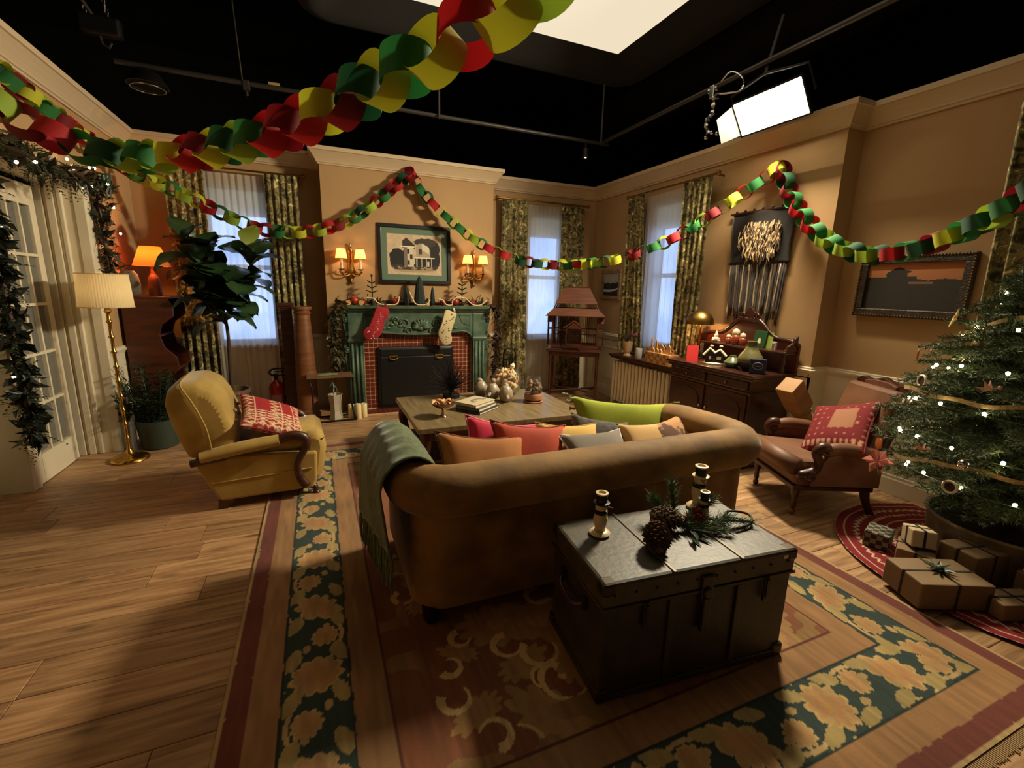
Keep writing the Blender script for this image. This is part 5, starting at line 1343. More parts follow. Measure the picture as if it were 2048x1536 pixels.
def side_table():
    t = thing('side_table', 'small wooden side table on a black C shaped metal frame', 'table', (.09, 5.52, 0), R(2))
    obj('tabletop', MB().box(-.25, .24, -.13, .13, .515, .535), mat('rough_board', rgb(96, 66, 40), .6, var=rgb(120, 86, 54), scale=4, stretch=(1, 8, 1)), t, bevel=.003)
    f = M['iron']; r = .010
    for s in (-1, 1):
        y = s * .115
        obj('frame_side', MB().tube([(-.23, y, .51), (-.20, y, .40), (-.20, y, .12), (-.24, y, .012)], r, 6), f, t, smooth=True)
        obj('frame_foot', MB().tube([(-.24, y, .012), (.25, y, .012)], r, 6), f, t)
    obj('frame_side', MB().tube([(.21, -.115, .51), (.20, -.115, .3), (.22, -.115, .12), (.25, -.115, .012)], r, 6), f, t, smooth=True)
    obj('frame_end', MB().tube([(.25, -.115, .012), (.25, .115, .012)], r, 6).tube([(-.24, -.115, .012), (-.24, .115, .012)], r, 6), f, t)
side_table()
tag(obj('folded_paper', MB().hexa([(-.10, -.05, 0), (.02, -.06, 0), (.05, .05, 0), (-.07, .06, 0)], [(-.10, -.05, .004), (.02, -.06, .004), (.05, .05, .014), (-.07, .06, .004)]).hexa([(.0, -.06, .004), (.12, -.04, .004), (.13, .05, .004), (.03, .04, .004)], [(.0, -.06, .006), (.12, -.04, .01), (.13, .05, .006), (.03, .04, .012)]), mat('sage_paper', rgb(120, 132, 96), .8), loc=(.05, 5.50, .5355)), 'crumpled sage green papers lying on the small side table', 'paper')
tag(obj('white_jug', MB().lathe([(.075, 0), (.08, .01), (.06, .10), (.065, .2), (.085, .30), (.08, .30), (.06, .2), (.0, .06)], 6), mat('pale_plaster', rgb(178, 166, 142), .7), loc=(.13, 5.53, .0), rot=(0, 0, .3)), 'white faceted vase standing under the small side table', 'vase')
tag(obj('leaf_sprig', (lambda m: [leafquad(m, Vector((0, 0, .02 * k)), Vector((.6 * math.sin(k), -.5, -1)), Vector((0, 1, 0)), .11, .02) for k in range(5)] and m)(MB()), M['leafdark'], loc=(.11, 5.37, .42), fix=False), 'drooping green leaves hanging below the side table top', 'plant')
cm = mat('ivory_wax', rgb(224, 204, 150), .5, emit=(1, .8, .5, 1), es=.0)
for (x, y, h, l) in ((.30, 5.53, .165, 'leftmost'), (.375, 5.47, .18, 'front middle'), (.445, 5.53, .165, 'rightmost')):
    t = thing('pillar_candle', l + ' of three ivory pillar candles on the floor before the fireplace', 'candle', (x, y, 0), 0, 'pillar candles by the hearth')
    obj('wax', MB().lathe([(.033, 0), (.035, .005), (.035, h - .006), (.031, h), (.02, h - .006), (0, h - .008)], 18), cm, t, smooth=45); obj('wick', MB().cyl((0, 0, h - .01), (0, 0, h + .008), .002, n=5), M['iron'], t)
def firetools():
    t = thing('fire_tool_rack', 'black iron fire tool rack right of the fireplace', 'fire tools', (2.50, 5.98, 0))
    f = M['iron']
    obj('base', MB().box(-.11, .11, -.07, .07, 0, .02), f, t, bevel=.005)
    obj('rack_frame', MB().tube(spline([(-.09, 0, .02), (-.09, 0, .62), (-.06, 0, .69), (0, 0, .71), (.06, 0, .69), (.09, 0, .62), (.09, 0, .02)], 30), .011, 7), f, t, smooth=True)
    for z in (.30, .55): obj('crossbar', MB().cyl((-.09, 0, z), (.09, 0, z), .008), f, t)
    for x in (-.045, .0, .045):
        tl = obj('tool_handle', MB().cyl((x, -.02, .06), (x, -.02, .60), .007).ball((x, -.02, .62), .014, 8, 6), f, t); obj('tool_head', MB().box(x - .022, x + .022, -.026, -.014, .04, .12), f, tl)
firetools()

# ---------------------------------------------------------------- mantel decorations
ZM = 1.31
def metal_tree(label, x):
    t = thing('metal_tree_candlestick', label, 'candlestick', (x, 5.74, ZM), 0, 'green metal tree candlesticks')
    g = mat('verdigris', rgb(40, 56, 40), .5, .5)
    obj('stem', MB().lathe([(.035, 0), (.035, .008), (.008, .02), (.006, .33), (.010, .335), (.012, .36), (.0, .36)], 10), g, t, smooth=45)
    for z, r in ((.16, .058), (.215, .05), (.27, .045)):
        for s in (-1, 1): obj('ring_leaf', MB().tube([(s * r * .5 + r * .5 * math.cos(k * PI / 7), .018 * math.sin(k * PI / 7), z + .012 * math.cos(k * PI / 7) * s) for k in range(14)],   .013, 6, closed=True, flat=(.5, 1)), g, t, smooth=True)
metal_tree('green metal tree candlestick at the left end of the mantel', .612)
metal_tree('green metal tree candlestick at the right end of the mantel', 1.722)
def brushtree(label, x, h, r):
    t = thing('bottle_brush_tree', label, 'ornament', (x, 5.75, ZM), 0, 'bottle brush trees on the mantel')
    obj('base', MB().lathe([(.03, 0), (.03, .015), (.008, .02), (.006, .05)], 10), M['darkwood'], t)
    random.seed(int(h * 1000)); m = MB()
    for k in range(int(h * 1500)):
        f = random.random() ** 1.3; z = .03 + (h - .03) * f; rr = r * (1 - f) ** .5 + .004; an = random.uniform(0, 6.28); d = Vector((math.cos(an), math.sin(an), .35))
        p = Vector((0, 0, z)); q = p + d * rr; s = Vector((-math.sin(an), math.cos(an), 0)) * .005
        m.add([p - s, p + s, q], [(0, 1, 2)])
    m.lathe([(r * .85, .03), (r * .78, h * .3), (r * .6, h * .62), (r * .36, h * .88), (0, h)], 10)
    obj('bristles', m, mat('brush_green_%d' % int(h * 100), rgb(34, 46, 42), .9), t, fix=False, kind='stuff')
brushtree('tall bottle brush tree in the middle of the mantel', 1.178, .36, .085)
brushtree('small bottle brush tree left of the tall one on the mantel', 1.012, .235, .045)
brushtree('small bottle brush tree right of the tall one on the mantel', 1.340, .235, .04)
pm_ = mat('pomegranate', rgb(128, 26, 18), .4, var=rgb(150, 50, 26), scale=6)
def pome(label, x, y, r):
    t = thing('pomegranate', label, 'fruit', (x, y, ZM), 0, 'pomegranates on the mantel')
    obj('fruit', MB().ball((0, 0, r), r, 16, 10, sz=.95), pm_, t, smooth=True)
    obj('crown', MB().lathe([(.012, 0), (.009, .012), (.014, .022), (.008, .012), (0, .008)], 8, (0, 0, r * 1.93)), pm_, t)
    t.rotation_euler = (0, 0, x * 9)
for (l, x, y, r) in (('large dark pomegranate at the far left end of the mantel', .40, 5.72, .055), ('pomegranate in the leaves left of the left candlestick', .50, 5.74, .036), ('pomegranate between the left candlestick and the small brush tree', .875, 5.72, .046), ('pomegranate just right of the right small brush tree', 1.455, 5.71, .04), ('largest shiny red pomegranate beside the right candlestick', 1.62, 5.70, .052), ('small pomegranate behind the white cord near the right candlestick', 1.545, 5.78, .032), ('pomegranate at the right end of the mantel', 1.86, 5.74, .038)): pome(l, x, y, r)
def citrus(label, x, y, r, col, tilt=70, z=None, group='dried citrus slices on the mantel', yaw=0):
    t = thing('citrus_slice', label, 'ornament', (x, y, z if z is not None else ZM + r * .98), 0, group, (R(tilt), 0, yaw))
    obj('rind', MB().lathe([(r * .86, -.004), (r, -.003), (r, .003), (r * .86, .004)], 18), mat('rind', col, .6), t, smooth=40)
    c2 = tuple(min(1, v * 1.25) for v in col[:3]) + (1,)
    for k in range(8):
        a0, a1 = k * PI / 4 + .06, (k + 1) * PI / 4 - .06; q = r * .83
        obj('segment', MB().prism([(.08 * r * math.cos((a0 + a1) / 2), .08 * r * math.sin((a0 + a1) / 2)), (q * math.cos(a0), q * math.sin(a0)), (q * math.cos((a0 + a1) / 2), q * math.sin((a0 + a1) / 2)), (q * math.cos(a1), q * math.sin(a1))], 'z', -.003, .003), mat('pulp', c2, .5), t)
    return t
citrus('dried lemon slice propped at the left end of the mantel', .335, 5.68, .030, rgb(190, 140, 60))
citrus('dried citrus slice beside the large left pomegranate', .475, 5.675, .030, rgb(170, 130, 50))
citrus('dried citrus slice just right of the tall brush tree', 1.262, 5.675, .026, rgb(180, 136, 52))
citrus('dried citrus slice hanging at the right mantel corner', 2.085, 5.648, .026, rgb(190, 150, 110), 85, 1.255)
def cord(label, pts):
    o = obj('bead_garland', (lambda m: [m.ball(p, .0085, 6, 5) for p in spline(pts, int(plen(pts) / .0125))] and m)(MB()), mat('bead_ivory', rgb(226, 206, 160), .6), smooth=True)
    return tag(o, label, 'garland', 'ivory popcorn garlands on the mantel')
yF = 5.655
cord('ivory popcorn string draped left of the small brush trees', [(.55, 5.70, 1.40), (.62, 5.68, 1.39), (.66, yF, 1.345), (.72, yF, 1.325), (.86, yF, 1.325), (.90, yF, 1.36), (.915, 5.68, 1.41)])
cord('ivory popcorn string looping in front of the tall brush tree', [(1.045, 5.69, 1.47), (1.07, yF, 1.40), (1.11, yF, 1.335), (1.18, yF, 1.323), (1.25, yF, 1.335), (1.285, yF, 1.38)])
cord('ivory popcorn string rising around the right candlestick', [(1.40, 5.67, 1.40), (1.45, yF, 1.38), (1.49, yF, 1.33), (1.56, yF, 1.325), (1.575, yF, 1.38), (1.64, 5.66, 1.42), (1.74, 5.66, 1.41), (1.80, yF, 1.36), (1.86, yF, 1.325), (1.95, yF, 1.33), (2.03, yF, 1.39)])

# ---------------------------------------------------------------- stockings
def stocking(label, x, z0, m, rotz, pat, cuff=None, col2=None):
    t = thing('christmas_stocking', label, 'stocking', (x, 5.635, z0), 0, None, (0, R(rotz), 0))
    P = [(-.075, 0), (.075, 0), (.072, -.18), (.078, -.27), (.06, -.335), (.0, -.40), (-.05, -.425), (-.105, -.40), (-.13, -.345), (-.11, -.29), (-.085, -.24)]
    mir = -1 if col2 else 1; P = [(a * mir, b) for a, b in P]
    sp = [(p.x, p.z) for p in spline([(a, 0, b) for a, b in P] + [(P[0][0], 0, P[0][1])], 60)][:-1]
    c = (-.01 * mir, -.2)
    def fn(u, v):
        q = sp[int(round(u * 59)) % 59]; s = math.sin(PI / 2 * (1 - abs(2 * v - 1))); k = .92 + .08 * s
        return (c[0] + (q[0] - c[0]) * k, -.018 + .018 * (2 * v - 1), c[1] + (q[1] - c[1]) * k)
    mm = MB().grid(fn, 59, 5, closeu=True); mm.f += [tuple(range(59)), tuple(reversed(range(4 * 59, 5 * 59)))]
    obj('sock_body', mm, m, t, smooth=60)
    obj('hanging_loop', MB().tube(spline([(.045, -.018, 0), (.03, -.02, .04), (.0, -.02, .055), (.02, -.02, .035), (.055, -.018, -.005)], 14), .008, 5), m if not col2 else col2, t, smooth=True)
    for (a, b, r, mt) in pat: obj('applique', MB().ball((a, -.036, b), r, 8, 5, sy=.25, sx=1.0), mt, t, smooth=True)
    return t
seq = mat('sequin', rgb(235, 225, 215), .2, .6); blk = mat('felt_black', rgb(20, 16, 16), .9)
random.seed(31)
redpat = [(.01 + random.uniform(-.02, .02) - max(0, .0) + (0 if k < 12 else -.02), -.06 - .022 * k, .005, seq) for k in range(14)] + [(-.08, -.33, .006, seq), (-.07, -.315, .005, seq), (.0, -.36, .006, seq), (.01, -.375, .006, seq), (-.02, -.385, .006, seq), (-.05, -.25, .009, blk), (.03, -.1, .005, seq)]
stocking('red felt christmas stocking with silver sequins hanging from the mantel', .715, 1.285, F('red_felt', rgb(150, 18, 26)), 20, redpat)
gp = mat('print_brown', rgb(96, 80, 48), .9); gg = mat('print_green', rgb(70, 80, 50), .9)
crpat = [(random.uniform(-.055, .055), -.03 - .025 * k, random.choice((.007, .010, .012)), random.choice((gp, gg, blk))) for k in range(11)] + [(random.uniform(-.09, .04), random.uniform(-.38, -.28), .007, gp) for k in range(7)]
stocking('cream printed christmas stocking hanging at the right of the mantel', 1.545, 1.24, F('cream_felt', rgb(198, 180, 136)), 20, [(-a, b, r, m) for a, b, r, m in crpat], col2=F('cream_loop', rgb(215, 205, 180)))

# ---------------------------------------------------------------- on the coffee table
ZT = .4505
def urchin():
    t = thing('spiky_sculpture', 'black spiky metal sculpture on the coffee table', 'sculpture', (1.20, 4.38, ZT))
    obj('base', MB().lathe([(.085, 0), (.085, .035), (.06, .05), (0, .05)], 18), M['iron'], t, smooth=45)
    random.seed(8)
    for i in range(90):
        an = i * 2.4; el = R(5 + 82 * (i / 90)); L = random.uniform(.20, .27) + .07 * (i / 90); d = Vector((math.cos(an) * math.cos(el), math.sin(an) * math.cos(el), math.sin(el)))
        if i < 9: d.z = -.12 + .02 * i; d.normalize(); L = .24
        p = Vector((0, 0, .09)); obj('spike', MB().tube([p, p + d * L], [.0055, .0015], 5), M['iron'], t)
    obj('core', MB().ball((0, 0, .09), .035, 10, 8), M['iron'], t, smooth=True)
urchin()
def compote():
    t = thing('compote_dish', 'footed silver dish heaped with dried fruit slices on the coffee table', 'dish', (.945, 3.72, ZT))
    s = mat('silver_bronze', rgb(150, 120, 84), .25, .9)
    obj('foot', MB().lathe([(.038, 0), (.036, .008), (.012, .02), (.009, .055), (.016, .075)], 16), s, t, smooth=50)
    obj('bowl', MB().lathe([(.016, .075), (.06, .085), (.095, .11), (.103, .125), (.098, .125), (.05, .095), (0, .09)], 24), s, t, smooth=50)
    random.seed(2); cols = [mat('dried_slice_%d' % i, c, .7) for i, c in enumerate((rgb(190, 130, 70), rgb(130, 62, 26), rgb(214, 174, 120)))]
    for i in range(20):
        an = i * 2.4; r = .078 * math.sqrt(random.random())
        obj('dried_slice', MB().lathe([(.018, -.002), (.024, 0), (.018, .003), (0, .002)], 9), cols[i % 3], t, loc=(r * math.cos(an), r * math.sin(an), .115 + .02 * (1 - r / .08) + random.uniform(0, .02)), rot=(R(random.uniform(-50, 50)), R(random.uniform(-50, 50)), 0))
compote()
def book(name, label, w, d, h, loc, rz, cov, top=None, group='books on the coffee table'):
    t = thing(name, label, 'book', loc, rz, group)
    obj('pages', MB().box(-w / 2 + .004, w / 2 - .006, -d / 2 + .005, d / 2 - .005, .003, h - .003), mat('paper', rgb(212, 196, 164), .85), t)
    obj('cover', MB().box(-w / 2, w / 2, -d / 2, d / 2, 0, .003).box(-w / 2, w / 2, -d / 2, d / 2, h - .003, h).box(-w / 2, -w / 2 + .004, -d / 2, d / 2, 0, h), cov, t)
    if top: 
        for k, (r, c) in enumerate(top): obj('cover_print', MB().tube([(.02 + r * math.cos(a / 12 * PI), -.04 + r * .8 * math.sin(a / 12 * PI), h + .0006) for a in range(13)], .014, 4, flat=(.03, 1)), c, t)
rz = R(38)
book('book', 'bottom book of the stack on the coffee table, white and navy', .33, .26, .022, (1.31, 3.86, ZT), rz, mat('cover_navy', rgb(30, 34, 46), .5))
book('book', 'middle book of the coffee table stack with a dark spine', .31, .25, .028, (1.30, 3.87, ZT + .0225), rz + .03, mat('cover_grey', rgb(70, 74, 78), .5))
book('book', 'top book of the stack with a pale cover and grey arch drawing', .30, .24, .026, (1.295, 3.89, ZT + .051), rz - .06, mat('cover_pale', rgb(186, 172, 142), .5), [(.085, mat('arch_grey', rgb(110, 104, 90), .7)), (.055, mat('arch_cream', rgb(160, 146, 118), .7))])
cz = mat('gourd_grey', rgb(158, 142, 118), .4, var=rgb(112, 98, 78), scale=9, coat=.2)
def birdfig(label, x, y, h, rz):
    t = thing('ceramic_bird', label, 'figurine', (x, y, ZT), rz, 'ceramic birds on the coffee table')
    obj('bird_body', MB().lathe([(.03, 0), (.06, .02), (.075, .07), (.068, .11), (.045, .145), (.028, .165)], 18, (0, 0, 0), True, 1.0, .95), cz, t, smooth=True)
    obj('bird_head', MB().ball((.012, 0, h - .028), .028, 12, 8, sx=1.15), cz, t, smooth=True)
    obj('beak', MB().cyl((.035, 0, h - .03), (.062, 0, h - .04), .009, .001, 8), cz, t)
    obj('tail', MB().hexa([(-.06, -.02, .07), (-.11, -.015, .05), (-.11, .015, .05), (-.06, .02, .07)], [(-.05, -.015, .10), (-.105, -.01, .062), (-.105, .01, .062), (-.05, .015, .10)]), cz, t, bevel=.004)
birdfig('leftmost of three mottled ceramic birds on the coffee table', 1.50, 4.33, .195, 2.6)
birdfig('tallest mottled ceramic bird, middle of the three', 1.575, 4.18, .215, .8)
birdfig('front right mottled ceramic bird beside the glass shell bowl', 1.665, 4.05, .19, 1.4)
shm = [mat('shell_%d' % i, c, .5) for i, c in enumerate((rgb(216, 190, 140), rgb(196, 160, 104), rgb(228, 208, 168), rgb(190, 128, 80)))]
def fillbowl(t, r, zc, n, sz, seed, mats, zmin, zmax, name='shell'):
    random.seed(seed)
    for i in range(n):
        z = random.uniform(zmin, zmax); rr = math.sqrt(max(r * r - (z - zc) ** 2, .0001)) - sz * .75; rr = max(rr, .005) * math.sqrt(random.uniform(.45, 1)); an = i * 2.4
        o = obj(name, random.choice(mats), None, t, loc=(rr * math.cos(an), rr * math.sin(an), z), rot=(random.uniform(0, 6), random.uniform(0, 6), random.uniform(0, 6)))
        k = random.uniform(.8, 1.25); o.scale = (k, k, k)
def shellmeshes(sz):
    out = []
    for m in shm:
        me = MB().lathe([(0, -sz), (sz * .5, -sz * .5), (sz * .75, 0), (sz * .6, sz * .35), (sz * .7, sz * .45), (sz * .35, sz * .7), (sz * .4, sz * .8), (0, sz * 1.1)], 8, (0, 0, 0), True, 1, .75).mesh('shell', 50); me.materials.append(m); out.append(me)
    return out
def shellbowl():
    t = thing('shell_bowl', 'round glass bowl full of seashells on the coffee table', 'bowl', (1.80, 4.36, ZT))
    obj('glass_bowl', MB().lathe([(.07, 0), (.13, .04), (.158, .11), (.152, .19), (.115, .265), (.11, .265), (.148, .19), (.153, .11), (.126, .044), (.06, .006), (0, .006)], 28), M['glass'], t, smooth=50)
    fillbowl(t, .145, .13, 85, .034, 3, shellmeshes(.036), .04, .25)
    obj('shell', shellmeshes(.04)[2], None, t, loc=(.05, -.02, .295), rot=(.3, .2, 0))
shellbowl()
def shelljar():
    t = thing('shell_jar', 'tapered glass jar of brown shells in a clay saucer', 'jar', (1.925, 3.965, ZT))
    cl = mat('terracotta', rgb(150, 100, 66), .7)
    obj('saucer', MB().lathe([(.095, 0), (.1, .012), (.085, .014), (0, .014)], 24), cl, t, smooth=40)
    obj('clay_base', MB().lathe([(.06, .014), (.088, .03), (.092, .075), (.086, .085), (0, .085)], 24), cl, t, smooth=40)
    obj('glass_jar', MB().lathe([(.08, .085), (.088, .12), (.08, .18), (.062, .25), (.059, .25), (.076, .18), (.083, .12), (.076, .09)], 24, cap=False), M['glass'], t, smooth=50)
    br = []
    for c in (rgb(96, 62, 36), rgb(128, 90, 56), rgb(70, 44, 26)):
        me = MB().ball((0, 0, 0), .022, 8, 6, sx=1.3, sy=.8).mesh('shell', True); me.materials.append(mat('brown_shell', c, .5)); br.append(me)
    fillbowl(t, .085, .13, 30, .022, 6, br, .10, .20, 'shell')
shelljar()
# things on the shelf under the coffee table
tag(obj('leather_bag', MB().prism([(-.16, 0), (.16, 0), (.15, .10), (.08, .15), (-.06, .16), (-.15, .10)], 'y', -.09, .09), mat('brown_leather', rgb(66, 30, 20), .5, var=rgb(88, 44, 28), scale=8), loc=(1.62, 3.72, .138), bevel=.03), 'brown leather pouch on the shelf under the coffee table', 'bag')
tag(obj('storage_box', MB().box(-.15, .15, -.12, .12, 0, .11).box(-.155, .155, -.125, .125, .085, .12), mat('blue_grey_card', rgb(96, 100, 110), .7), loc=(1.93, 3.72, .138), bevel=.004), 'grey blue box on the shelf under the coffee table', 'box')

# ---------------------------------------------------------------- on the trunk
ZK = RZ + .5125
def snowman(label, x, y, h, rz):
    t = thing('snowman_candle_holder', label, 'figurine', (x, y, ZK), rz, 'snowman candle holders on the trunk')
    s = h / .19; iv = mat('ivory_glaze', rgb(214, 192, 146), .35); bk = mat('black_glaze', rgb(18, 15, 14), .3)
    L = lambda pr: [(r * s, z * s) for r, z in pr]
    obj('base', MB().lathe(L([(.042, 0), (.046, .006), (.040, .012), (.026, .018)]), 20), iv, t, smooth=45)
    obj('snow_body', MB().lathe(L([(.024, .016), (.022, .03), (.028, .05), (.031, .07), (.026, .092), (.02, .10)]), 18), iv, t, smooth=True)
    obj('scarf', MB().lathe(L([(.026, .094), (.029, .098), (.029, .108), (.024, .112)]), 18), bk, t, smooth=50)
    obj('head', MB().lathe(L([(.02, .108), (.025, .118), (.026, .130), (.021, .142)]), 18), iv, t, smooth=True)
    obj('hat_brim', MB().lathe(L([(.022, .139), (.035, .141), (.035, .146), (.022, .148)]), 20), iv if h > .2 else bk, t, smooth=45)
    obj('hat', MB().lathe(L([(.024, .146), (.022, .16), (.026, .18), (.026, .184), (.018, .184), (.016, .174), (0, .174)]), 18), bk, t, smooth=45)
    obj('candle_cup', MB().lathe(L([(.018, .182), (.027, .183), (.027, .189), (.017, .19), (.014, .18), (0, .18)]), 18), iv, t, smooth=45)
    obj('carrot_nose', MB().cyl((0, -.024 * s, .128 * s), (0, -.05 * s, .126 * s), .005 * s, .001, 7), mat('carrot', rgb(190, 90, 30), .6), t)
    for k in (-1, 1): obj('eye', MB().ball((k * .008 * s, -.0245 * s, .134 * s), .0028 * s, 6, 5), bk, t)
snowman('ivory snowman candle holder standing alone at the left of the trunk', 1.065, 1.495, .19, R(50))
snowman('tall snowman candle holder at the back right of the trunk', 1.655, 1.535, .215, R(-20))
snowman('short snowman candle holder tucked behind the red berries', 1.565, 1.415, .15, R(20))
def pinecone(label, loc, rot, s):
    t = thing('pine_cone', label, 'pine cone', loc, 0, 'pine cones on the trunk', rot)
    mt = mat('cone_scale', rgb(58, 40, 22), .7, var=rgb(110, 82, 46), scale=60); m = MB(); n = 96
    for i in range(n):
        f = i / n; an = i * 2.39996; z = -.055 + .11 * f; r = .046 * math.sin(PI * (.16 + .80 * f)) ** .8
        o = Vector((math.cos(an), math.sin(an), .25 + .6 * f)); p = Vector((0, 0, z)); q = p + Vector((o.x * r, o.y * r, o.z * .02)); sd_ = Vector((-math.sin(an), math.cos(an), 0)) * .009
        tip = q + Vector((o.x * .008, o.y * .008, .008))
        m.add([p + sd_ * .5, p - sd_ * .5, q - sd_, tip, q + sd_, q - Vector((0, 0, .006))], [(0, 1, 2, 3, 4), (1, 0, 5), (1, 5, 2), (0, 4, 5), (2, 5, 3), (4, 3, 5)])
    m.ball((0, 0, 0), .03, 8, 6, sz=1.6); m.v = [(a * s, b * s, c * s) for a, b, c in m.v]
    obj('cone_scales', m, mt, t, fix=False)
pinecone('front pine cone of the pair lying on the trunk', (1.222, 1.322, ZK + .052), (R(95), R(0), R(-35)), 1.15)
pinecone('rear pine cone of the pair lying on the trunk', (1.355, 1.43, ZK + .05), (R(95), R(0), R(60)), 1.1)
M['pine'] = mat('pine_needle', rgb(66, 88, 48), .6, var=rgb(98, 118, 74), scale=20)
def pinespray():
    t = thing('pine_spray', 'artificial pine spray with red berries laid across the trunk', 'pine spray', (1.45, 1.40, ZK))
    random.seed(6)
    brs = [[(-.05, 0, .02), (.08, -.01, .03), (.2, -.05, .025), (.30, -.09, .02)], [(-.05, .02, .02), (-.02, .06, .08), (-.01, .09, .17)], [(-.02, .0, .03), (.1, -.06, .03), (.22, -.03, .03)], [(0, 0, .03), (.09, .02, .07), (.15, .0, .11)], [(-.04, 0, .02), (.06, -.07, .02), (.14, -.11, .015)], [(-.05, .03, .03), (-.06, .10, .07), (-.08, .13, .10)]]
    for b in brs:
        sp = spline(b, 30); m = MB()
        for i, p in enumerate(sp):
            d = (sp[min(i + 1, 29)] - sp[max(i - 1, 0)]).normalized()
            for k in range(16):
                v = (rvec() + d * 1.1).normalized(); L = random.uniform(.035, .06); q = p + v * L
                if q.z < .003: q.z = .003
                s = v.cross(rvec()).normalized() * .0019; m.add([p - s, p + s, q], [(0, 1, 2)])
        m.tube(sp, .003, 5); obj('pine_twig', m, M['pine'], t, fix=False)
    obj('bent_stem', MB().tube(spline([(.18, -.04, .02), (.28, .02, .02), (.35, -.03, .018), (.30, -.09, .012), (.2, -.10, .01)], 24), .006, 6), mat('stem_brown', rgb(52, 44, 26), .8), t, smooth=True)
    bm = MB().ball((0, 0, 0), .0095, 8, 6).mesh('berry', True); bm.materials.append(mat('berry_red', rgb(120, 14, 10), .25))
    for i in range(26): obj('berry', bm, None, t, loc=(.055 + random.gauss(0, .022), -.005 + random.gauss(0, .018), .05 + random.gauss(0, .016)))
    obj('dark_leaf', (lambda m: [leafquad(m, Vector((-.02, -.06, .008)) + rvec() * .02, Vector((random.uniform(-1, 1), -1, .05)), Vector((0, 0, 1)), .08, .018) for k in range(9)] and m)(MB()), M['leafdark'], t, fix=False)
pinespray()

# ---------------------------------------------------------------- on the sideboard
def dome_lamp():
    t = thing('dome_lamp', 'brass dome table lamp, lit, at the left end of the sideboard', 'table lamp', (3.72, 3.70, ZS))
    obj('base', MB().lathe([(.065, 0), (.065, .012), (.012, .016), (0, .016)], 20), M['brassold'], t, smooth=45)
    for k in range(3):
        an = k * 2.1 + .4; obj('stem', MB().cyl((.028 * math.cos(an), .028 * math.sin(an), .01), (.028 * math.cos(an), .028 * math.sin(an), .40), .005, n=7), M['brass'], t)
    obj('dome', MB().lathe([(.145, .365), (.147, .37), (.138, .42), (.11, .468), (.056, .503), (.012, .512), (.0, .512)], 28, cap=False), M['brassold'], t, smooth=50)
    obj('bulb', MB().ball((0, 0, .40), .025, 12, 8), mat('warm_bulb', rgb(255, 220, 150), .4, emit=(1, .62, .25, 1), es=14), t, smooth=True)
    lamp('dome_lamp_bulb', (0, 0, .365), 5.0, (1, .55, .2), .02, t)
dome_lamp()
tag(obj('red_card', MB().hexa([(-.055, 0, 0), (.055, 0, 0), (.055, .006, 0), (-.055, .006, 0)], [(-.055, .05, .16), (.055, .05, .16), (.055, .056, .16), (-.055, .056, .16)]).hexa([(-.055, .10, 0), (.055, .10, 0), (.055, .106, 0), (-.055, .106, 0)], [(-.055, .05, .16), (.055, .05, .16), (.055, .056, .16), (-.055, .056, .16)]), mat('red_paper', rgb(190, 24, 20), .6), loc=(3.50, 3.53, ZS), rot=(0, 0, R(-42))), 'tall red greeting card propped on the sideboard', 'card')
def snowhouse():
    t = thing('snowy_cottage', 'black ceramic cottage figurine with snow covered roof on the sideboard', 'figurine', (3.60, 3.34, ZS), R(-48))
    sn = mat('snow_glaze', rgb(222, 206, 170), .5); bk = mat('cottage_dark', rgb(26, 20, 22), .4)
    obj('snow_base', MB().lathe([(.10, 0), (.105, .01), (.08, .022), (0, .022)], 18, (0, 0, 0), True, 1.1, .6), sn, t, smooth=45)
    obj('walls', MB().prism([(-.085, .02), (.085, .02), (.085, .09), (.045, .135), (0, .10), (-.045, .145), (-.085, .09)], 'y', -.045, .045), bk, t, bevel=.004)
    obj('snow_roof', MB().tube([(-.10, 0, .085), (-.045, 0, .155), (0, 0, .112), (.045, 0, .145), (.10, 0, .085)], .03, 10, flat=(.5, 1.6)), sn, t, smooth=60)
    for x in (-.035, .05): c = obj('chimney', MB().box(x - .014, x + .014, -.014, .014, .13, .175), bk, t); obj('chimney_snow', MB().ball((x, 0, .178), .018, 10, 6, sz=.6), sn, c, smooth=True)
    obj('window_light', MB().box(-.05, -.03, -.047, -.044, .05, .08).box(.02, .06, -.047, -.044, .05, .08), sn, t)
    obj('arched_door', MB().prism([(-.015, .02), (.012, .02), (.012, .055), (-.002, .068), (-.015, .055)], 'y', -.05, -.044), mat('cottage_plum', rgb(60, 34, 40), .5), t)
snowhouse()
grn = mat('green_glaze', rgb(96, 108, 62), .3, var=rgb(74, 88, 50), scale=8, coat=.4)
t = thing('lidded_dish', 'low green glazed lidded dish between the cottage and the green vase', 'dish', (3.61, 3.13, ZS))
obj('dish_body', MB().lathe([(.035, 0), (.06, .02), (.078, .05), (.074, .056), (0, .056)], 22), grn, t, smooth=45); obj('lid', MB().lathe([(.074, .056), (.05, .085), (.03, .10), (.028, .115), (0, .118)], 22), grn, t, smooth=45)
t = thing('green_vase', 'large pear shaped green vase with dark foot on the sideboard', 'vase', (3.64, 2.965, ZS))
obj('vase_foot', MB().lathe([(.055, 0), (.085, .03), (.105, .075), (0, .075)], 24), mat('dark_glaze', rgb(24, 30, 26), .3), t, smooth=45)
obj('vase_body', MB().lathe([(.105, .075), (.112, .095), (.10, .13), (.065, .18), (.045, .215), (.036, .25), (.044, .268), (.038, .268), (.03, .25), (0, .25)], 24), mat('olive_glaze', rgb(112, 104, 60), .4, var=rgb(90, 86, 48), scale=9, bump=.15), t, smooth=50)
t = thing('pink_mug', 'pale pink mug half hidden behind the green vase', 'mug', (3.80, 3.13, ZS)); pk = mat('pink_glaze', rgb(206, 160, 130), .4)
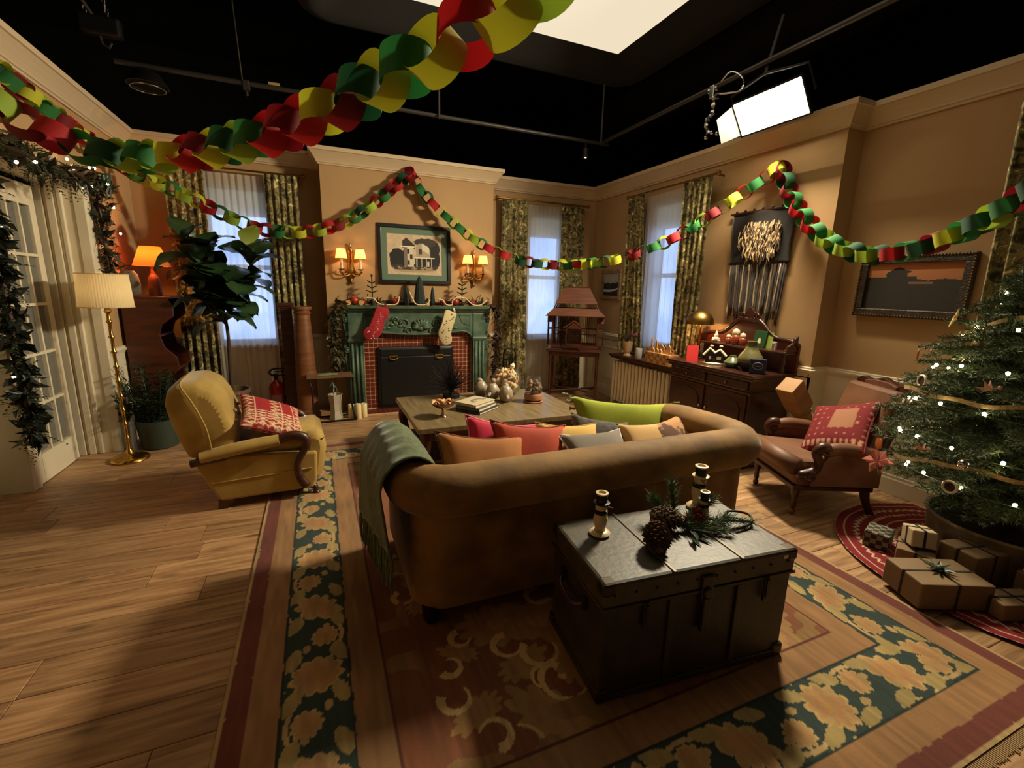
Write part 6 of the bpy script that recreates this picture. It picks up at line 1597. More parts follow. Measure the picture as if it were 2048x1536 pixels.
obj('mug_body', MB().lathe([(.04, 0), (.044, .01), (.052, .13), (.048, .13), (.04, .012), (0, .012)], 20), pk, t, smooth=45); obj('handle', MB().tube(spline([(-.02, -.045, .10), (-.03, -.08, .09), (-.03, -.08, .05), (-.02, -.042, .035)], 14), .006, 6), pk, t, smooth=True)
t = thing('blue_tin', 'dark blue tin with a pale oval badge at the right end of the sideboard', 'tin', (3.56, 2.815, ZS), R(-52))
obj('tin_body', MB().box(-.065, .065, -.03, .03, 0, .13), mat('blue_enamel', rgb(24, 34, 66), .35), t, bevel=.006)
obj('badge', MB().tube([(.04 * math.cos(k * PI / 12), -.0308, .07 + .03 * math.sin(k * PI / 12)) for k in range(24)], .003, 4, closed=True).box(-.022, .022, -.0312, -.030, .066, .074), mat('badge_pale', rgb(120, 130, 150), .5), t)
# on the upper shelf
t = thing('snowman_figurine', 'small white snowman group at the left of the sideboard shelf', 'figurine', (3.84, 3.57, ZSH)); wh = M['white']
obj('snow_body', MB().ball((0, 0, .028), .028, 12, 8).ball((0, 0, .066), .02, 12, 8), wh, t, smooth=True); obj('hat', MB().cyl((0, 0, .08), (0, 0, .115), .016, .003, 10), wh, t)
for s in (-1, 1): obj('companion', MB().ball((0, s * .04, .014), .014, 10, 7).ball((0, s * .04, .034), .009, 8, 6), wh, t, smooth=True)
def nest(label, y, h):
    t = thing('nesting_doll', label, 'doll', (3.83, y, ZSH), 0, 'nesting dolls on the sideboard shelf'); s = h / .16
    rd = mat('doll_red', rgb(140, 58, 36), .35, coat=.3); fc = mat('doll_face', rgb(206, 190, 160), .4)
    obj('doll_body', MB().lathe([(.034 * s, 0), (.044 * s, .03 * s), (.044 * s, .07 * s), (.034 * s, .095 * s)], 18), rd, t, smooth=True)
    obj('doll_head', MB().lathe([(.034 * s, .095 * s), (.037 * s, .115 * s), (.030 * s, .145 * s), (0, .16 * s)], 18), fc, t, smooth=True)
nest('smallest nesting doll, left of the three on the shelf', 3.405, .095); nest('tallest nesting doll, middle of the three on the shelf', 3.32, .16); nest('right hand nesting doll of the three on the shelf', 3.235, .125)
t = thing('green_book', 'dark green children book with a pale figure leaning on the shelf', 'book', (3.86, 3.08, ZSH), 0, None, (0, R(12), 0))
obj('cover', MB().box(-.008, .008, -.065, .065, 0, .16), mat('book_green', rgb(26, 66, 34), .5), t, bevel=.002); obj('cover_figure', MB().prism([(-.02, .04), (.02, .04), (.014, .075), (.006, .09), (-.006, .09), (-.014, .075)], 'x', -.0095, -.008), mat('figure_pale', rgb(214, 200, 150), .6), t)
tag(obj('lime_card', MB().box(-.003, .003, -.035, .035, 0, .15), mat('lime_card', rgb(140, 156, 60), .6), loc=(3.885, 2.995, ZSH), rot=(0, R(8), 0)), 'pale lime card standing behind the dark green book', 'card')
t = thing('white_lighter', 'small white upright box at the right of the sideboard shelf', 'box', (3.84, 2.90, ZSH)); obj('box_body', MB().box(-.012, .012, -.022, .022, 0, .075), wh, t, bevel=.003); obj('panel', MB().box(-.0135, -.012, -.012, .012, .012, .06), mat('panel_grey', rgb(120, 112, 100), .5), t)

# ---------------------------------------------------------------- on the radiator shelf
t = thing('amaryllis_vase', 'pale cup vase with a dark red bloom on the radiator shelf', 'vase', (3.70, 4.86, ZR))
obj('vase_body', MB().lathe([(.05, 0), (.052, .01), (.03, .03), (.05, .08), (.07, .19), (.062, .19), (.04, .08), (0, .06)], 20), mat('vase_tan', rgb(190, 158, 116), .5), t, smooth=50)
obj('stem', MB().tube(spline([(0, 0, .08), (-.02, -.01, .22), (.01, -.07, .28)], 10), .006, 6), M['leafdark'], t)
obj('foliage', (lambda m: [leafquad(m, Vector((0, 0, .18)), Vector((random.uniform(-1, 1), random.uniform(-.4, 1), 1.4)), Vector((0, 1, 0)), .15, .035) for k in range(8)] and m)(MB()), mat('brown_leaf', rgb(60, 44, 26), .6), t, fix=False)
for k in range(7): obj('petal', MB().ball((.02 + .024 * math.cos(k * .9), -.09 + .024 * math.sin(k * .9), .275 + .006 * (k % 2)), .022, 8, 6, sz=.8), mat('bloom_red', rgb(112, 22, 24), .5), t, smooth=True)
tag(obj('white_mug', MB().lathe([(.035, 0), (.04, .005), (.04, .13), (.036, .13), (.035, .01), (0, .01)], 18), mat('frosted_white', rgb(200, 200, 200), .5), loc=(3.69, 4.615, ZR), smooth=45), 'white cylinder candle glass between the red bloom and the wooden village', 'candle glass')
def village():
    t = thing('advent_village', 'wooden advent calendar box with village skyline on top', 'advent calendar', (3.68, 4.19, ZR), R(0))
    wd = mat('ply', rgb(206, 160, 104), .6, var=rgb(188, 142, 88), scale=5); dk = mat('ply_dark', rgb(150, 104, 62), .6)
    obj('box_body', MB().box(-.07, .07, -.21, .21, 0, .13), wd, t, bevel=.003)
    for i in range(8):
        for j in range(3):
            y = -.205 + .0515 * i; z = .006 + .041 * j; d = obj('drawer', MB().box(-.073, -.07, y + .004, y + .047, z + .003, z + .037), dk if (i + j) % 2 else wd, t); obj('knob', MB().ball((-.076, y + .0255, z + .02), .004, 6, 5), dk, d)
    sky = [(-.2, .13), (.2, .13), (.2, .18), (.185, .19), (.17, .18), (.17, .27), (.16, .30), (.15, .27), (.15, .17), (.10, .17), (.09, .25), (.08, .28), (.07, .25), (.06, .17), (.05, .2), (0, .235), (-.05, .2), (-.05, .17), (-.09, .17), (-.1, .21), (-.13, .235), (-.16, .21), (-.16, .16), (-.2, .16)]
    obj('skyline', MB().prism(sky[::-1], 'x', -.02, -.008), wd, t); obj('skyline', MB().prism([(-a * .8, b * .9 + .012) for a, b in sky], 'x', .03, .042), dk, t)
    for y in (-.03, .03, .1): obj('little_house', MB().prism([(y - .022, .13), (y + .022, .13), (y + .022, .16), (y, .185), (y - .022, .16)], 'x', -.055, -.035), wd, t)
village()
# ---------------------------------------------------------------- leaning turned post behind the brown armchair
def post():
    t = thing('turned_wooden_post', 'pale turned wooden post leaning between sideboard and brown armchair', 'post', (3.80, 2.60, .50), 0, None)
    w = mat('raw_pine', rgb(156, 112, 68), .6, var=rgb(176, 132, 84), scale=4, stretch=(1, 1, 6))
    d = Vector((-.42, .0, .50)).normalized(); q = d.to_track_quat('Z', 'Y'); t.rotation_euler = q.to_euler(); t.location = (3.90, 2.545, .475)
    obj('square_shaft', MB().lathe([(.105, .155), (.11, .165), (.11, .44), (0, .44)], 4), w, t, bevel=.006, rot=(0, 0, PI / 4))
    obj('turned_neck', MB().lathe([(.05, .09), (.075, .10), (.08, .115), (.065, .125), (.08, .135), (.085, .15), (.07, .158)], 20), w, t, smooth=50)
    obj('ball_end', MB().lathe([(0, -.03), (.045, -.025), (.07, .0), (.078, .03), (.07, .065), (.05, .09)], 20), w, t, smooth=50)
post()

# ---------------------------------------------------------------- paper chains
PC = [mat('paper_red', rgb(176, 26, 30), .75, transl=.25), mat('paper_darkred', rgb(120, 16, 26), .75, transl=.25), mat('paper_green', rgb(40, 112, 52), .75, transl=.25), mat('paper_lime', rgb(150, 176, 52), .75, transl=.25), mat('paper_yellow', rgb(190, 190, 44), .75, transl=.25), mat('paper_deepgreen', rgb(24, 74, 44), .75, transl=.25)]
LINK = []
for m_ in PC:
    mb = MB(); n = 22; Rr = .066; w_ = .084; vs = []
    for k in range(n + 1):
        an = 2 * PI * k / n * 1.02; r_ = Rr + .0010 * k / n
        for s in (-.5, .5): vs.append((r_ * 1.10 * math.cos(an), r_ * .95 * math.sin(an), s * w_))
    mb.add(vs, [(2 * k, 2 * k + 2, 2 * k + 3, 2 * k + 1) for k in range(n)])
    me = mb.mesh('paper_link', True, fix=False); me.materials.append(m_); LINK.append(me)
def paper_chain(label, pts, seed, spacing=.104, twist=.3, sc=1.0):
    L = plen(spline(pts, 200)); n = int(L / spacing) + 1; sp = spline(pts, n); rr = random.Random(seed)
    for p in sp:
        p.x = max(p.x, XL + .088)
        if p.y > 2.45: p.x = min(p.x, XR - .088)
        if 0 < p.x < 2.3: p.y = min(p.y, YC - .088)
    t = thing('paper_chain', label, 'paper chain', sp[0], 0, 'paper chains strung around the room')
    last = -1; a0 = rr.uniform(0, 1)
    for i, p in enumerate(sp):
        d = (sp[min(i + 1, n - 1)] - sp[max(i - 1, 0)]).normalized()
        s = d.cross(Vector((0, 0, 1)))
        if s.length < .05: s = Vector((1, 0, 0))
        s.normalize(); u = s.cross(d)
        an = a0 + (PI / 2 if i % 2 else 0) + rr.uniform(-twist, twist)
        z = (u * math.cos(an) + s * math.sin(an)); y = z.cross(d)
        c = rr.choice((0, 0, 1, 2, 2, 3, 3, 4, 5)) 
        while c == last: c = rr.choice((0, 1, 2, 3, 4, 5))
        last = c
        o = obj('paper_link', LINK[c], None, t)
        d, y, z = d * sc, y * sc, z * sc; mw = Matrix(((d.x, y.x, z.x, p.x - sp[0].x), (d.y, y.y, z.y, p.y - sp[0].y), (d.z, y.z, z.z, p.z - sp[0].z), (0, 0, 0, 1)))
        o.matrix_local = mw
    return t
paper_chain('big foreground paper chain swooping across the top left toward the camera', [(0.543, 1.134, 2.278), (0.497, 1.189, 2.237), (0.421, 1.27, 2.207), (0.338, 1.388, 2.178), (0.218, 1.602, 2.159), (0.065, 1.885, 2.143), (-0.132, 2.187, 2.123), (-0.332, 2.496, 2.131), (-0.568, 2.821, 2.141), (-0.781, 3.026, 2.151), (-1.01, 3.187, 2.189), (-1.147, 3.201, 2.233), (-1.255, 3.202, 2.282), (-1.355, 3.205, 2.352), (-1.456, 3.155, 2.429)], 3, .116, .3, 1.12)
paper_chain('paper chain running from the doorway wall across the fig window to the mantel hook', [(-1.66, 3.813, 2.73), (-1.66, 4.137, 2.713), (-1.65, 4.362, 2.694), (-1.64, 4.628, 2.673), (-1.62, 5.135, 2.63), (-1.55, 5.654, 2.544), (-1.278, 5.6, 2.43), (-1.01, 5.62, 2.308), (-0.81, 5.64, 2.209), (-0.552, 5.66, 2.108), (-0.321, 5.69, 2.086), (-0.025, 5.72, 2.109), (0.292, 5.75, 2.214), (0.572, 5.78, 2.391), (0.864, 5.8, 2.639), (1.098, 5.86, 2.85)], 5)
paper_chain('paper chain sagging from the mantel hook across the corner to the right wall hook', [(1.12, 5.86, 2.85), (1.275, 5.8, 2.623), (1.561, 5.72, 2.349), (1.851, 5.62, 2.124), (2.14, 5.5, 1.97), (2.487, 5.35, 1.87), (2.904, 5.2, 1.851), (2.95, 4.486, 1.855), (3.2, 4.199, 1.943), (3.45, 3.959, 2.083), (3.62, 3.738, 2.245), (3.75, 3.51, 2.413), (3.84, 3.325, 2.548), (3.91, 3.15, 2.65)], 8)
paper_chain('paper chain falling from the right wall hook across the sunset painting to the tree', [(3.91, 3.09, 2.63), (3.88, 2.986, 2.429), (3.85, 2.817, 2.217), (3.8, 2.558, 1.997), (3.75, 2.318, 1.887), (3.69, 2.106, 1.843), (3.63, 1.921, 1.846), (3.56, 1.752, 1.872), (3.47, 1.593, 1.907), (3.38, 1.45, 1.947), (3.27, 1.314, 1.991), (3.16, 1.195, 2.034), (3.02, 1.059, 2.093)], 13)
for (l, x, y, z) in (('small hook holding paper chains above the house photograph', 1.11, 5.915, 2.87), ('small hook holding paper chains above the wall hanging', 3.96, 3.12, 2.66)):
    tag(obj('wall_hook', MB().ball((0, 0, 0), .012, 8, 6).cyl((0, 0, 0), (-.02 if x > 3 else 0, -.02 if x < 3 else 0, -.02), .004), M['brassold'], loc=(x, y, z)), l, 'hook')
# ---------------------------------------------------------------- evergreen garlands
M['cedar'] = mat('cedar_green', rgb(34, 44, 22), .7, var=rgb(60, 66, 34), scale=14)
M['magnolia'] = mat('magnolia_leaf', rgb(30, 42, 22), .4, var=rgb(70, 46, 28), scale=5, rnd=.2)
M['fairy'] = mat('fairy_bulb', rgb(255, 235, 180), .4, emit=(1, .80, .45, 1), es=30)
BULBM = MB().ball((0, 0, 0), .0098, 8, 6).mesh('bulb', True); BULBM.materials.append(M['fairy'])
def garland(name, label, pts, rad, nleaf, nneedle, nbulb, seed, mats, droop=.4, leafL=.13, floor=None, back=None):
    """evergreen rope: big leaves, drooping feathery sprays and small lights along a path; back(v) keeps it off the wall"""
    sp = spline(pts, 80); c = sp[0]; t = thing(name, label, 'garland', c); random.seed(seed)
    def fix(m):
        m.v = [tuple(back(Vector(v))) if back else v for v in m.v]; m.v = [(v[0] - c[0], v[1] - c[1], v[2] - c[2]) for v in m.v]; return m
    obj('rope', fix(MB().tube(sp, .018, 6)), M['darkwood'], t)
    m = MB()
    for i in range(nneedle):
        p = random.choice(sp) + rvec() * rad * .6 * random.random(); d = (rvec() + Vector((0, 0, -droop))).normalized(); L = random.uniform(.08, .20)
        for k in range(8):
            f = k / 8; q = p + d * L * f + Vector((0, 0, -.05 * f * f))
            for s in (-1, 1):
                e = (d * .8 + d.cross(Vector((.3, .2, 1))) * s).normalized(); leafquad(m, q, e, rvec(), .035 * (1.1 - f * .6), .009)
    obj('needle_sprays', fix(m), mats[0], t, fix=False, kind='stuff')
    for i in range(nleaf):
        p = random.choice(sp) + rvec() * rad * .5 * random.random(); m = MB(); leafquad(m, p, (rvec() + Vector((0, 0, -droop * .6))).normalized(), rvec(), leafL * random.uniform(.7, 1.2), leafL * .5)
        obj('leaf', fix(m), mats[1], t, fix=False)
    for i in range(nbulb):
        p = sp[int((i + .5) / nbulb * 79)] + rvec() * rad * .8
        if back: p = back(p)
        obj('bulb', BULBM, None, t, loc=p - c)
    return t
bl = lambda v: Vector((max(v.x, XL + .02), v.y, v.z))
garland('door_garland', 'evergreen garland with tiny lights draped around the French door', [(XL + .07, 3.1, 2.33), (XL + .08, 3.5, 2.31), (XL + .08, 3.9, 2.31), (XL + .08, 4.3, 2.30), (XL + .08, 4.75, 2.33), (XL + .07, 5.15, 2.36), (XL + .06, 5.19, 2.1), (XL + .06, 5.20, 1.7), (XL + .06, 5.20, 1.45)], .14, 330, 260, 22, 41, (M['cedar'], M['magnolia']), .5, .12, None, bl)
garland('post_garland', 'dark leafy garland hanging down the door post at the left edge', [(-1.93, 4.19, 2.22), (-1.93, 4.19, 1.7), (-1.92, 4.18, 1.2), (-1.92, 4.17, .8), (-1.91, 4.16, .42)], .11, 330, 120, 2, 43, (M['cedar'], mat('bay_leaf', rgb(24, 30, 18), .45, rnd=.2)), .5, .12, None, lambda v: Vector((max(v.x, -1.985) if v.y > 4.21 else v.x, v.y, v.z)))
def bow():
    t = thing('ribbon_bow', 'dark green ribbon bow at the corner of the door garland', 'bow', (XL + .14, 5.17, 2.37))
    m = mat('green_ribbon', rgb(20, 58, 38), .4, sheen=.5)
    for s in (-1, 1):
        obj('bow_loop', MB().grid(lambda u, v: (.02 * math.sin(2 * PI * u), s * (.01 + .07 * (1 - math.cos(2 * PI * u)) / 2), (v - .5) * .06 + .03 * math.sin(2 * PI * u)), 20, 3), m, t, smooth=True, fix=False)
        obj('bow_tail', MB().grid(lambda u, v: (.01 + .01 * math.sin(6 * u), s * (.01 + .045 * u) + (v - .5) * .045, -.16 * u), 10, 3), m, t, smooth=True, fix=False)
    obj('knot', MB().ball((.01, 0, 0), .02, 10, 7), m, t, smooth=True)
bow()
bm_ = lambda v: Vector((v.x, min(v.y, 5.90) if .15 < v.x < 2.15 else min(v.y, 6.0), max(v.z, 1.315) if (.22 < v.x < 2.12 and v.z > 1.2) else v.z))
M['oliveleaf'] = mat('olive_leaf', rgb(48, 54, 28), .55, var=rgb(90, 74, 40), scale=9, rnd=.25)
garland('mantel_garland', 'sparse evergreen garland of dark leaves lying along the mantel shelf', [(.26, 5.78, 1.34), (.5, 5.79, 1.345), (.85, 5.80, 1.335), (1.2, 5.82, 1.33), (1.55, 5.80, 1.335), (1.85, 5.79, 1.345), (2.10, 5.78, 1.34)], .05, 90, 60, 0, 17, (M['cedar'], M['oliveleaf']), -.1, .09, None, bm_)
garland('eucalyptus_swag', 'dried olive leaf swag hanging down the left side of the fireplace', [(.27, 5.64, 1.34), (.20, 5.62, 1.27), (.16, 5.66, 1.1), (.17, 5.70, .9), (.19, 5.72, .7), (.20, 5.74, .52)], .09, 170, 60, 0, 18, (M['cedar'], M['oliveleaf']), .6, .10, None, lambda v: Vector((min(v.x, .29) if v.z < 1.2 else v.x, min(v.y, 5.88), v.z)))
garland('eucalyptus_swag', 'dried brown leaf swag hanging down the right side of the fireplace', [(2.08, 5.65, 1.33), (2.17, 5.66, 1.25), (2.21, 5.70, 1.05), (2.20, 5.72, .8), (2.19, 5.74, .55), (2.19, 5.75, .35)], .07, 130, 40, 0, 19, (mat('brown_cedar', rgb(62, 46, 28), .8), mat('brown_dry_leaf', rgb(70, 44, 28), .6, var=rgb(52, 50, 28), scale=7, rnd=.3)), .7, .09, None, lambda v: Vector((max(v.x, 2.12) if v.z < 1.2 else v.x, min(v.y, 5.90), v.z)))

# ---------------------------------------------------------------- christmas tree
TX, TY = 3.70, 1.13
def tree_r(h):
    P = [(.36, .40), (.5, .60), (.75, .68), (1.0, .62), (1.3, .46), (1.55, .30), (1.8, .14), (2.02, .02)]
    for (a, b), (c, d) in zip(P, P[1:]):
        if a <= h <= c: return b + (d - b) * (h - a) / (c - a)
    return .02
def tub():
    t = thing('galvanized_tub', 'round galvanised metal tub holding the christmas tree', 'tub', (TX, TY, .012))
    g = mat('zinc', rgb(150, 140, 122), .38, .6, var=rgb(112, 102, 88), scale=8)
    obj('tub_wall', MB().lathe([(.33, 0), (.335, .01), (.36, .235), (.372, .24), (.372, .255), (.352, .25), (.325, .02), (0, .02)], 44), g, t, smooth=45)
    obj('filling', MB().lathe([(.35, .19), (.2, .21), (0, .215)], 24), mat('dark_soil', rgb(34, 24, 16), .95, bump=.6, bscale=25), t)
    for s in (-1, 1): obj('tub_handle', MB().tube(spline([(s * .355 , -.06, .19), (s * .39, -.05, .17), (s * .39, .05, .17), (s * .355, .06, .19)], 12), .007, 6), g, t, smooth=True)
tub()
M['fir'] = mat('fir_needle', rgb(50, 66, 40), .6, var=rgb(86, 102, 64), scale=12)
def clampwall(p):
    return Vector((min(p.x, XR2 - .02 - TX), p.y, p.z))
BR = []
def xmas_tree():
    t = thing('christmas_tree', 'lit christmas tree in the galvanised tub at the right edge', 'christmas tree', (TX, TY, .22)); z0 = .22
    random.seed(77)
    obj('trunk', MB().tube([(0, 0, 0), (0, 0, 1.75)], [.035, .006], 8), mat('fir_bark', rgb(52, 36, 22), .9), t)
    h = .36; i = 0
    while h < 1.98:
        n = int(8 + 12 * tree_r(h))
        for k in range(n):
            an = i * 2.39996 + random.uniform(-.2, .2); i += 1
            L = tree_r(h) * random.uniform(.82, 1.08)
            d = Vector((math.cos(an), math.sin(an), 0)); q = [Vector((0, 0, h - z0 + .03)), Vector((0, 0, h - z0)) + d * L * .5 + Vector((0, 0, .02)), Vector((0, 0, h - z0)) + d * L + Vector((0, 0, -.05 * L + random.uniform(-.03, .05)))]
            q = [clampwall(v) for v in q]; sp = spline(q, 14); BR.append((sp, d, h))
            # branches that face away from the room into the wall are sparser
            m = MB(); m.tube(sp, [.008 - .0005 * j for j in range(14)], 4)
            side = d.cross(Vector((0, 0, 1)))
            for j in range(3, 14):
                f = j / 13; p = sp[j]
                for s in (-1, 1):
                    tl = .17 * (1.08 - f) * min(1, L * 2) + .045; e = (d * .75 + side * s + Vector((0, 0, random.uniform(-.25, .2)))).normalized()
                    nn = max(4, int(tl / .011))
                    for u in range(nn):
                        b = p + e * tl * u / nn
                        for w_ in range(4):
                            v = (e + rvec() * .95).normalized(); Ln = random.uniform(.026, .042); s_ = v.cross(rvec()).normalized() * .0030
                            m.add([b - s_, b + s_, b + v * Ln], [(0, 1, 2)])
            m.v = [(min(v[0], XR2 - .012 - TX), v[1], v[2]) for v in m.v]
            obj('branch', m, M['fir'], t, fix=False)
        h += .088 - .012 * (h > 1.2)
    return t
xmas_tree()
def tips(minh, maxh, f=1.0):
    c = []
    for sp, d, h in BR:
        if minh <= h <= maxh and (d.x < .35): c.append((sp[int(13 * f)], d, h))
    return c
def tree_lights():
    t = thing('string_lights', 'warm white string lights wound through the christmas tree', 'string lights', (TX, TY, .22)); random.seed(12)
    pts = []
    for k in range(120):
        f = k / 119; h = .42 + 1.5 * f; an = f * 44; r = tree_r(h) * .86; pts.append((min(r * math.cos(an), XR2 - .05 - TX), r * math.sin(an), h - .22 + .02 * math.sin(an * 3)))
    obj('wire', MB().tube(spline(pts, 420), .0022, 4), M['leafdark'], t)
    sp = spline(pts, 84)
    for p in sp: obj('bulb', BULBM, None, t, loc=p + Vector((0, 0, .012)))
    for p in sp[::6]: lamp('tree_glow', p * 1.02, .5, (1, .74, .40), .012, t)
tree_lights()
# ornaments: each hangs on a branch tip
random.seed(19)
cand = [c for c in tips(.45, 1.8) if c[1].x < .1 or c[1].y > .6]
cand.sort(key=lambda c: c[2]); step = max(1, len(cand) // 34); picks = cand[::step][:34]
wood = mat('wood_slice', rgb(150, 104, 60), .7); barkm = mat('slice_bark', rgb(66, 44, 26), .9); org = rgb(176, 84, 26)
HN = ('lowest', 'low', 'middle', 'upper', 'top')
def hang(p, d): return (TX + p.x + d.x * .03, TY + p.y + d.y * .03, .22 + p.z - .05)
names = {}
for i, (p, d, h) in enumerate(picks):
    lv = HN[min(4, int((h - .45) / .28))]; kind = i % 6; loc = hang(p, d); az = math.atan2(d.y, d.x) + PI / 2
    key = (kind, lv); names[key] = names.get(key, 0) + 1; which = ('first', 'second', 'third', 'fourth')[min(names[key] - 1, 3)]
    g = 'ornaments on the christmas tree'; side = 'facing the sofa' if d.x < -.5 else 'facing the window wall' if d.y > 0 else 'facing the camera side'
    if kind == 0:
        o = citrus('dried orange slice, %s of the %s tier of the tree, %s' % (which, lv, side), 0, 0, .036, org, 90, 0, g, az); o.location = loc
    elif kind == 1:
        t = thing('wood_slice_ornament', 'bark edged wood slice, %s of the %s tier of the tree, %s' % (which, lv, side), 'ornament', loc, 0, g, (R(90), 0, az))
        obj('slice', MB().lathe([(.030, -.004), (.030, .004), (0, .004)], 16), wood, t); obj('bark', MB().lathe([(.030, -.005), (.037, -.004), (.037, .004), (.030, .005)], 16), barkm, t)
    elif kind == 2:
        t = thing('poinsettia_ornament', 'cream fabric poinsettia, %s of the %s tier of the tree, %s' % (which, lv, side), 'ornament', loc, 0, g, (R(75), 0, az)); pm2 = mat('poinsettia', rgb(206, 178, 110), .7)
        for k in range(6): m = MB(); leafquad(m, Vector((0, 0, 0)), Vector((math.cos(k * PI / 3), math.sin(k * PI / 3), .25)), Vector((0, 0, 1)), .075, .036); obj('petal', m, pm2, t, fix=False)
        obj('centre', MB().ball((0, 0, .006), .012, 8, 6), M['brass'], t)
    elif kind == 3:
        t = thing('silver_bauble', 'small silver bauble, %s of the %s tier of the tree, %s' % (which, lv, side), 'ornament', loc, 0, g)
        obj('ball', MB().ball((0, 0, 0), .024, 14, 10), M['chrome'], t, smooth=True); obj('cap', MB().cyl((0, 0, .022), (0, 0, .032), .007), M['brass'], t)
    elif kind == 4:
        t = thing('paper_bird_ornament', 'folded pale paper bird, %s of the %s tier of the tree, %s' % (which, lv, side), 'ornament', loc, 0, g, (0, 0, az)); pp = mat('paper_pale', rgb(196, 150, 130), .8)
        m = MB(); m.add([(-.05, 0, 0), (.03, 0, .0), (.06, 0, .015), (0, -.03, .045), (0, .03, .045), (0, 0, -.015)], [(0, 5, 2), (1, 3, 5), (1, 4, 5), (0, 1, 5)]); obj('wings', m, pp, t, fix=False); obj('bird_head', MB().ball((.055, 0, .016), .010, 8, 6), pp, t)
    else:
        t = thing('ring_ornament', 'white rope ring, %s of the %s tier of the tree, %s' % (which, lv, side), 'ornament', loc, 0, g, (R(90), 0, az))
        obj('ring', MB().tube([(.032 * math.cos(k * PI / 12), .032 * math.sin(k * PI / 12), 0) for k in range(24)], .007, 6, closed=True), M['white'], t, smooth=True); obj('inset', MB().lathe([(.026, -.002), (.026, .002), (0, .002)], 14), barkm, t)
def ribbon():
    pts = []
    for k in range(90):
        f = k / 89; h = .50 + 1.35 * f; an = 1 + f * 21; r = tree_r(h) * (.88 + .05 * math.sin(an * 4)); pts.append(Vector((min(r * math.cos(an), XR2 - .04 - TX), r * math.sin(an), h - .22 + .03 * math.sin(an * 2.5))))
    sp = spline(pts, 320)
    def fn(u, v): p = sp[int(round(u * 319))]; return (p.x, p.y, p.z + (v - .5) * .024 + .006 * math.sin(u * 200))
    o = obj('tree_ribbon', MB().grid(fn, 320, 3), mat('burlap_ribbon', rgb(186, 160, 104), .85, var=rgb(150, 122, 74), scale=60), smooth=True, fix=False, loc=(TX, TY, .22))
    tag(o, 'pale gold ribbon wound around the christmas tree', 'ribbon')
ribbon()
# ---------------------------------------------------------------- tree skirt and presents
def skirtfn(u, v):
    x = (u - .5) * 1.64; y = (v - .5) * 1.64; r = np.hypot(x, y); c = np.zeros((len(u), 3)); c[:] = (120, 18, 24)
    q = np.mod(r * 15, 1); an = np.arctan2(y, x); cr = (196, 170, 140)
    b = np.floor(r * 15) % 3
    c[(b == 0) & (np.abs(q - .5) < .22) & (np.mod(an * 16, 1) < .62)] = cr
    c[(b == 1) & (np.abs(q - .5 - .35 * (np.abs(np.mod(an * 13, 1) - .5) * 2 - .5)) < .13)] = cr
    c[(b == 2) & (np.abs(q - .5) < .08)] = cr
    return c
nr, na = 60, 420
def skp(i, j): r = .38 + (.82 - .38) * i / (nr - 1); an = 2 * PI * j / na; return (min(r * math.cos(an), XR2 - .025 - TX), r * math.sin(an), .014 + .007 * abs(math.sin(an * 7 + r * 5)) * (r / .82))
sk = MB().add([skp(i, j) for i in range(nr) for j in range(na)], [(i * na + j, i * na + (j + 1) % na, (i + 1) * na + (j + 1) % na, (i + 1) * na + j) for i in range(nr - 1) for j in range(na)])
me = sk.mesh('tree_skirt', True, fix=False); cc = np.array([v.co[:] for v in me.vertices]); colr = np.clip(skirtfn(cc[:, 0] / 1.64 + .5, cc[:, 1] / 1.64 + .5), 0, 255) / 255; colr = np.where(colr <= .04045, colr / 12.92, ((colr + .055) / 1.055) ** 2.4)
at = me.color_attributes.new('Col', 'FLOAT_COLOR', 'POINT'); at.data.foreach_set('color', np.concatenate([colr, np.ones((len(colr), 1))], 1).astype(np.float32).ravel())
o = obj('tree_skirt', me, mat_attr('nordic_knit', .95, bump=.2), loc=(TX - .08, TY - .06, .0)); tag(o, 'round red nordic knit skirt spread under the tree and presents', 'tree skirt')
kraft = mat('kraft_paper', rgb(130, 104, 70), .7, var=rgb(114, 90, 60), scale=4, bump=.1, bscale=20)
twine = mat('dark_twine', rgb(40, 34, 26), .9); whp = mat('white_wrap', rgb(190, 172, 136), .7)
def plaidmat():
    m = mat('plaid_wrap', rgb(30, 40, 34), .7); N = m.node_tree.nodes; L = m.node_tree.links; tc = N.new('ShaderNodeTexCoord'); ck = N.new('ShaderNodeTexChecker'); ck.inputs['Scale'].default_value = 34
    ck.inputs['Color1'].default_value = rgb(24, 30, 28); ck.inputs['Color2'].default_value = rgb(120, 112, 86); L.new(tc.outputs['Object'], ck.inputs[0]); L.new(ck.outputs[0], N['Principled BSDF'].inputs['Base Color']); return m
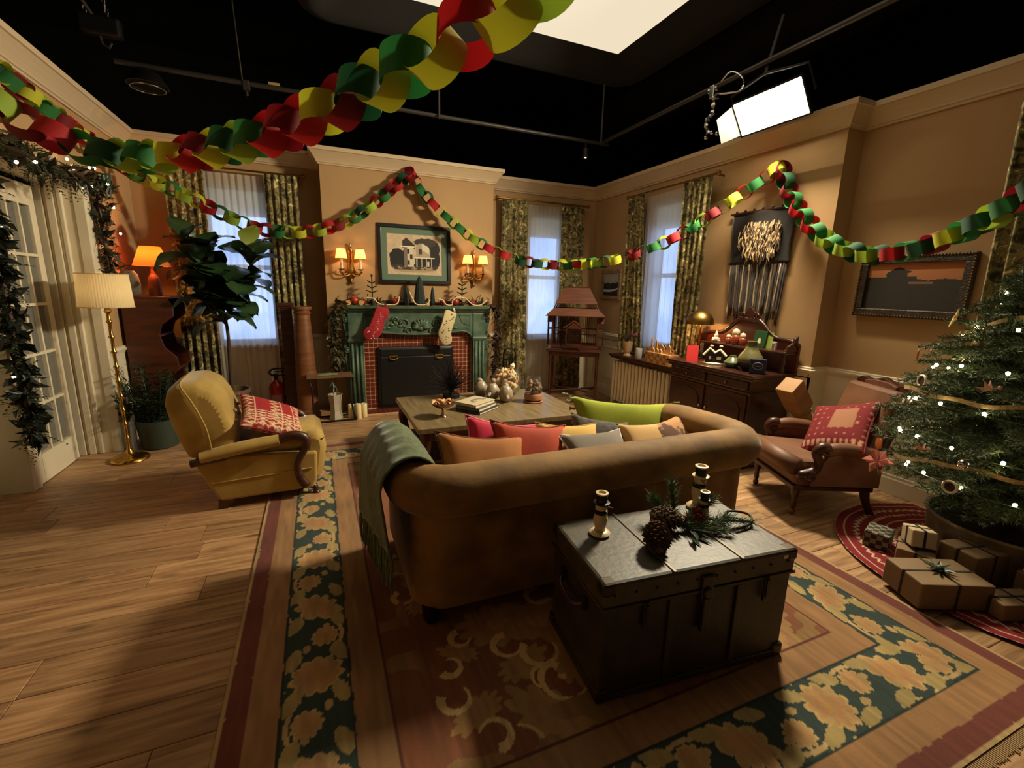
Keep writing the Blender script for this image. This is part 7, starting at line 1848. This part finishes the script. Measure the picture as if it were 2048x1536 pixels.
def present(label, c, size, rz, m, rib=True, bow=None, tilt=0, z=None):
    w_, d_, h_ = size; t = thing('wrapped_present', label, 'present', (c[0], c[1], z if z is not None else .022), 0, 'wrapped presents under the tree', (0, R(tilt), R(rz)))
    obj('box_wrap', MB().box(-w_ / 2, w_ / 2, -d_ / 2, d_ / 2, 0, h_), m, t, bevel=.008)
    if rib:
        e = .0025; b = .006
        obj('ribbon', MB().box(-w_ / 2 - e, w_ / 2 + e, -b, b, -.001, h_ + e).box(-b, b, -d_ / 2 - e, d_ / 2 + e, -.001, h_ + e), twine, t)
    if bow:
        for k in range(10):
            mm = MB(); an = k * .63 + .2; leafquad(mm, Vector((0, 0, h_ + .006)), Vector((math.cos(an), math.sin(an), .35)), Vector((0, 0, 1)), .075, .02); obj('bow_leaf', mm, bow, t, fix=False)
        obj('bow_knot', MB().ball((0, 0, h_ + .015), .02, 9, 6), bow, t, smooth=True)
    return t
present('small black and cream plaid wrapped present at the left of the pile', (3.18, 1.50), (.17, .13, .10), 20, plaidmat(), False)
present('flat kraft wrapped present under the small white one', (3.14, 1.29), (.20, .17, .11), 25, kraft, True)
present('small white wrapped present with twine on top of a kraft one', (3.15, 1.29), (.13, .12, .10), 48, whp, True, None, 8, .142)
present('large kraft wrapped present with a dark greenery bow in front', (2.90, 1.08), (.36, .24, .14), -24, kraft, True, M['leafdark'])
present('tall kraft wrapped box behind the present with the greenery bow', (3.30, 1.10), (.25, .19, .18), -12, kraft, True)
present('long kraft wrapped parcel to the right of the greenery bow present', (3.10, .86), (.24, .13, .09), -20, kraft, True)
present('white wrapped box at the right edge of the pile', (3.42, .82), (.22, .17, .15), -8, whp, True, None, 0, .16)
present('dark kraft wrapped box under the white one at the right edge', (3.42, .82), (.24, .19, .135), -14, kraft, True)
present('upright white gift behind the small white one with a dark bow', (3.30, 1.36), (.12, .12, .12), 30, whp, True, M['leafdark'])
t = thing('pink_paper_star', 'pink folded paper star hanging low on the tree beside the armchair', 'ornament', (3.25, 1.62, .52)); pk2 = mat('pink_paper', rgb(206, 120, 110), .8)
for k in range(6): m = MB(); leafquad(m, Vector((0, 0, 0)), Vector((math.cos(k * PI / 3) * .4, math.cos(k * PI / 3) * -.6, math.sin(k * PI / 3))), Vector((1, .6, 0)), .085, .05, .5); obj('paper_point', m, pk2, t, fix=False)
obj('thread', MB().cyl((0, 0, 0), (.02, -.02, .16), .0012, n=4), twine, t)
# ---------------------------------------------------------------- curtain behind the tree: rod
